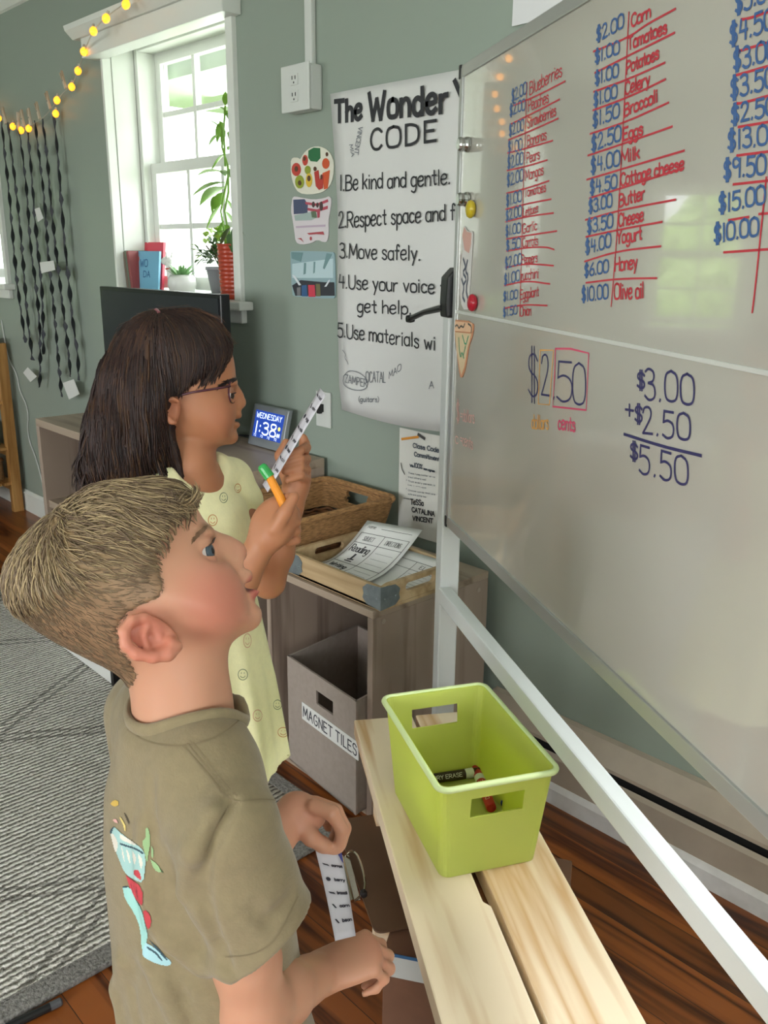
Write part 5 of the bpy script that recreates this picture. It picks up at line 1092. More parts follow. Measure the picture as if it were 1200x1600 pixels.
# ================================================================== people
from mathutils.bvhtree import BVHTree
class Field:
    """signed distance field on a rectilinear grid in a frame (origin O, unit axes U, V, W); polygonised into one continuous mesh"""
    def __init__(s, O, U, V, W, us, vs, ws):
        s.O, s.A = np.array(O), np.array([U, V, W]); s.g = [np.asarray(q, np.float32) for q in (us, vs, ws)]
        s.D = np.full([len(q) for q in s.g], .06, np.float32)
    def loc(s, p): return s.A @ (np.array(p, float)-s.O)
    def blk(s, lo, hi):
        sl = tuple(slice(max(0, int(np.searchsorted(g, l))-1), min(len(g), int(np.searchsorted(g, h))+1)) for g, l, h in zip(s.g, lo, hi))
        return sl, [s.g[i][sl[i]].reshape([-1 if j == i else 1 for j in range(3)]) for i in range(3)]
    def put(s, sl, d, k, op):
        D = s.D[sl]
        if op == 'sub': d = -d; h = np.clip(.5-.5*(D-d)/k, 0, 1); s.D[sl] = D*(1-h)+d*h+k*h*(1-h)
        elif op == 'int': h = np.clip(.5-.5*(D-d)/k, 0, 1); s.D[sl] = D*(1-h)+d*h+k*h*(1-h)
        else: h = np.clip(.5+.5*(D-d)/k, 0, 1); s.D[sl] = D*(1-h)+d*h-k*h*(1-h)
    def cap(s, p, q, r0, r1, k=.006, op='add', flat=None):
        """tapered capsule between world points; flat=(axis, factor) squashes it along a world axis"""
        a, b = s.loc(p), s.loc(q); m = max(r0, r1)+k+.008
        if flat is not None: m = m*max(1, flat[1])
        sl, (x, y, z) = s.blk(np.minimum(a, b)-m, np.maximum(a, b)+m); d = b-a; L2 = max(d @ d, 1e-12)
        X, Y, Z = x-a[0], y-a[1], z-a[2]; t = np.clip((X*d[0]+Y*d[1]+Z*d[2])/L2, 0, 1)
        ex, ey, ez = X-t*d[0], Y-t*d[1], Z-t*d[2]; q2 = ex*ex+ey*ey+ez*ez; r = r0+(r1-r0)*t
        if flat is not None:
            ax = s.A @ np.array(flat[0], float); ax /= np.linalg.norm(ax); c = ex*ax[0]+ey*ax[1]+ez*ax[2]; q2 = q2+c*c*(1/flat[1]**2-1)
        s.put(sl, (np.sqrt(q2)-r).astype(np.float32), k, op)
    def chain(s, pts, rs, k=.006, op='add', flat=None):
        for i in range(len(pts)-1): s.cap(pts[i], pts[i+1], rs[i], rs[i+1], k, op, flat)
    def ell(s, c, axes, rad, k=.006, op='add'):
        """ellipsoid; axes = three world unit vectors"""
        c = s.loc(c); M = np.array([s.A @ np.array(a, float) for a in axes]); M /= np.linalg.norm(M, axis=1)[:, None]; rad = np.array(rad, float)
        m = np.abs(M*rad[:, None]).sum(0)+k+.008; sl, (x, y, z) = s.blk(c-m, c+m); X, Y, Z = x-c[0], y-c[1], z-c[2]
        e = [(M[i, 0]*X+M[i, 1]*Y+M[i, 2]*Z)/rad[i] for i in range(3)]; k0 = np.sqrt(e[0]**2+e[1]**2+e[2]**2); k1 = np.sqrt((e[0]/rad[0])**2+(e[1]/rad[1])**2+(e[2]/rad[2])**2)+1e-6
        s.put(sl, (k0*(k0-1)/k1).astype(np.float32), k, op)
    def loft(s, base, X, Y, tab, k=.01, op='add', ripple=None, top=True):
        """stack of ellipses along world Z: tab rows (z, a along X, b along Y, dx, dy) from base"""
        tab = np.array(sorted(tab)); X, Y = np.array(X), np.array(Y); b = np.array(base, float); m = max(tab[:, 1].max(), tab[:, 2].max())+.03
        cs = np.array([s.loc(b+np.array([sx*m, sy*m, z])) for sx in (-1, 1) for sy in (-1, 1) for z in (tab[0, 0]-.02, tab[-1, 0]+.02)])
        sl, (x, y, z) = s.blk(cs.min(0), cs.max(0)); M = s.A.T
        wx, wy, wz = (s.O[i]+M[i, 0]*x+M[i, 1]*y+M[i, 2]*z-b[i] for i in range(3))
        f = lambda c: np.interp(wz, tab[:, 0], tab[:, c]).astype(np.float32)
        lx = wx*X[0]+wy*X[1]-f(3); ly = wx*Y[0]+wy*Y[1]-f(4); a, bb = f(1), f(2)
        if ripple is not None:
            g = ripple(np.arctan2(ly, lx), wz); a = a*g; bb = bb*g
        d = (np.sqrt((lx/a)**2+(ly/bb)**2)-1)*np.minimum(a, bb); d = np.maximum(d, np.maximum(wz-tab[-1, 0], tab[0, 0]-wz))
        s.put(sl, d.astype(np.float32), k, op)
    def plane(s, p, n, k=.004):
        """keep the side where (x-p).n < 0"""
        a = s.loc(p); n = s.A @ np.array(n, float); n /= np.linalg.norm(n); sl = tuple(slice(0, len(g)) for g in s.g); x, y, z = (s.g[i].reshape([-1 if j == i else 1 for j in range(3)]) for i in range(3))
        s.put(sl, ((x-a[0])*n[0]+(y-a[1])*n[1]+(z-a[2])*n[2]).astype(np.float32), k, 'int')
    def mesh(s, smooth=1):
        D = s.D; S = D < 0; nx, ny, nz = D.shape
        c = [S[i:nx-1+i, j:ny-1+j, k:nz-1+k] for i in (0, 1) for j in (0, 1) for k in (0, 1)]
        al = c[0].copy(); an = c[0].copy()
        for q in c[1:]: al &= q; an |= q
        I = np.argwhere(an & ~al); ids = np.full((nx-1, ny-1, nz-1), -1, np.int32); ids[tuple(I.T)] = np.arange(len(I))
        P = np.zeros((len(I), 3)); n = np.zeros(len(I)); off = [(i, j, k) for i in (0, 1) for j in (0, 1) for k in (0, 1)]
        val = {o: D[I[:, 0]+o[0], I[:, 1]+o[1], I[:, 2]+o[2]] for o in off}; pos = {o: np.stack([s.g[a][I[:, a]+o[a]] for a in range(3)], 1) for o in off}
        for o in off:
            for a in range(3):
                if o[a] == 0:
                    q = list(o); q[a] = 1; q = tuple(q); m = (val[o] < 0) != (val[q] < 0); t = np.where(m, val[o]/(val[o]-val[q]+1e-12), 0)
                    P += np.where(m[:, None], pos[o]+(pos[q]-pos[o])*t[:, None], 0); n += m
        P /= n[:, None]; F = []
        for a in range(3):
            b, c2 = (a+1) % 3, (a+2) % 3; sl0 = [slice(None)]*3; sl1 = [slice(None)]*3; sl0[a] = slice(0, -1); sl1[a] = slice(1, None)
            E = np.argwhere(S[tuple(sl0)] != S[tuple(sl1)]); E = E[(E[:, b] > 0) & (E[:, c2] > 0) & (E[:, b] < D.shape[b]-1) & (E[:, c2] < D.shape[c2]-1)]
            def cell(db, dc): q = E.copy(); q[:, b] += db; q[:, c2] += dc; return ids[tuple(q.T)]
            quad = np.stack([cell(-1, -1), cell(0, -1), cell(0, 0), cell(-1, 0)], 1); ins = S[tuple(E.T)]; quad[~ins] = quad[~ins][:, ::-1]; F.append(quad)
        F = np.concatenate(F); F = F[(F >= 0).all(1)]
        if np.linalg.det(s.A) < 0: F = F[:, ::-1]
        for _ in range(smooth):
            acc = np.zeros_like(P); cnt = np.zeros(len(P))
            for i in range(4):
                for j in (1, 3): np.add.at(acc, F[:, i], P[F[:, (i+j) % 4]]); np.add.at(cnt, F[:, i], 1)
            P = P*.45+.55*acc/np.maximum(cnt, 1)[:, None]
        return s.O+P @ s.A, F
def put_mesh(name, V, F, m, parent, col=None):
    me = bpy.data.meshes.new(name); off = chain(parent) if parent is not None else np.zeros(3); me.from_pydata((V-off).tolist(), [], F.tolist()); me.update()
    me.polygons.foreach_set('use_smooth', [True]*len(me.polygons)); me.materials.append(m)
    if col is not None:
        a = me.color_attributes.new('Col', 'FLOAT_COLOR', 'POINT'); a.data.foreach_set('color', np.concatenate([col, np.ones((len(col), 1))], 1).astype(np.float32).ravel())
    o = bpy.data.objects.new(name, me); COL.objects.link(o); o.parent = parent; return o
def lin(c): return np.array(srgb(c))
def sm(a, b, x): t = np.clip((x-a)/(b-a), 0, 1); return t*t*(3-2*t)
def poly_sdf(P, x, y):
    """2-D signed distance to a closed polygon (negative inside)"""
    P = np.array(P, float); d = np.full(x.shape, 1e9); ins = np.zeros(x.shape, bool)
    for a, b in zip(P, np.roll(P, -1, 0)):
        e = b-a; wx, wy = x-a[0], y-a[1]; t = np.clip((wx*e[0]+wy*e[1])/(e @ e), 0, 1); d = np.minimum(d, (wx-e[0]*t)**2+(wy-e[1]*t)**2)
        c = ((a[1] <= y) & (b[1] > y)) | ((b[1] <= y) & (a[1] > y)); xx = a[0]+(y-a[1])/(b[1]-a[1]+1e-15)*(b[0]-a[0]); ins ^= c & (x < xx)
    d = np.sqrt(d); return np.where(ins, -d, d)
def blur(a, n):
    for ax in (0, 1):
        c = np.cumsum(np.pad(a, [(n+1, n) if i == ax else (0, 0) for i in (0, 1)], mode='edge'), axis=ax)
        a = (np.take(c, range(2*n+1, c.shape[ax]), ax)-np.take(c, range(0, c.shape[ax]-2*n-1), ax))/(2*n+1)
    return a
class HeadFrame:
    """sagittal frame: u forward in the profile, v up, w towards the side that shows"""
    def __init__(s, px, py, t):
        d = ray(px, py); d /= np.linalg.norm(d); s.W = -d; s.U = RT-d*np.dot(RT, d); s.U /= np.linalg.norm(s.U); s.V = np.cross(s.W, s.U); s.O = at(px, py, t)
    def uv(s, x, y): p = onpl(x, y, s.O, s.W)-s.O; return float(p @ s.U), float(p @ s.V)
    def P(s, x, y, w=0.): u, v = s.uv(x, y); return s.O+s.U*u+s.V*v+s.W*w
def add_head(f, hf, poly, Wd, Dp, k=.008, muzzle=None):
    g = [hf.uv(*p) for p in poly]; g = chaikin(g+g[:1], 2)[:-1]
    x, y = np.meshgrid(f.g[0], f.g[1], indexing='ij'); d = poly_sdf(g, x, y); n = max(1, int(.006/float(f.g[0][1]-f.g[0][0]))); db = blur(blur(d, n), n); d = d+(db-d)*sm(.004, .03, -d)
    Wd = np.full(x.shape, Wd)
    if muzzle: mu, mv = hf.uv(*muzzle); Wd = Wd-.015*np.exp(-((x-mu)**2+(y-mv)**2)/.030**2)
    Wd = Wd[:, :, None]; dl = np.minimum(-d, Dp); wz = f.g[2][None, None, :]; e = np.sqrt(((Dp-dl)/Dp)[:, :, None]**2+(wz/Wd)**2)
    f.put(tuple(slice(0, len(q)) for q in f.g), ((e-1)*np.minimum(Dp, Wd)).astype(np.float32), k, 'add'); return g
def unit(v): v = np.array(v, float); return v/np.linalg.norm(v)
def hand(f, wrist, d, n, side, size, curl, spread=.12, thumb=None, k=.004, lift=0.):
    """five-fingered hand: d towards the fingers, n out of the palm; side = unit vector towards the thumb; curl per finger (three bend angles)"""
    d = unit(d); n = unit(n-d*np.dot(n, d)); sd = np.cross(d, n); sd = sd if np.dot(sd, side) > 0 else -sd; S = size; tips = []
    kn = [(.30, .52), (.10, .545), (-.10, .52), (-.28, .475)]; ln = [(.26, .17, .125), (.285, .19, .135), (.265, .175, .13), (.21, .135, .115)]; rr = (.056, .058, .054, .047)
    for (a, b), r in zip(kn, rr): f.cap(wrist+sd*a*.55*S*.6, wrist+sd*a*S*.62+d*b*S, r*1.15*S, r*1.05*S, .012)
    f.ell(wrist+d*.28*S+n*.0*S, (d, sd, n), (.30*S, .21*S, .085*S), .012); f.ell(wrist+d*.2*S+sd*.14*S+n*.05*S, (d, sd, n), (.18*S, .09*S, .075*S), .01)
    for i, ((a, b), L, r) in enumerate(zip(kn, ln, rr)):
        p = wrist+sd*a*S*.62+d*b*S; an = 0.; dd = unit(d+sd*spread*(a*2)); pts = [p]
        for j, l in enumerate(L):
            an += curl[i][j]; v = dd*math.cos(an)+n*math.sin(an); p = p+v*l*S; pts.append(p)
        f.chain(pts, [r*S, r*.95*S, r*.86*S, r*.74*S], k); tips.append((pts, v))
    b0 = wrist+d*.10*S+sd*.14*S+n*.05*S
    tp = thumb or [b0+unit(d*.75+sd*.65+n*.35)*.24*S, b0+unit(d*.75+sd*.65+n*.35)*.24*S+unit(d*.95+sd*.1+n*.5)*.2*S, b0+unit(d*.75+sd*.65+n*.35)*.24*S+unit(d*.95+sd*.1+n*.5)*.2*S+unit(d+n*.6-sd*.15)*.15*S]
    f.chain([b0]+tp, [.082*S, .068*S, .06*S, .048*S], .006); return tips, tp
def bvh_of(V, F): return BVHTree.FromPolygons([Vector(v) for v in V.tolist()], F.tolist())
def cast(bvh, x, y, tmax=9.):
    d = ray(x, y); h = bvh.ray_cast(Vector(CAM), Vector(d/np.linalg.norm(d)), tmax)
    return (np.array(h[0]), np.array(h[1])) if h[0] is not None else (None, None)
def px_ribbon(mb, bvh, pts, w, lift=.001, k=2, step=3.):
    """ink or stitching that follows a surface along a photo path"""
    c = chaikin(pts, k); L = np.cumsum([0]+[math.hypot(*(b-a)) for a, b in zip(c[:-1], c[1:])]); n = max(3, int(L[-1]/step)+1); s_ = np.linspace(0, L[-1], n)
    Q = []; N = []
    for t in s_:
        p, q = cast(bvh, np.interp(t, L, c[:, 0]), np.interp(t, L, c[:, 1]))
        if p is None: continue
        if Q and np.linalg.norm(p-Q[-1]) > .05: break
        Q.append(p+q*lift); N.append(q)
    m = len(Q)
    if m < 2: return
    vs = []
    for i in range(m):
        t = unit(Q[min(i+1, m-1)]-Q[max(i-1, 0)]+1e-9); sd_ = np.cross(N[i], t)*w/2; vs += [Q[i]-sd_, Q[i]+sd_]
    mb.add(vs, [(2*i, 2*i+2, 2*i+3, 2*i+1) for i in range(m-1)])
def strand_mesh(mb, pts, r, n=3):
    pts = np.array(pts); m = len(pts); mb.tube(pts, [r*(.55+.45*math.sin(PI*min(1., .15+i/(m-1)*.7))) * (1 if i < m-1 else .25) for i in range(m)], n, cap=False)
fh = np.array([math.sin(YAW), math.cos(YAW), 0]); rh = np.array([math.cos(YAW), -math.sin(YAW), 0]); Z3 = np.array([0, 0, 1.])
SKIN = attr_mat('child_skin', .48, sss=.12, spec=.35)
HAIRM = attr_mat('child_hair', .5, spec=.3); CLOTH = None

# ------------------------------------------------------------------ the boy
hf = HeadFrame(215, 900, .75)
H = hf.P
N0 = at(287, 1112, .765); lean_b = np.array([0, 0, 0])
sR = unit(.5*rh-.866*fh); fB = unit(.866*rh+.5*fh)
boy = thing('person', (N0[0], N0[1], 0), 'boy in a khaki T-shirt with short sandy hair, looking up and holding a paper strip', 'person')
us = np.arange(-.17, .335, .0023); ws = np.arange(-.26, .19, .0023)
vz = lambda z: float(hf.V @ (np.array([N0[0], N0[1], z])-hf.O))
vtop = .125; vmid = vz(.60); vbot = vz(-.0)-.06
vs = np.concatenate([np.arange(vbot, vmid, .007), np.arange(vmid, vtop, .0023)])
us_b = np.concatenate([np.arange(-.30, -.17, .006), us]); 
fb_ = Field(hf.O, hf.U, hf.V, hf.W, us_b, vs, ws)
POLY = [(300, 782), (313, 803), (323, 824), (332, 842), (343, 860), (356, 878), (369, 893), (379, 908), (386, 922), (389, 936), (394, 948), (400, 960), (397, 974), (382, 988), (362, 1002), (330, 1016), (290, 1030), (250, 1042), (212, 1052), (183, 1048), (148, 1032), (110, 1013), (76, 995), (46, 972), (29, 946), (25, 918), (32, 886), (50, 855), (80, 821), (120, 792), (168, 771), (212, 763), (248, 764), (278, 770)]
GB = add_head(fb_, hf, POLY, .070, .078, muzzle=(392, 918))
# soft features
for s in (1, -1):
    fb_.ell(H(318, 930, s*.036), (hf.U, hf.V, hf.W), (.024, .026, .020), .025)            # cheeks
    fb_.ell(H(316, 836, s*.024), (hf.U, hf.V, hf.W), (.008, .006, .017), .014)           # brow ridge
    fb_.ell(H(325, 863, s*.033), (hf.U, hf.V, hf.W), (.011, .009, .014), .010, 'sub')    # socket
    fb_.ell(H(309.5, 865.5, s*.0305), (hf.U, hf.V, hf.W), (.0140, .0140, .0140), .003)   # lids
    ax = unit(hf.U*1.0+hf.V*.30)
    fb_.ell(H(325, 862, s*.0345), (ax, np.cross(hf.W, ax), hf.W), (.0120, .0043, .0125), .0020, 'sub')   # eye opening
fb_.chain([H(334, 846), H(352, 855), H(366, 864)], [.0075, .0085, .0100], .010)
fb_.ell(H(366.5, 866), (hf.U, hf.V, hf.W), (.0098, .0098, .0108), .006)
for s in (1, -1):
    fb_.ell(H(364, 880, s*.0105), (hf.U, hf.V, hf.W), (.0088, .0078, .0062), .006)
    fb_.ell(H(375, 884, s*.0065), (hf.U, hf.V, hf.W), (.0042, .0036, .0034), .003, 'sub')
la = unit(hf.U*.35-hf.V*.94)
fb_.ell(H(381.5, 899), (hf.U, la, hf.W), (.0060, .0078, .018), .007); fb_.ell(H(385.5, 904), (hf.U, la, hf.W), (.0045, .0042, .017), .004)
fb_.ell(H(392, 927.5), (hf.U, la, hf.W), (.0076, .0056, .0185), .006)
fb_.ell(H(396, 916), (unit(hf.U-hf.V*.15), unit(hf.V+hf.U*.15), hf.W), (.0135, .0027, .0225), .0018, 'sub'); fb_.ell(H(386, 883), (hf.U, la, hf.W), (.0038, .0034, .011), .006, 'sub')
fb_.ell(H(403, 942), (hf.U, la, hf.W), (.0058, .0052, .018), .006, 'sub')
fb_.ell(H(391, 962), (hf.U, hf.V, hf.W), (.0085, .010, .015), .012)
# ears
E2 = lambda x, y: (x/2.857, 720+y/2.857)
for s in (1, -1):
    ce = s*.0685; la_ = unit(hf.U*.86-hf.V*.5); sa_ = np.cross(hf.W, la_)
    fb_.ell(H(238, 986, s*.070), (la_, sa_, unit(hf.W*s+hf.U*.25)), (.0215, .0138, .0055), .004)
    rim = [E2(*q) for q in ((690, 705), (640, 680), (590, 692), (560, 735), (568, 790), (610, 828), (675, 838), (735, 828), (778, 800))]
    out_ = [.072, .077, .081, .083, .083, .082, .079, .075, .071]
    fb_.chain([H(*p, s*w_) for p, w_ in zip(rim, out_)], [.0035, .0038, .004, .0042, .0042, .0045, .005, .006, .0045], .0035)
    fb_.ell(H(*E2(665, 768), s*.083), (la_, sa_, hf.W), (.0115, .0072, .0105), .003, 'sub')
    fb_.ell(H(*E2(735, 752), s*.076), (hf.U, hf.V, hf.W), (.0045, .0032, .006), .002, 'sub')
    fb_.chain([H(*E2(650, 800), s*.0765), H(*E2(640, 750), s*.0775), H(*E2(655, 712), s*.0765)], [.0025, .0028, .002], .0025)
    fb_.ell(H(*E2(752, 785), s*.0735), (hf.U, hf.V, hf.W), (.004, .0045, .0045), .004)
# neck and trunk
fb_.chain([H(262, 985), at(280, 1050, .757), N0, N0-Z3*.05], [.041, .0365, .0385, .052], .02)
SR, SL = N0-Z3*.052+sR*.105-fB*.002, N0-Z3*.052-sR*.105-fB*.002
for S_ in (SR, SL): fb_.cap(N0-Z3*.03, S_, .034, .032, .02)
fb_.loft(N0, sR, fB, [(-.46, .098, .078, 0, .0), (-.36, .098, .074, 0, .004), (-.24, .092, .070, 0, .002), (-.10, .096, .062, 0, 0), (-.03, .06, .045, 0, 0)], .02)
def along(P0, x, y, L, far=True):
    """point on the pixel ray at distance L from P0"""
    d = unit(ray(x, y)); v = CAM-P0; b = v @ d; c = v @ v-L*L; q = b*b-c; return CAM+d*(-b+(math.sqrt(q) if far else -math.sqrt(q)) if q > 0 else -b)
ER = along(SR, 398, 1575, .185); WR_ = along(ER, 500, 1521, .128)
fb_.chain([SR, SR*.5+ER*.5, SR*.3+ER*.7, ER], [.027, .025, .027, .0285], .012); fb_.chain([ER, ER*.62+WR_*.38, WR_], [.0285, .0275, .0205], .012)
HS = .106
hd = unit(at(560, 1497, 0.0+float((WR_-CAM) @ FW)+.012)-WR_)
cur_fist = [(.95, 1.25, .8), (1.0, 1.3, .8), (1.05, 1.3, .8), (1.1, 1.25, .8)]
npalm = unit(-UP*.75+FW*.45+RT*.15)
hand(fb_, WR_, hd, npalm, FW*.4+UP*.6, HS, cur_fist, .03, thumb=[WR_+hd*.035+unit(FW)*.022-UP*.012, WR_+hd*.062+FW*.018-UP*.022, WR_+hd*.074+FW*.004-UP*.026])
tL = .905
WL = at(462, 1268, tL); EL = WL-fB*.11+sR*.02-Z3*.06-fh*.03
fb_.chain([SL, SL*.5+EL*.5, EL], [.034, .032, .029], .012); fb_.chain([EL, EL*.6+WL*.4, WL], [.0285, .027, .0195], .012)
Lp = lambda x, y, dt=0.: at(x, y, tL+dt)
f_ = fb_
f_.ell(Lp(474, 1271), (unit(RT*.93-UP*.3), unit(UP*.93+RT*.3), FW), (.024, .0175, .019), .010)
f_.chain([Lp(490, 1260, -.014), Lp(519, 1270, -.020), Lp(534, 1296, -.016), Lp(530, 1324, -.006)], [.0086, .0080, .0070, .0058], .003)
f_.chain([Lp(492, 1256, .002), Lp(524, 1267, .002), Lp(539, 1294, .004), Lp(533, 1321, .008)], [.0086, .0080, .0070, .0056], .0015)
f_.chain([Lp(488, 1255, .021), Lp(517, 1266, .022), Lp(530, 1292, .022), Lp(520, 1312, .020)], [.0082, .0076, .0066, .0056], .0015)
f_.chain([Lp(482, 1258, .038), Lp(505, 1270, .039), Lp(514, 1292, .036)], [.0074, .0066, .0056], .0015)
f_.chain([Lp(468, 1284, -.012), Lp(486, 1308, -.018), Lp(504, 1320, -.013), Lp(521, 1328, -.007)], [.0105, .0088, .0078, .0060], .004)
# legs
for sg in (1, -1):
    hp = N0-Z3*.47+sR*.05*sg; kn = np.array([hp[0], hp[1], .31])+fB*.01; an = np.array([hp[0], hp[1], .075])-fB*.01
    fb_.chain([hp, kn, kn*.6+an*.4, an], [.062, .044, .043, .028], .015); fb_.cap(an-Z3*.025-fB*.01, an-Z3*.05+fB*.10, .028, .022, .015)
VB, FB = fb_.mesh(1)
# skin colour: base tone, blush and lips are the child's own colouring
UVW = (VB-hf.O) @ np.array([hf.U, hf.V, hf.W]).T
def near(p, r0, r1, V): return 1-sm(r0, r1, np.linalg.norm(V-p, axis=1))
cB_ = np.tile(lin('be8c71'), (len(VB), 1))
def mixc(c, w, col): return c*(1-w[:, None])+lin(col)*w[:, None]
for s in (1, -1):
    cB_ = mixc(cB_, .75*near(H(330, 935, s*.05), .012, .052, VB), 'b56d5b'); cB_ = mixc(cB_, .75*near(H(232, 988, s*.08), .012, .036, VB), 'c06f5c')
cB_ = mixc(cB_, .6*near(H(372, 868), .004, .020, VB), 'be7c67')
def near2(px, py, r0, r1, S_=None): u0, v0 = hf.uv(px, py); return 1-sm(r0, r1, np.hypot(UVW[:, 0]-u0, UVW[:, 1]-v0))
lat_ = 1-sm(.016, .023, np.abs(UVW[:, 2]))
lipw = np.clip(near2(391, 906, .003, .0062)*.8+near2(397, 925.5, .0045, .0085), 0, 1)*lat_; cB_ = mixc(cB_, .85*lipw, 'a8524c')
cB_ = mixc(cB_, near2(384, 918, .0028, .0052)*lat_, '5e2a28')
for a, b2 in ((ER, .035), (WR_+hd*.06, .03), (WL, .05)): cB_ = mixc(cB_, .4*near(a, .01, b2, VB), 'bd7a63')
# eyebrow and fade of the shaved sides
for s in (1, -1):
    for q in np.linspace(0, 1, 7): cB_ = mixc(cB_, .42*near(H(305+17*q, 838-13*q, s*(.041-.010*q)), .0016, .0075, VB), '7d5a3e')
HP = [(303, 778), (285, 795), (262, 800), (250, 822), (243, 850), (241, 874), (250, 905), (251, 920), (240, 934), (217, 944), (200, 952), (186, 974), (188, 1008), (204, 1026), (214, 1050), (205, 1072), (140, 1080), (-40, 1040), (-40, 700), (303, 700)]
gh = [hf.uv(*p) for p in HP]; dh = poly_sdf(gh, UVW[:, 0], UVW[:, 1])
headv = UVW[:, 1] > hf.uv(215, 1085)[1]
cB_ = mixc(cB_, (1-sm(-.006, .004, dh))*headv*.85, '8a6e58')
bodyo = put_mesh('body', VB, FB, SKIN, boy, cB_)
bvB = bvh_of(VB, FB)
# eyes
IRIS = [mat('eye_white', 'c4bcb6', .15), mat('iris_blue_grey', '3d4b55', .1), mat('pupil_black', '060608', .08)]
def eyes(hf_, px, r, parent, lat, irc, gaze, turn):
    for s in (1, -1):
        c = hf_.P(*px, s*lat); g = unit(gaze+hf_.W*turn)
        e = MB().lathe([(r*math.sin(a), -r*math.cos(a)) for a in np.linspace(0, PI, 17)], c, g, 24).build('eye', IRIS[0], parent, smooth=True)
        MB().lathe([(0, r*1.035), (r*.2, r*1.03), (r*.54, r*.88), (r*.66, r*.765)][::-1], c, g, 24).build('iris', irc, e, smooth=True)
        MB().lathe([(0, r*1.05), (r*.12, r*1.048), (r*.25, r*1.018)][::-1], c, g, 20).build('pupil', IRIS[2], e, smooth=True)
eyes(hf, (309.5, 865.5), .0118, boy, .0305, IRIS[1], unit(hf.U+hf.V*.2), .62)
LASH = mat('lash_brown', '3a2a22', .7)
m = MB()
for s in (1, -1):
    for k in range(15):
        w_ = s*(.022+.019*k/14); b0 = H(324-5*abs(k/14-.45), 853.5+3*abs(k/14-.4), w_); m.tube([b0, b0+(hf.U*.8+hf.V*.75)*.0035, b0+(hf.U*.75+hf.V*1.1)*.0062], [.0006, .0005, .0002], 4)
m.build('eyelashes', LASH, boy)
def eyebrow(bv, a, b, arch, n, col, parent, L=7., r=.0004):
    mb = MB(); g = np.random.default_rng(3)
    for k in range(n):
        t = g.random(); x = a[0]+(b[0]-a[0])*t+g.normal()*1.; y = a[1]+(b[1]-a[1])*t-arch*math.sin(PI*t)+g.normal()*1.6; d = np.array([a[0]-b[0], a[1]-b[1]]); d = d/np.linalg.norm(d)*L*(.6+.5*g.random()); d += g.normal(size=2)*1.2; P = []
        for j in range(4):
            p, n1 = cast(bv, x+d[0]*j/3, y+d[1]*j/3)
            if p is not None: P.append(p+n1*.0006)
        if len(P) == 4 and np.linalg.norm(P[3]-P[0]) < .02: strand_mesh(mb, P, r, 3)
    if mb.v: o = mb.build('eyebrow', mat('brow_'+col, col, .6), parent); o['kind'] = 'stuff'
eyebrow(bvB, (304, 842), (322, 823), 1., 130, '6e5038', boy)
# hair: close cap plus tufts
def hairline_cap(f, hf_, thick, poly_px, name, mt, parent, colf, head_only):
    h = Field(f.O, *f.A, f.g[0], f.g[1], f.g[2]); sl = tuple(slice(0, len(g)) for g in f.g); v0 = int(np.searchsorted(f.g[1], head_only)); 
    U_, V_ = np.meshgrid(f.g[0], f.g[1][v0:], indexing='ij'); th = thick(U_, V_); dm = poly_sdf([hf_.uv(*p) for p in poly_px], U_, V_)
    D = f.D[:, v0:, :]-th[:, :, None].astype(np.float32); h.g[1] = f.g[1][v0:]; h.D = np.maximum(D, dm[:, :, None].astype(np.float32)-.0005); return h
upx = hf.uv(200, 900)
def thickB(U_, V_):
    hgt = (U_-upx[0])*(-.36)+(V_-upx[1])*.93; fr = sm(.0, .07, U_)   # head-up coordinate
    return .0008+(.0045*sm(-.012, .055, hgt)+.0015*sm(-.03, .02, hgt))*(1-.75*sm(.0, .055, U_))
hc = hairline_cap(fb_, hf, thickB, HP, 'hair', HAIRM, boy, None, hf.uv(215, 1085)[1])
VH, FH = hc.mesh(2)
keep = np.linalg.norm(VH-H(238, 986, .075), axis=1) > .0  # all
nz_ = lambda V, s: np.sin(V[:, 0]*s+np.sin(V[:, 1]*s*1.3)*2)*np.sin(V[:, 2]*s*.9+V[:, 1]*s)
q = (VH-hf.O) @ np.array([hf.U, hf.V, hf.W]).T; hg = (q[:, 0]-upx[0])*(-.36)+(q[:, 1]-upx[1])*.93
top = sm(-.03, .035, hg)[:, None]; cH = lin('85694f')*(1-top)+lin('8f7757')*top; cH = cH*(1+.15*nz_(VH, 260)[:, None])
hairo = put_mesh('hair', VH, FH, HAIRM, boy, cH); hairo['kind'] = 'stuff'
bvH = bvh_of(VH, FH)
m = MB(); m.cc = '86745a'; rs_ = np.random.default_rng(5)
tone = ['75634d', '85735a', '998565', '6a5846', 'a8936f', '8c7a5c']
idx_ = rs_.integers(0, len(VH), 8500)
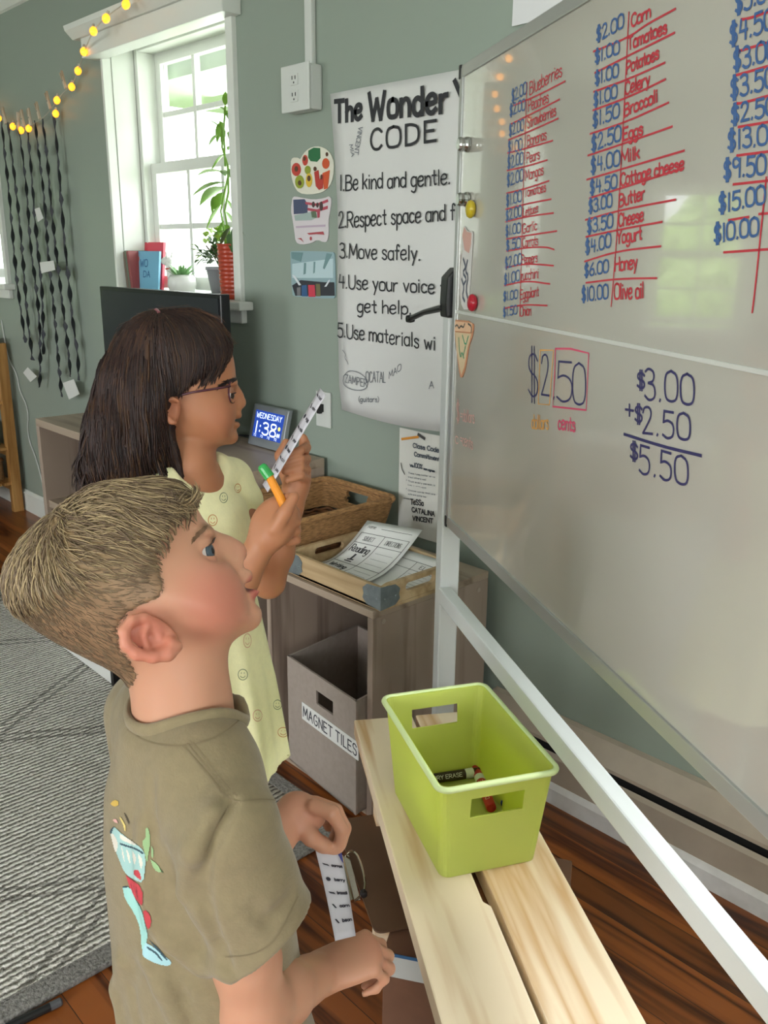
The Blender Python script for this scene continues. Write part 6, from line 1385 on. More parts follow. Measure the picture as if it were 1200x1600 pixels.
for i in idx_:
    if q[i, 0] > .046: continue
    p = VH[i]; h_ = bvH.find_nearest(Vector(p)); nrm = np.array(h_[1]); u_, v_, w_ = q[i]; hgt = hg[i]
    lf = sm(-.02, .045, hgt); L = .005+.026*lf*rs_.uniform(.6, 1.1)
    # flow: from the crown (back top) forwards over the top, downwards at the back and sides
    back = sm(.03, -.08, u_+0)*0+sm(-.02, -.10, u_)
    fl = (hf.U*1.0-hf.V*(.25+.35*math.sin(u_*60+v_*40)))*(1-back)+(-hf.V*1.0-hf.U*.15)*back+hf.W*rs_.normal()*.25+hf.U*rs_.normal()*.18+hf.V*rs_.normal()*.18
    if np.linalg.norm(hf.U-nrm*(hf.U @ nrm)) < .45 and u_ > 0: continue
    fl = fl-nrm*np.dot(fl, nrm); fl = unit(fl); pts = [p]; d_ = fl; sgm = 5; lift_ = rs_.uniform(.0, .30)*lf*(1-sm(.01, .05, u_)); L *= 1-.5*sm(.02, .055, u_)
    for j in range(sgm):
        pp = pts[-1]+unit(d_+nrm*lift_*(.5-j/sgm)*2.)*L/sgm; hh = bvH.find_nearest(Vector(pp))
        if hh[0] is not None:
            dist = np.dot(pp-np.array(hh[0]), np.array(hh[1])); 
            if dist < .0004: pp = pp+np.array(hh[1])*(.0004-dist)
            d_ = d_-np.array(hh[1])*np.dot(d_, np.array(hh[1]))*.6+np.cross(hf.W, d_)*.12*math.sin(u_*90+j)
        pts.append(pp)
    m.cc = tone[rs_.integers(0, 6) if lf > .3 else rs_.choice([0, 3, 1])]; strand_mesh(m, pts, .00058*(.45+.55*lf), 3)
for k in range(70):   # wisps at the forehead and temple
    x0, y0 = rs_.uniform(238, 296), 0; y0 = 812-(x0-240)*.42+rs_.uniform(-14, 6); p, n1 = cast(bvB, x0, y0)
    if p is None: continue
    pts = []; L_ = rs_.uniform(14, 36); a = rs_.uniform(.5, 1.5)
    for j in range(6):
        pj, nj = cast(bvB, x0+math.cos(a)*L_*j/5+3*math.sin(j), y0+math.sin(a)*L_*j/5)
        if pj is None: break
        pts.append(pj+nj*(.0035*(1-j/6)+.0006))
    if len(pts) > 3: m.cc = tone[rs_.integers(0, 6)]; strand_mesh(m, pts, .00055, 3)
o = m.build('hair_tufts', HAIRM, hairo, smooth=True); o['kind'] = 'stuff'

# T-shirt
KHAKI = mat('khaki_jersey', '84775b', .9, noise=.05, nscale=120, bump=.12, bscale=420, spec=.2, sheen=.2)
fs_sh = Field(hf.O, hf.U, hf.V, hf.W, np.arange(-.17, .26, .0027), np.concatenate([np.arange(vz(.52), vz(1.09)+.05, .0027)]), np.arange(-.26, .20, .0027))
g_ = fs_sh
def shirt_ripple(a, z):
    low = sm(-.22, -.42, z); return 1+.012*np.sin(3*a+9*z)*(1-low)+low*(.022*np.sin(5*a+1+16*z)+.012*np.sin(9*a-22*z))
NB = N0+fB*.004
g_.loft(NB, sR, fB, [(-.475, .118, .098, 0, .006), (-.40, .122, .100, 0, .010), (-.33, .116, .090, 0, .006), (-.24, .112, .084, 0, .002), (-.15, .110, .080, 0, -.002), (-.085, .105, .070, 0, -.006), (-.045, .085, .058, 0, -.008), (-.012, .055, .048, 0, -.006)], .012, ripple=shirt_ripple)
for S_ in (SR, SL): g_.chain([N0-Z3*.022-fB*.004, N0*.5+S_*.5-Z3*.006, S_], [.044, .044, .043], .02)
# sleeves: built on their own, cut at the hem, then joined
slR = at(418, 1462, float((SR*.35+ER*.65-CAM) @ FW)-.004); slL = SL+(EL-SL)*.7
gs_ = Field(hf.O, hf.U, hf.V, hf.W, *g_.g)
g2 = unit(slR-SR); hemN = unit(RT*.66-UP*.70+g2*.2)
gs_.chain([SR, SR*.55+slR*.45-RT*.004, slR, slR+g2*.07], [.043, .0445, .0445, .045], .010); gs_.plane(slR, hemN, .002)
gs_.cap(slR+hemN*.030, slR+g2*.10, .0385, .040, .003, 'sub')
gs_.chain([SL, slL], [.046, .050], .012)
g_.D = np.where(np.minimum(g_.D, gs_.D) > .02, np.minimum(g_.D, gs_.D), (lambda h: g_.D*(1-h)+gs_.D*h-.005*h*(1-h))(np.clip(.5+.5*(g_.D-gs_.D)/.005, 0, 1))).astype(np.float32)
# drag folds: shallow grooves fanning from the armpit and hanging across the back
P_ = lambda x, y, t: at(x, y, t)
def groove(L, r, dt, op='sub', k=.010):
    pts = []
    bv = bv_s
    for x, y in L:
        p, n1 = cast(bv, x, y)
        if p is None: return
        pts.append(p+n1*dt)
    g_.chain(pts, [r]*len(pts), k, op)
V0, F0 = g_.mesh(0); bv_s = bvh_of(V0, F0)
groove([(361, 1256), (334, 1305), (317, 1360), (320, 1420), (342, 1480), (358, 1520)], .0045, -.001, 'sub', .007)
for L in ([(300, 1400), (316, 1340), (350, 1270)], [(318, 1400), (330, 1450), (350, 1510)], [(268, 1500), (285, 1560), (300, 1598)], [(200, 1300), (205, 1380), (215, 1440)], [(243, 1480), (300, 1530), (350, 1545)], [(470, 1300), (478, 1380), (484, 1450)], [(210, 1510), (205, 1550), (215, 1595)], [(395, 1420), (420, 1440), (455, 1400)], [(236, 1220), (240, 1290), (235, 1340)], [(445, 1260), (462, 1330), (468, 1390)]):
    groove(L, .006, .0050, 'sub', .008)
for L in ([(285, 1395), (300, 1330), (330, 1270)], [(225, 1290), (228, 1380), (238, 1440)], [(230, 1500), (255, 1545), (275, 1590)], [(260, 1470), (320, 1508), (350, 1520)], [(190, 1500), (183, 1545), (190, 1595)]):
    groove(L, .006, -.002, 'add', .012)
# neck opening
g_.cap(N0-Z3*.012+fB*.004, H(275, 1040), .047, .049, .004, 'sub')
VS, FS = g_.mesh(1)
shirt = put_mesh('t_shirt', VS, FS, KHAKI, boy); bvS = bvh_of(VS, FS)
# rib collar, following the neck opening
m = MB(); cc = N0-Z3*.004+fB*.003; ax = unit(H(275, 1040)-(N0-Z3*.012)); e1_ = unit(np.cross(ax, fB)); e2_ = np.cross(ax, e1_); ring = []
for a in np.linspace(0, 2*PI, 41):
    dirn = e1_*math.cos(a)+e2_*math.sin(a); h_ = bvS.ray_cast(Vector(cc+ax*.03+dirn*.115), Vector(-dirn), .2)
    best = None
    for zz_ in np.linspace(.03, -.035, 27):
        o_ = cc+ax*zz_+dirn*.0495; hh = bvS.find_nearest(Vector(o_)); dd = np.dot(o_-np.array(hh[0]), np.array(hh[1]))
        if dd < .0012: best = o_; break
    ring.append(best if best is not None else cc+dirn*.0495)
ring = np.array(ring); 
for _ in range(4): ring[:-1] = (np.roll(ring[:-1], 1, 0)+ring[:-1]*2+np.roll(ring[:-1], -1, 0))/4
ring[-1] = ring[0]; m.tube(list(ring)+[ring[1]], .0046, 10, cap=False, flat=1.9); m.build('collar', KHAKI, shirt, smooth=True)
STI = mat('khaki_stitching', '7d6f55', .9)
for L in ([(286, 1166), (320, 1205), (361, 1256), (400, 1248), (448, 1252), (462, 1275)], [(361, 1256), (340, 1285), (322, 1330)], [(292, 1162), (325, 1203), (364, 1250)], [(297, 1157), (330, 1198), (369, 1245)], [(199, 1140), (230, 1162), (290, 1168), (345, 1150), (380, 1120)], [(352, 1495), (395, 1493), (432, 1470), (465, 1400)]):
    m = MB(); px_ribbon(m, bvS, L, .0011, .0006)
    if m.v: m.build('stitching', STI, shirt)
# printed wave picture on the back of the shirt
SPX = lambda L: [(140+x/5.331, 1230+y/5.333) for x, y in L]
layers = [('97b9b4', SPX([(175, 370), (215, 325), (260, 380), (390, 470), (460, 530), (470, 640), (450, 800), (380, 770), (300, 720), (250, 600), (200, 470)])),
    ('cfc9bb', SPX([(180, 375), (215, 400), (245, 470), (225, 560), (200, 470)])), ('cfc9bb', SPX([(255, 385), (380, 460), (395, 490), (300, 450), (260, 430)])), ('cfc9bb', SPX([(270, 480), (290, 560), (300, 640), (275, 560)])), ('cfc9bb', SPX([(310, 510), (340, 560), (345, 650), (318, 580)])), ('cfc9bb', SPX([(360, 530), (395, 570), (385, 660), (365, 590)])), ('cfc9bb', SPX([(410, 550), (445, 600), (440, 700), (415, 620)])),
    ('2d4650', SPX([(255, 460), (400, 505), (455, 545), (450, 560), (395, 520), (258, 478)])), ('2d4650', SPX([(172, 370), (190, 340), (215, 322), (200, 350), (185, 400)])),
    ('b23b42', SPX([(372, 700), (395, 680), (420, 700), (440, 780), (400, 750), (375, 730)])), ('b23b42', SPX([(305, 730), (360, 770), (440, 830), (450, 1000), (400, 940), (350, 870)])), ('8a2c34', SPX([(345, 800), (352, 800), (372, 880), (362, 875)])), ('8a2c34', SPX([(390, 830), (398, 830), (412, 930), (402, 925)])),
    ('93c4bb', SPX([(280, 835), (340, 825), (380, 920), (440, 1020), (470, 1150), (490, 1230), (470, 1320), (440, 1380), (430, 1180), (380, 1050), (300, 930)])), ('b23b42', SPX([(450, 1030), (480, 1020), (520, 1090), (500, 1190), (470, 1140)])),
    ('9cc3c9', SPX([(470, 1290), (540, 1330), (620, 1400), (690, 1455), (660, 1490), (560, 1470), (460, 1420), (440, 1380)])), ('2d4650', SPX([(480, 1320), (560, 1370), (610, 1440), (600, 1450), (550, 1385), (480, 1340)])), ('2d4650', SPX([(500, 1270), (580, 1340), (660, 1440), (640, 1440), (560, 1350)])), ('2d4650', SPX([(280, 825), (325, 818), (325, 832), (282, 838)])),
    ('8fae7c', SPX([(470, 340), (490, 330), (510, 440), (490, 560), (480, 640), (460, 540), (440, 450), (470, 420)])), ('8fae7c', SPX([(510, 600), (570, 640), (610, 710), (560, 700), (530, 660)])), ('8fae7c', SPX([(515, 480), (535, 520), (530, 600), (515, 570)])), ('3b5a3a', SPX([(590, 670), (620, 712), (600, 705)])),
    ('c4a24c', SPX([(178, 135), (210, 105), (250, 115), (245, 155), (200, 160)])), ('c9b46c', SPX([(255, 240), (275, 260), (310, 330), (300, 380), (285, 310), (258, 265)])), ('4c4434', SPX([(290, 205), (320, 250), (340, 310), (330, 305), (305, 250)])), ('cf9c94', SPX([(195, 270), (230, 262), (245, 300), (220, 295)]))]
from collections import defaultdict
X_, Y_ = np.meshgrid(np.arange(168, 276, 1.1), np.arange(1244, 1514, 1.1), indexing='ij'); colr = np.full(X_.shape, -1)
for i, (c, L) in enumerate(layers): colr[poly_sdf(chaikin(L+L[:1], 1)[:-1], X_, Y_) < 0] = i
mbs = {}; cache = {}
def sp_(i, j):
    if (i, j) not in cache:
        p, n1 = cast(bvS, X_[0, 0]+1.1*(i-.5), Y_[0, 0]+1.1*(j-.5)); cache[(i, j)] = None if p is None else p+n1*.0007
    return cache[(i, j)]
nmap = {'97b9b4': 'wave_print', 'cfc9bb': 'foam_print', '2d4650': 'outline_print', 'b23b42': 'red_lettering_print', '8a2c34': 'dark_red_print', '93c4bb': 'board_print', '9cc3c9': 'sea_print', '8fae7c': 'palm_print', '3b5a3a': 'leaf_print', 'c4a24c': 'bird_print', 'c9b46c': 'sand_print', '4c4434': 'twig_print', 'cf9c94': 'pink_print'}
for i, j in np.argwhere(colr >= 0):
    c = layers[colr[i, j]][0]; Q4 = [sp_(i, j), sp_(i+1, j), sp_(i+1, j+1), sp_(i, j+1)]
    if any(z_ is None for z_ in Q4) or max(np.linalg.norm(Q4[0]-z_) for z_ in Q4) > .02: continue
    mbs.setdefault(c, MB()).add(Q4, [(0, 3, 2, 1)])
for c, mb in mbs.items(): mb.build(nmap[c], mat('shirt_'+c, c, .8), shirt)
# shorts and shoes
fsh = Field(hf.O, hf.U, hf.V, hf.W, np.arange(-.30, .26, .006), np.arange(vz(.28)-.12, vz(.68)+.06, .006), np.arange(-.26, .2, .006))
fsh.loft(N0, sR, fB, [(-.56, .102, .084, 0, 0), (-.45, .100, .078, 0, 0), (-.40, .096, .076, 0, 0)], .02, top=True)
for sg in (1, -1): hp = N0-Z3*.5+sR*.052*sg; fsh.cap(hp, np.array([hp[0], hp[1], .37])+fB*.008, .072, .068, .015); fsh.cap(np.array([hp[0], hp[1], .40]), np.array([hp[0], hp[1], .25])+fB*.01, .056, .06, .004, 'sub') if False else None
V_, F_ = fsh.mesh(1); put_mesh('shorts', V_, F_, mat('black_shorts', '1a1b20', .85), boy)
SHOE = mat('grey_sneaker', '4a4c52', .7)
for sg in (1, -1):
    an = N0+sR*.05*sg; an = np.array([an[0], an[1], 0])-fB*.02; fz = Field(an, fB, Z3, np.cross(fB, Z3), np.arange(-.08, .18, .005), np.arange(-.012, .12, .005), np.arange(-.06, .06, .005))
    fz.chain([an-fB*.015+Z3*.035, an+fB*.05+Z3*.034, an+fB*.12+Z3*.028], [.036, .037, .032], .012); fz.cap(an-fB*.005+Z3*.04, an+Z3*.085, .034, .036, .012); fz.plane(an+Z3*.003, -Z3, .003); V_, F_ = fz.mesh(1); put_mesh('shoe', V_, F_, SHOE, boy)
# paper strip in the boy's hands
q0 = [at(489, 1312, tL-.012), at(531, 1322, tL-.004), at(556, 1462, tL-.055), at(524, 1470, tL-.075)]
st_t = thing('paper_strip', (q0[0]+q0[2])/2, 'narrow white picture word list strip hanging from the boy hand', 'paper')
bil = lambda u, v: (q0[0]*(1-u)+q0[1]*u)*(1-v)+(q0[3]*(1-u)+q0[2]*u)*v+FW*(.006*math.sin(PI*v))
nP = unit(np.cross(bil(.9, .5)-bil(.1, .5), bil(.5, .9)-bil(.5, .1))); nP = nP if np.dot(nP, CAM-q0[0]) > 0 else -nP
m = MB(); m.grid([[bil(u, v) for u in np.linspace(0, 1, 5)] for v in np.linspace(0, 1, 15)], -nP*.0005); m.build('sheet', mat('strip_paper', 'c0bdc4', .7), st_t, smooth=True)
def strip_print(bil, nP, rows, par, names):
    m = MB()
    for v, kind, nm in rows:
        pts = {'c': [(.22+.1*math.cos(a), v+.022*math.sin(a)) for a in np.linspace(0, 2*PI, 9)], 'w': [(.1, v-.012), (.34, v-.004), (.4, v+.016), (.16, v+.004)], 's': [(.14, v-.02), (.22, v-.02), (.34, v+.02), (.26, v+.02)]}[kind]
        m.add([bil(*p)+nP*.0008 for p in pts], [tuple(range(len(pts)))])
        st, W_ = strokes(nm, 1.5, 0)
        for qq in st: ribbon(m, [bil(.48+x/W_*.42, v+.012-y/8*.026) for x, y in chaikin(qq, 1)], .0010, nP, .0008)
    m.build('picture_words', mat('strip_ink', '2a2833', .7), par)
strip_print(bil, nP, [(.10, 's', 'melon'), (.27, 'w', 'carrot'), (.43, 'c', 'berry'), (.57, 'w', 'broccoli'), (.70, 's', 'corn'), (.84, 's', 'bean')], st_t, None)
m = MB(); m.add([bil(*p)+nP*.0007 for p in ((.86, .0), (1., .0), (1., .22), (.93, .2), (.84, .12))], [(0, 1, 2, 3, 4)]); m.build('blue_corner', mat('strip_blue', '3a3c78', .6), st_t)

# ------------------------------------------------------------------ the girl
TG = 1.45
gf = HeadFrame(285, 595, TG); K = gf.P
NG = at(296, 724, TG); fG = unit(.87*rh-.5*fh); lG = np.cross(Z3, fG); rG = -lG     # facing, left and right of the body
girl = thing('person', (NG[0], NG[1], 0), 'girl with long dark hair and glasses in a pale yellow smiley dress', 'person')
zv = lambda z: float(gf.V @ (np.array([NG[0], NG[1], z])-gf.O))
ug = np.arange(-.20, .30, .003); wg = np.arange(-.22, .275, .003)
vg = np.concatenate([np.arange(zv(0)-.08, zv(.72), .009), np.arange(zv(.72), .14, .003)])
G = Field(gf.O, gf.U, gf.V, gf.W, ug, vg, wg)
PG = [(358, 540), (365, 558), (368, 578), (368.5, 594), (367, 605), (370, 618), (371.5, 634), (371, 648), (368, 660), (365, 672), (366.5, 684), (361, 692), (344, 697.5), (320, 703), (290, 705), (258, 692), (234, 664), (212, 640), (196, 600), (192, 560), (200, 525), (222, 500), (255, 489), (295, 490), (328, 506), (347, 524)]
add_head(G, gf, PG, .069, .080, muzzle=(372, 655))
for s in (1, -1):
    G.ell(K(338, 650, s*.036), (gf.U, gf.V, gf.W), (.022, .024, .020), .025); G.ell(K(361, 598, s*.024), (gf.U, gf.V, gf.W), (.009, .007, .018), .012)
    G.ell(K(362, 616, s*.033), (gf.U, gf.V, gf.W), (.011, .009, .014), .010, 'sub'); G.ell(K(353.5, 617, s*.0305), (gf.U, gf.V, gf.W), (.0138,)*3, .003)
    ax = unit(gf.U*1.0-gf.V*.25); G.ell(K(362.5, 618.5, s*.0345), (ax, np.cross(gf.W, ax), gf.W), (.0115, .0038, .0125), .0025, 'sub')
    G.ell(K(371.5, 636, s*.0095), (gf.U, gf.V, gf.W), (.0075, .0070, .0060), .006)
G.chain([K(368.5, 608), K(372, 618), K(376, 628)], [.0065, .0072, .0082], .009); G.ell(K(375.6, 630), (gf.U, gf.V, gf.W), (.0082, .0078, .0095), .006)
G.ell(K(372, 648.5), (gf.U, gf.V, gf.W), (.0066, .0062, .018), .006); G.ell(K(369.5, 663.5), (gf.U, gf.V, gf.W), (.0064, .0054, .0165), .006); G.ell(K(372, 656.5), (gf.U, gf.V, gf.W), (.012, .0022, .024), .002, 'sub')
G.ell(K(363, 683), (gf.U, gf.V, gf.W), (.009, .0095, .015), .012)
for s in (1, -1):
    G.ell(K(271, 637, s*.077), (unit(gf.V-gf.U*.1), gf.U, unit(gf.W*s+gf.U*.3)), (.024, .0125, .006), .004)
    rim = [(279, 626), (271, 621), (262, 624), (258, 633), (261, 646), (268, 655), (274, 657)]; G.chain([K(*p, s*.0855) for p in rim], [.003, .0036, .004, .004, .004, .0046, .004], .003); G.ell(K(273, 637, s*.087), (gf.V, gf.U, gf.W), (.0090, .0055, .006), .003, 'sub')
G.chain([K(285, 665), K(290, 700), NG, NG-Z3*.04], [.042, .0365, .039, .05], .02)
GR, GL = NG-Z3*.048+rG*.105, NG-Z3*.048-rG*.100
for S_ in (GR, GL): G.cap(NG-Z3*.025, S_, .030, .032, .02)
G.loft(NG, rG, fG, [(-.50, .10, .08, 0, 0), (-.40, .105, .082, 0, 0), (-.28, .094, .074, 0, .004), (-.12, .1, .068, 0, .004), (-.03, .06, .045, 0, 0)], .02)
# right arm: elbow behind the boy's face, hand raised in front of the chest with the marker
tR = float((GR-CAM) @ FW)
HRw = at(410, 848, 1.315); ERg = at(362, 958, 1.325); ERg = GR+unit(ERg-GR)*.205; 
G.chain([GR, GR*.5+ERg*.5, ERg], [.028, .028, .0275], .012); G.chain([ERg, ERg*.6+HRw*.4, HRw], [.0285, .0285, .0215], .012)
k_ = lambda x, y, t: at(x, y, t)
G.ell(k_(428, 818, 1.315), (unit(RT*.52+UP*.85), unit(UP*.52-RT*.85), FW), (.046, .034, .022), .012)
mt = 1.295
G.ell(k_(430, 828, 1.300), (unit(RT*.52+UP*.85), unit(UP*.52-RT*.85), FW), (.030, .022, .016), .012)
G.chain([k_(430, 826, 1.290), k_(446, 800, 1.284), k_(460, 776, 1.288)], [.0115, .0098, .0078], .005)                       # thumb, nearest
G.chain([k_(412, 822, 1.335), k_(424, 796, 1.337), k_(440, 780, 1.320), k_(452, 776, 1.302)], [.0105, .0095, .0085, .007], .005)
for i in range(3):
    dt = .018*(i+1); G.chain([k_(446, 806+9*i, 1.322+dt*.4), k_(461, 800+15*i, 1.322+dt*.5), k_(463, 816+14*i, 1.312+dt*.4), k_(450, 824+12*i, 1.305+dt*.4)], [.0088, .0082, .0074, .0062], .0015)
# left arm: farther hand holds the strip, fingers curling over its near edge
HLw = at(455, 795, 1.43); ELg = GL+unit(at(418, 905, 1.50)-GL)*.20
G.chain([GL, GL*.5+ELg*.5, ELg], [.027, .026, .026], .012); G.chain([ELg, ELg*.6+HLw*.4, HLw], [.0275, .027, .0205], .012)
G.ell(k_(463, 757, 1.425), (unit(RT*.2+UP*.97), unit(RT*.97-UP*.2), FW), (.045, .023, .026), .012)
for i, (y0, y1, xe) in enumerate(((699, 708, 452), (717, 722, 444), (734, 735, 445), (750, 748, 450))):
    G.chain([k_(470, y0+16, 1.435), k_(479, y0, 1.415), k_(470, y1-5, 1.385), k_(xe, y1+2, 1.378)], [.0085, .0080, .0072, .0060], .0012)
G.chain([k_(456, 770, 1.44), k_(446, 740, 1.445), k_(438, 712, 1.44), k_(447, 692, 1.437)], [.0115, .010, .0092, .0075], .005)
G.chain([k_(468, 720, 1.44), k_(476, 694, 1.43), k_(474, 684, 1.425)], [.0095, .0085, .007], .004)
for sg in (1, -1):
    hp = NG-Z3*.52+rG*.055*sg; kn = np.array([hp[0], hp[1], .33])+fG*.01; an = np.array([hp[0], hp[1], .08])-fG*.012
    G.chain([hp, kn, kn*.6+an*.4, an], [.062, .042, .043, .028], .015); G.cap(an-Z3*.03-fG*.01, an-Z3*.055+fG*.10, .028, .021, .015)
VG, FGc = G.mesh(1)
cG = np.tile(lin('a97353'), (len(VG), 1))
for s in (1, -1):
    cG = mixc(cG, .3*near(K(345, 650, s*.05), .012, .045, VG), 'a8654e'); cG = mixc(cG, .4*near(K(268, 637, s*.08), .01, .03, VG), 'a86450')
    for q in np.linspace(0, 1, 9): cG = mixc(cG, .85*near(K(345+22*q, 599-8*q+3*(1-q), s*(.044-.022*q)), .0018, .0065, VG), '2a1d1a')
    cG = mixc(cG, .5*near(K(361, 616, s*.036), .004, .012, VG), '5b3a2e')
W2_ = np.abs((VG-gf.O) @ gf.W); cG = mixc(cG, .6*np.clip(near(K(374, 649), .004, .011, VG)+near(K(371, 664), .004, .011, VG), 0, 1)*(1-sm(.014, .024, W2_)), '8f4f49')
put_mesh('body', VG, FGc, SKIN, girl, cG); bvG = bvh_of(VG, FGc)
eyes(gf, (353.5, 617), .0116, girl, .0305, mat('iris_brown', '2a1a12', .1), unit(gf.U-gf.V*.15), .45)
m = MB()
for s in (1, -1):
    for k in range(13):
        w_ = s*(.022+.02*k/12); b0 = K(363.5-4*abs(k/12-.45), 613+2*abs(k/12-.4), w_); m.tube([b0, b0+(gf.U*.9-gf.V*.15)*.003, b0+(gf.U*.95+gf.V*.0)*.005], [.0007, .0006, .0002], 4)
eyebrow(bvG, (344, 604), (369, 592), 2., 170, '1d1311', girl, 6., .0006)
m.build('eyelashes', mat('lash_black', '161112', .7), girl)
# glasses
GLS = mat('glasses_plum', '4a2430', .25); gl = None
m = MB()
for s in (1, -1):
    c = K(368, 612, s*.032); rim = [c+gf.W*s*.024*math.cos(a)*1.0+gf.V*.0185*math.sin(a)-gf.U*(.010*(1+math.cos(a))*.7) for a in np.linspace(0, 2*PI, 25)]; m.tube(rim, .0014, 8, cap=False)
    m.tube([K(357, 603, s*.055), K(340, 606, s*.066), K(300, 612, s*.0735), K(276, 618, s*.0745), K(266, 634, s*.073)], .0019, 8)
m.tube([K(369, 608, -.008), K(373, 606, 0), K(369, 608, .008)], .0014, 8); gl = m.build('glasses', GLS, girl, smooth=True)
LENS = mat('lens_glass', 'ffffff', .03, alpha=.10)
for s in (1, -1):
    c = K(368, 612, s*.032); rim = [c+gf.W*s*.0235*math.cos(a)+gf.V*.018*math.sin(a)-gf.U*(.010*(1+math.cos(a))*.7) for a in np.linspace(0, 2*PI, 25)[:-1]]; MB().add(rim, [tuple(range(24))]).build('lens', LENS, gl)
# dress
YEL = mat('pale_yellow_cotton', 'efecbb', .85, noise=.03, nscale=90, bump=.08, bscale=300, sheen=.15)
D_ = Field(gf.O, gf.U, gf.V, gf.W, np.arange(-.24, .26, .0033), np.arange(zv(.52)-.1, zv(1.13)+.08, .0033), np.arange(-.27, .26, .0033))
def zpx(x, y):   # height where the body axis crosses a photo row
    lo, hi = 0., 1.3
    for _ in range(40):
        md = (lo+hi)/2; P = np.array([NG[0], NG[1], md])-CAM; yy = 800-FPX*(P @ UP)/(P @ FW)
        lo, hi = (md, hi) if yy > y else (lo, md)
    return md-NG[2]
zw, zh = zpx(0, 928), zpx(0, 1186)
def skirt_ripple(a, z):
    g = sm(zw+.02, zh, z); return 1+g*(.035*np.sin(9*a+.6)+.02*np.sin(17*a+2))
D_.loft(NG, rG, fG, [(zh, .158, .138, 0, .006), ((zh+zw)/2, .140, .118, 0, .006), (zw-.015, .110, .092, 0, .006), (zw, .1035, .085, 0, .006)], .004, ripple=skirt_ripple)
D_.loft(NG, rG, fG, [(zw-.01, .102, .085, 0, .008), (zw+.07, .103, .088, 0, .012), (-.13, .104, .088, 0, .014), (-.075, .098, .072, 0, .008), (-.035, .080, .052, 0, -.002), (-.005, .06, .045, 0, -.004)], .006)
for S_ in (GR, GL): D_.chain([NG-Z3*.022, NG*.45+S_*.55-Z3*.004, S_+unit(S_-NG)*.006], [.036, .037, .038], .014)
for S_, E_g in ((GR, ERg), (GL, ELg)):
    sl_ = S_+unit(E_g-S_)*.042; D_.chain([S_, sl_+unit(S_-NG)*.008], [.038, .041], .008); None
nk = NG+fG*.045+Z3*.004
D_.ell(nk, (rG, unit(fG-Z3*.75), unit(Z3+fG*.75)), (.066, .068, .034), .003, 'sub'); D_.cap(NG-Z3*.01, K(290, 690), .050, .056, .003, 'sub')
D_.cap(NG-Z3*(-zh)+Z3*0, NG+Z3*(zh+.04), .10, .10, .004, 'sub', flat=None) if False else None
VD, FD = D_.mesh(2); dress = put_mesh('dress', VD, FD, YEL, girl); bvD = bvh_of(VD, FD)
for L in ([(402, 934), (410, 925), (418, 920)], [(448, 1180), (458, 1179), (463, 1176)]):
    m = MB(); px_ribbon(m, bvD, L, .0016, .0008)
    if m.v: m.build('stitching', mat('dress_stitch', 'b9b678', .9), dress)
def smiley(mb, x, y, rx, ry):
    px_ribbon(mb, bvD, [(x+rx*math.cos(a), y+ry*math.sin(a)) for a in np.linspace(0, 2*PI, 17)], .0013, .0008, k=1, step=1.2)
    px_ribbon(mb, bvD, [(x+rx*.55*math.cos(a), y+ry*.55*math.sin(a)) for a in np.linspace(.4, PI-.4, 8)], .0011, .0008, k=1, step=1.)
    for sg in (-1, 1): px_ribbon(mb, bvD, [(x+sg*rx*.3, y-ry*.45), (x+sg*rx*.3, y-ry*.15)], .0011, .0008, k=0, step=1.)
for nm, c, L in (('green_smiley_print', '7d8a6a', [(349, 778, 6, 8), (379, 1054, 7.5, 8.5), (422, 988, 6, 8.5), (433, 1101, 6.5, 7.5)]), ('orange_smiley_print', 'c98b52', [(332, 813, 7, 8.5), (435, 1037, 6.5, 9), (442, 1144, 8.5, 7.5), (371, 763, 5, 7)]), ('coral_smiley_print', 'd2a184', [(386, 1001, 6, 11), (402, 1118, 7, 9), (308, 840, 6, 8)])):
    for q_ in L:
        m = MB(); smiley(m, *q_)
        if m.v: m.build(nm, mat('dress_'+c, c, .85), dress)
for sg in (1, -1):
    an = np.array([*(NG+rG*.055*sg)[:2], 0])-fG*.02; fz = Field(an, fG, Z3, np.cross(fG, Z3), np.arange(-.08, .18, .005), np.arange(-.012, .12, .005), np.arange(-.06, .06, .005))
    fz.chain([an-fG*.015+Z3*.035, an+fG*.05+Z3*.034, an+fG*.12+Z3*.028], [.036, .036, .031], .012); fz.cap(an-fG*.005+Z3*.04, an+Z3*.08, .034, .035, .012); fz.plane(an+Z3*.003, -Z3, .003); V_, F_ = fz.mesh(1); put_mesh('shoe', V_, F_, mat('white_sneaker', 'c9c8c4', .6), girl)
# hair: one soft mass over the skull and down the back, covered with wavy locks
HG = Field(gf.O, gf.U, gf.V, gf.W, np.arange(-.22, .12, .004), np.arange(-.30, .15, .004), np.arange(-.15, .15, .004))
HGm = [(362, 534), (357, 554), (346, 578), (330, 604), (320, 624), (300, 606), (284, 618), (268, 618), (258, 640), (262, 690), (150, 800), (100, 640), (140, 440), (300, 440), (375, 500)]
sl = tuple(slice(0, len(g)) for g in HG.g)
from math import isfinite
U_, V_ = np.meshgrid(HG.g[0], HG.g[1], indexing='ij')
add_head(HG, gf, [(360, 532), (366, 552), (360, 590), (335, 625), (300, 650), (255, 690), (225, 665), (200, 640), (184, 600), (182, 560), (196, 528), (220, 501), (252, 486), (298, 481), (333, 498), (352, 516)], .0765, .083)
dm = poly_sdf([gf.uv(*p) for p in HGm], U_, V_); HG.D = np.maximum(HG.D, dm[:, :, None].astype(np.float32))
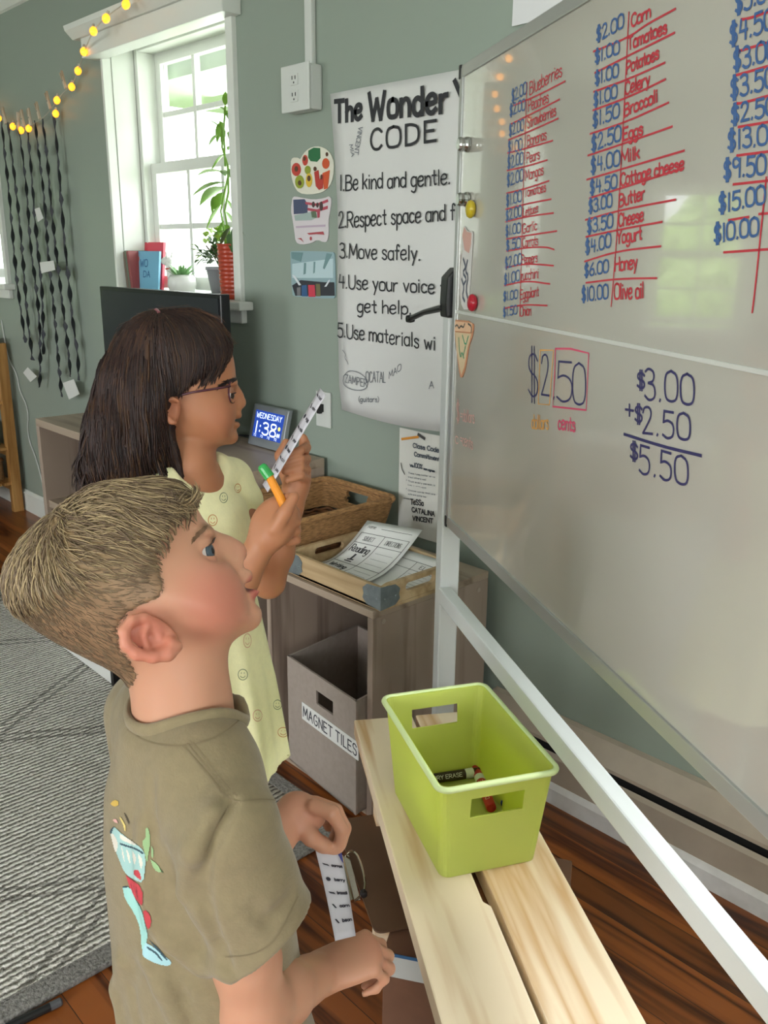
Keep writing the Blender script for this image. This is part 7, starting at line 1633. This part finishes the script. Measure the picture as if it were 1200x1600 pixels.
for w_ in (.050, .018, -.018, -.050):
    HG.chain([K(232, 530, w_*.9), K(200, 592, w_*1.1), K(187, 660, w_*1.25), K(180, 725, w_*1.3), K(182, 790, w_*1.25)], [.030, .034, .036, .036, .022], .03)
    HG.chain([K(240, 540, w_*1.1), K(232, 620, w_*1.25), K(222, 700, w_*1.3), K(220, 780, w_*1.2)], [.034, .034, .032, .022], .03)
HG.chain([K(262, 668, .062), K(266, 705, .060), K(280, 745, .057), K(297, 775, .050)], [.013, .014, .012, .005], .012)
VHg, FHg = HG.mesh(2)
cg = lin('2b1c18')*(1+.25*nz_(VHg, 180)[:, None]); hair = put_mesh('hair', VHg, FHg, HAIRM, girl, np.clip(cg, 0, 1)); hair['kind'] = 'stuff'; bvHG = bvh_of(VHg, FHg)
GU = [[(235, 490), (188, 515), (162, 570), (150, 620), (140, 655), (133, 700), (126, 735), (128, 770)], [(238, 489), (207, 520), (185, 575), (172, 630), (165, 680), (155, 730), (160, 795)], [(241, 488), (222, 525), (208, 580), (200, 640), (194, 700), (188, 760), (195, 810)], [(244, 487), (238, 530), (235, 585), (231, 640), (225, 700), (223, 760), (230, 805)],
      [(246, 487), (254, 530), (257, 580), (257, 622), (253, 670), (260, 720), (283, 765), (298, 778)], [(248, 486), (280, 510), (295, 555), (287, 602), (268, 622), (258, 660), (270, 710), (299, 768)], [(250, 485), (303, 497), (332, 540), (332, 578), (310, 608), (285, 620)], [(253, 482), (308, 480), (350, 511), (361, 537), (351, 562), (336, 590), (321, 618)]]
rg_ = np.random.default_rng(11); tg = ['2a1c19', '33221d', '231816', '3d281f', '2e1e1a', '47301f', '281a18']
m = MB(); GUi = [np.array([[np.interp(t, np.linspace(0, 1, len(g)), [p[i] for p in g]) for i in (0, 1)] for t in np.linspace(0, 1, 22)]) for g in GU]
CL = [(rg_.uniform(-.25, 6.99), rg_.normal(size=2)*2.5, rg_.uniform(0, 6.28), rg_.uniform(2.5, 6.5), rg_.uniform(12, 19), rg_.integers(0, 7)) for _ in range(150)]
for k in range(3900):
    qc, oc, ph, amp, fr_, tc_ = CL[k % 150]; q_ = qc+rg_.normal()*.13; q_ = min(6.999, max(-.3, q_)); i = int(max(0, min(6, math.floor(q_)))); f_ = q_-i; L = GUi[i]*(1-f_)+GUi[i+1]*f_
    a0 = rg_.uniform(0, .45) if rg_.random() < .5 else 0.; a1 = min(1., a0+rg_.uniform(.35, 1.)); n = 14; ts = np.linspace(a0, a1, n)
    if qc > 5: amp *= .35
    if 4.7 < q_ < 6.1: a1 = min(a1, .6); a0 = min(a0, .2); ts = np.linspace(a0, a1, n)
    if k % 11 == 0: ph = rg_.uniform(0, 6.28)
    pts = []; off = oc+rg_.normal(size=2)*1.2; lf = rg_.uniform(.0005, .0045)
    for j, t in enumerate(ts):
        x = np.interp(t, np.linspace(0, 1, 22), L[:, 0])+off[0]+amp*(.1+t*1.5)*math.sin(t*fr_+ph); y = np.interp(t, np.linspace(0, 1, 22), L[:, 1])+off[1]
        if ((x-271)/14)**2+((y-638)/19)**2 < 1: break
        p, n1 = cast(bvHG, x, y)
        if p is None:
            if pts and t > .3:   # loose end leaving the mass: keep the last depth
                dl = float((pts[-1]-CAM) @ FW); pts.append(at(x, y, dl))
            continue
        pp = p+n1*(lf*(.4+t)+.0035*t*math.sin(t*fr_+ph+1.2))
        if pts and np.linalg.norm(pp-pts[-1]) > .05: continue
        pts.append(pp)
    if len(pts) < 4: continue
    m.cc = tg[tc_ if rg_.random() < .6 else rg_.integers(0, 7)]; strand_mesh(m, pts, rg_.uniform(.0008, .0017), 3)
for k in range(260):   # lock in front of the shoulder
    o_ = rg_.normal(size=2)*np.array([3.4, 2.]); P = []
    for t in np.linspace(rg_.uniform(0, .3), rg_.uniform(.7, 1.04), 10):
        x, y = (np.interp(t, [0, .25, .5, .75, 1], v) for v in ((263, 266, 273, 285, 298), (648, 682, 716, 748, 780))); p, n1 = cast(bvHG, x+o_[0]*(1.2-t)+2.*math.sin(t*14+1), y+o_[1])
        if p is not None and (not P or np.linalg.norm(p-P[-1]) < .04): P.append(p+n1*rg_.uniform(.0004, .002))
    if len(P) > 4: m.cc = tg[rg_.integers(0, 7)]; strand_mesh(m, P, rg_.uniform(.0008, .0015), 3)
OUTL = [(128, 765), (130, 735), (137, 700), (145, 655), (152, 620), (163, 572), (188, 517), (215, 497), (246, 485), (300, 483), (340, 500), (364, 540)]
for k in range(90):   # loose hairs lying just off the outline
    u = rg_.uniform(.02, .95); L_ = rg_.uniform(.05, .16); o0 = rg_.uniform(1, 4); o1 = o0+rg_.uniform(2, 9); sg = 1 if rg_.random() < .5 else -1; t_ = TG-rg_.uniform(-.05, .05); pts = []
    for j in range(7):
        uu = np.clip(u+sg*L_*j/6, 0, 1); x = np.interp(uu, np.linspace(0, 1, 12), [p[0] for p in OUTL]); y = np.interp(uu, np.linspace(0, 1, 12), [p[1] for p in OUTL]); d = np.array([x-262, y-620]); d /= np.linalg.norm(d); oo = -4+(o0+4)*min(1, j/2)+(o1-o0)*(j/6)**2
        pts.append(at(x+d[0]*oo, y+d[1]*oo*.7, t_))
    m.cc = ['5a3a2a', '6d4a36', '3a261e'][k % 3]; strand_mesh(m, chaikin(pts, 1), .0003, 3)
o = m.build('hair_locks', HAIRM, hair, smooth=True); o['kind'] = 'stuff'
m = MB(); m.tube([K(245, 487, .03), K(249, 492, .045), K(247, 498, .055)], .0035, 8); m.build('hair_clip', mat('clip_rose', '8a4a52', .4), girl)
# what she holds
q0 = [at(500, 606, 1.385), at(509, 617, 1.362), at(418, 769, 1.352), at(410, 757, 1.375)]
gs = thing('paper_strip', (q0[0]+q0[2])/2, 'long narrow picture list strip held up by the girl in glasses', 'paper')
bil = lambda u, v: (q0[0]*(1-u)+q0[1]*u)*(1-v)+(q0[3]*(1-u)+q0[2]*u)*v
nP = unit(np.cross(bil(1, .5)-bil(0, .5), bil(.5, 1)-bil(.5, 0))); nP = nP if np.dot(nP, CAM-q0[0]) > 0 else -nP
m = MB(); m.grid([[bil(u, v) for u in np.linspace(0, 1, 4)] for v in np.linspace(0, 1, 15)], -nP*.0005); m.build('sheet', mat('strip_paper', 'cfcdd2', .7), gs, smooth=True)
strip_print(bil, nP, [(.06, 'w', 'list'), (.17, 's', 'corn'), (.28, 'c', 'egg'), (.39, 'w', 'milk'), (.50, 's', 'pear'), (.60, 'c', 'bean'), (.70, 'w', 'oil'), (.80, 's', 'pea')], gs, None)
pm = [at(408, 727, 1.305), at(421, 745, 1.305), at(437, 776, 1.300), at(447, 797, 1.297)]
mk = thing('dry_erase_marker', pm[3], 'orange marker with bright green cap in the girl hand', 'marker')
m = MB(); m.tube([pm[1], pm[2], pm[3]], [.0062, .0068, .0068], 14); m.build('barrel', mat('marker_orange', 'dd8a1e', .35), mk, smooth=False)
m = MB(); m.tube([pm[0], pm[0]*.8+pm[1]*.2, pm[1]+(pm[1]-pm[0])*.05], [.0055, .0078, .0082], 14); m.build('cap', mat('marker_green', '2f9a4a', .35), mk)
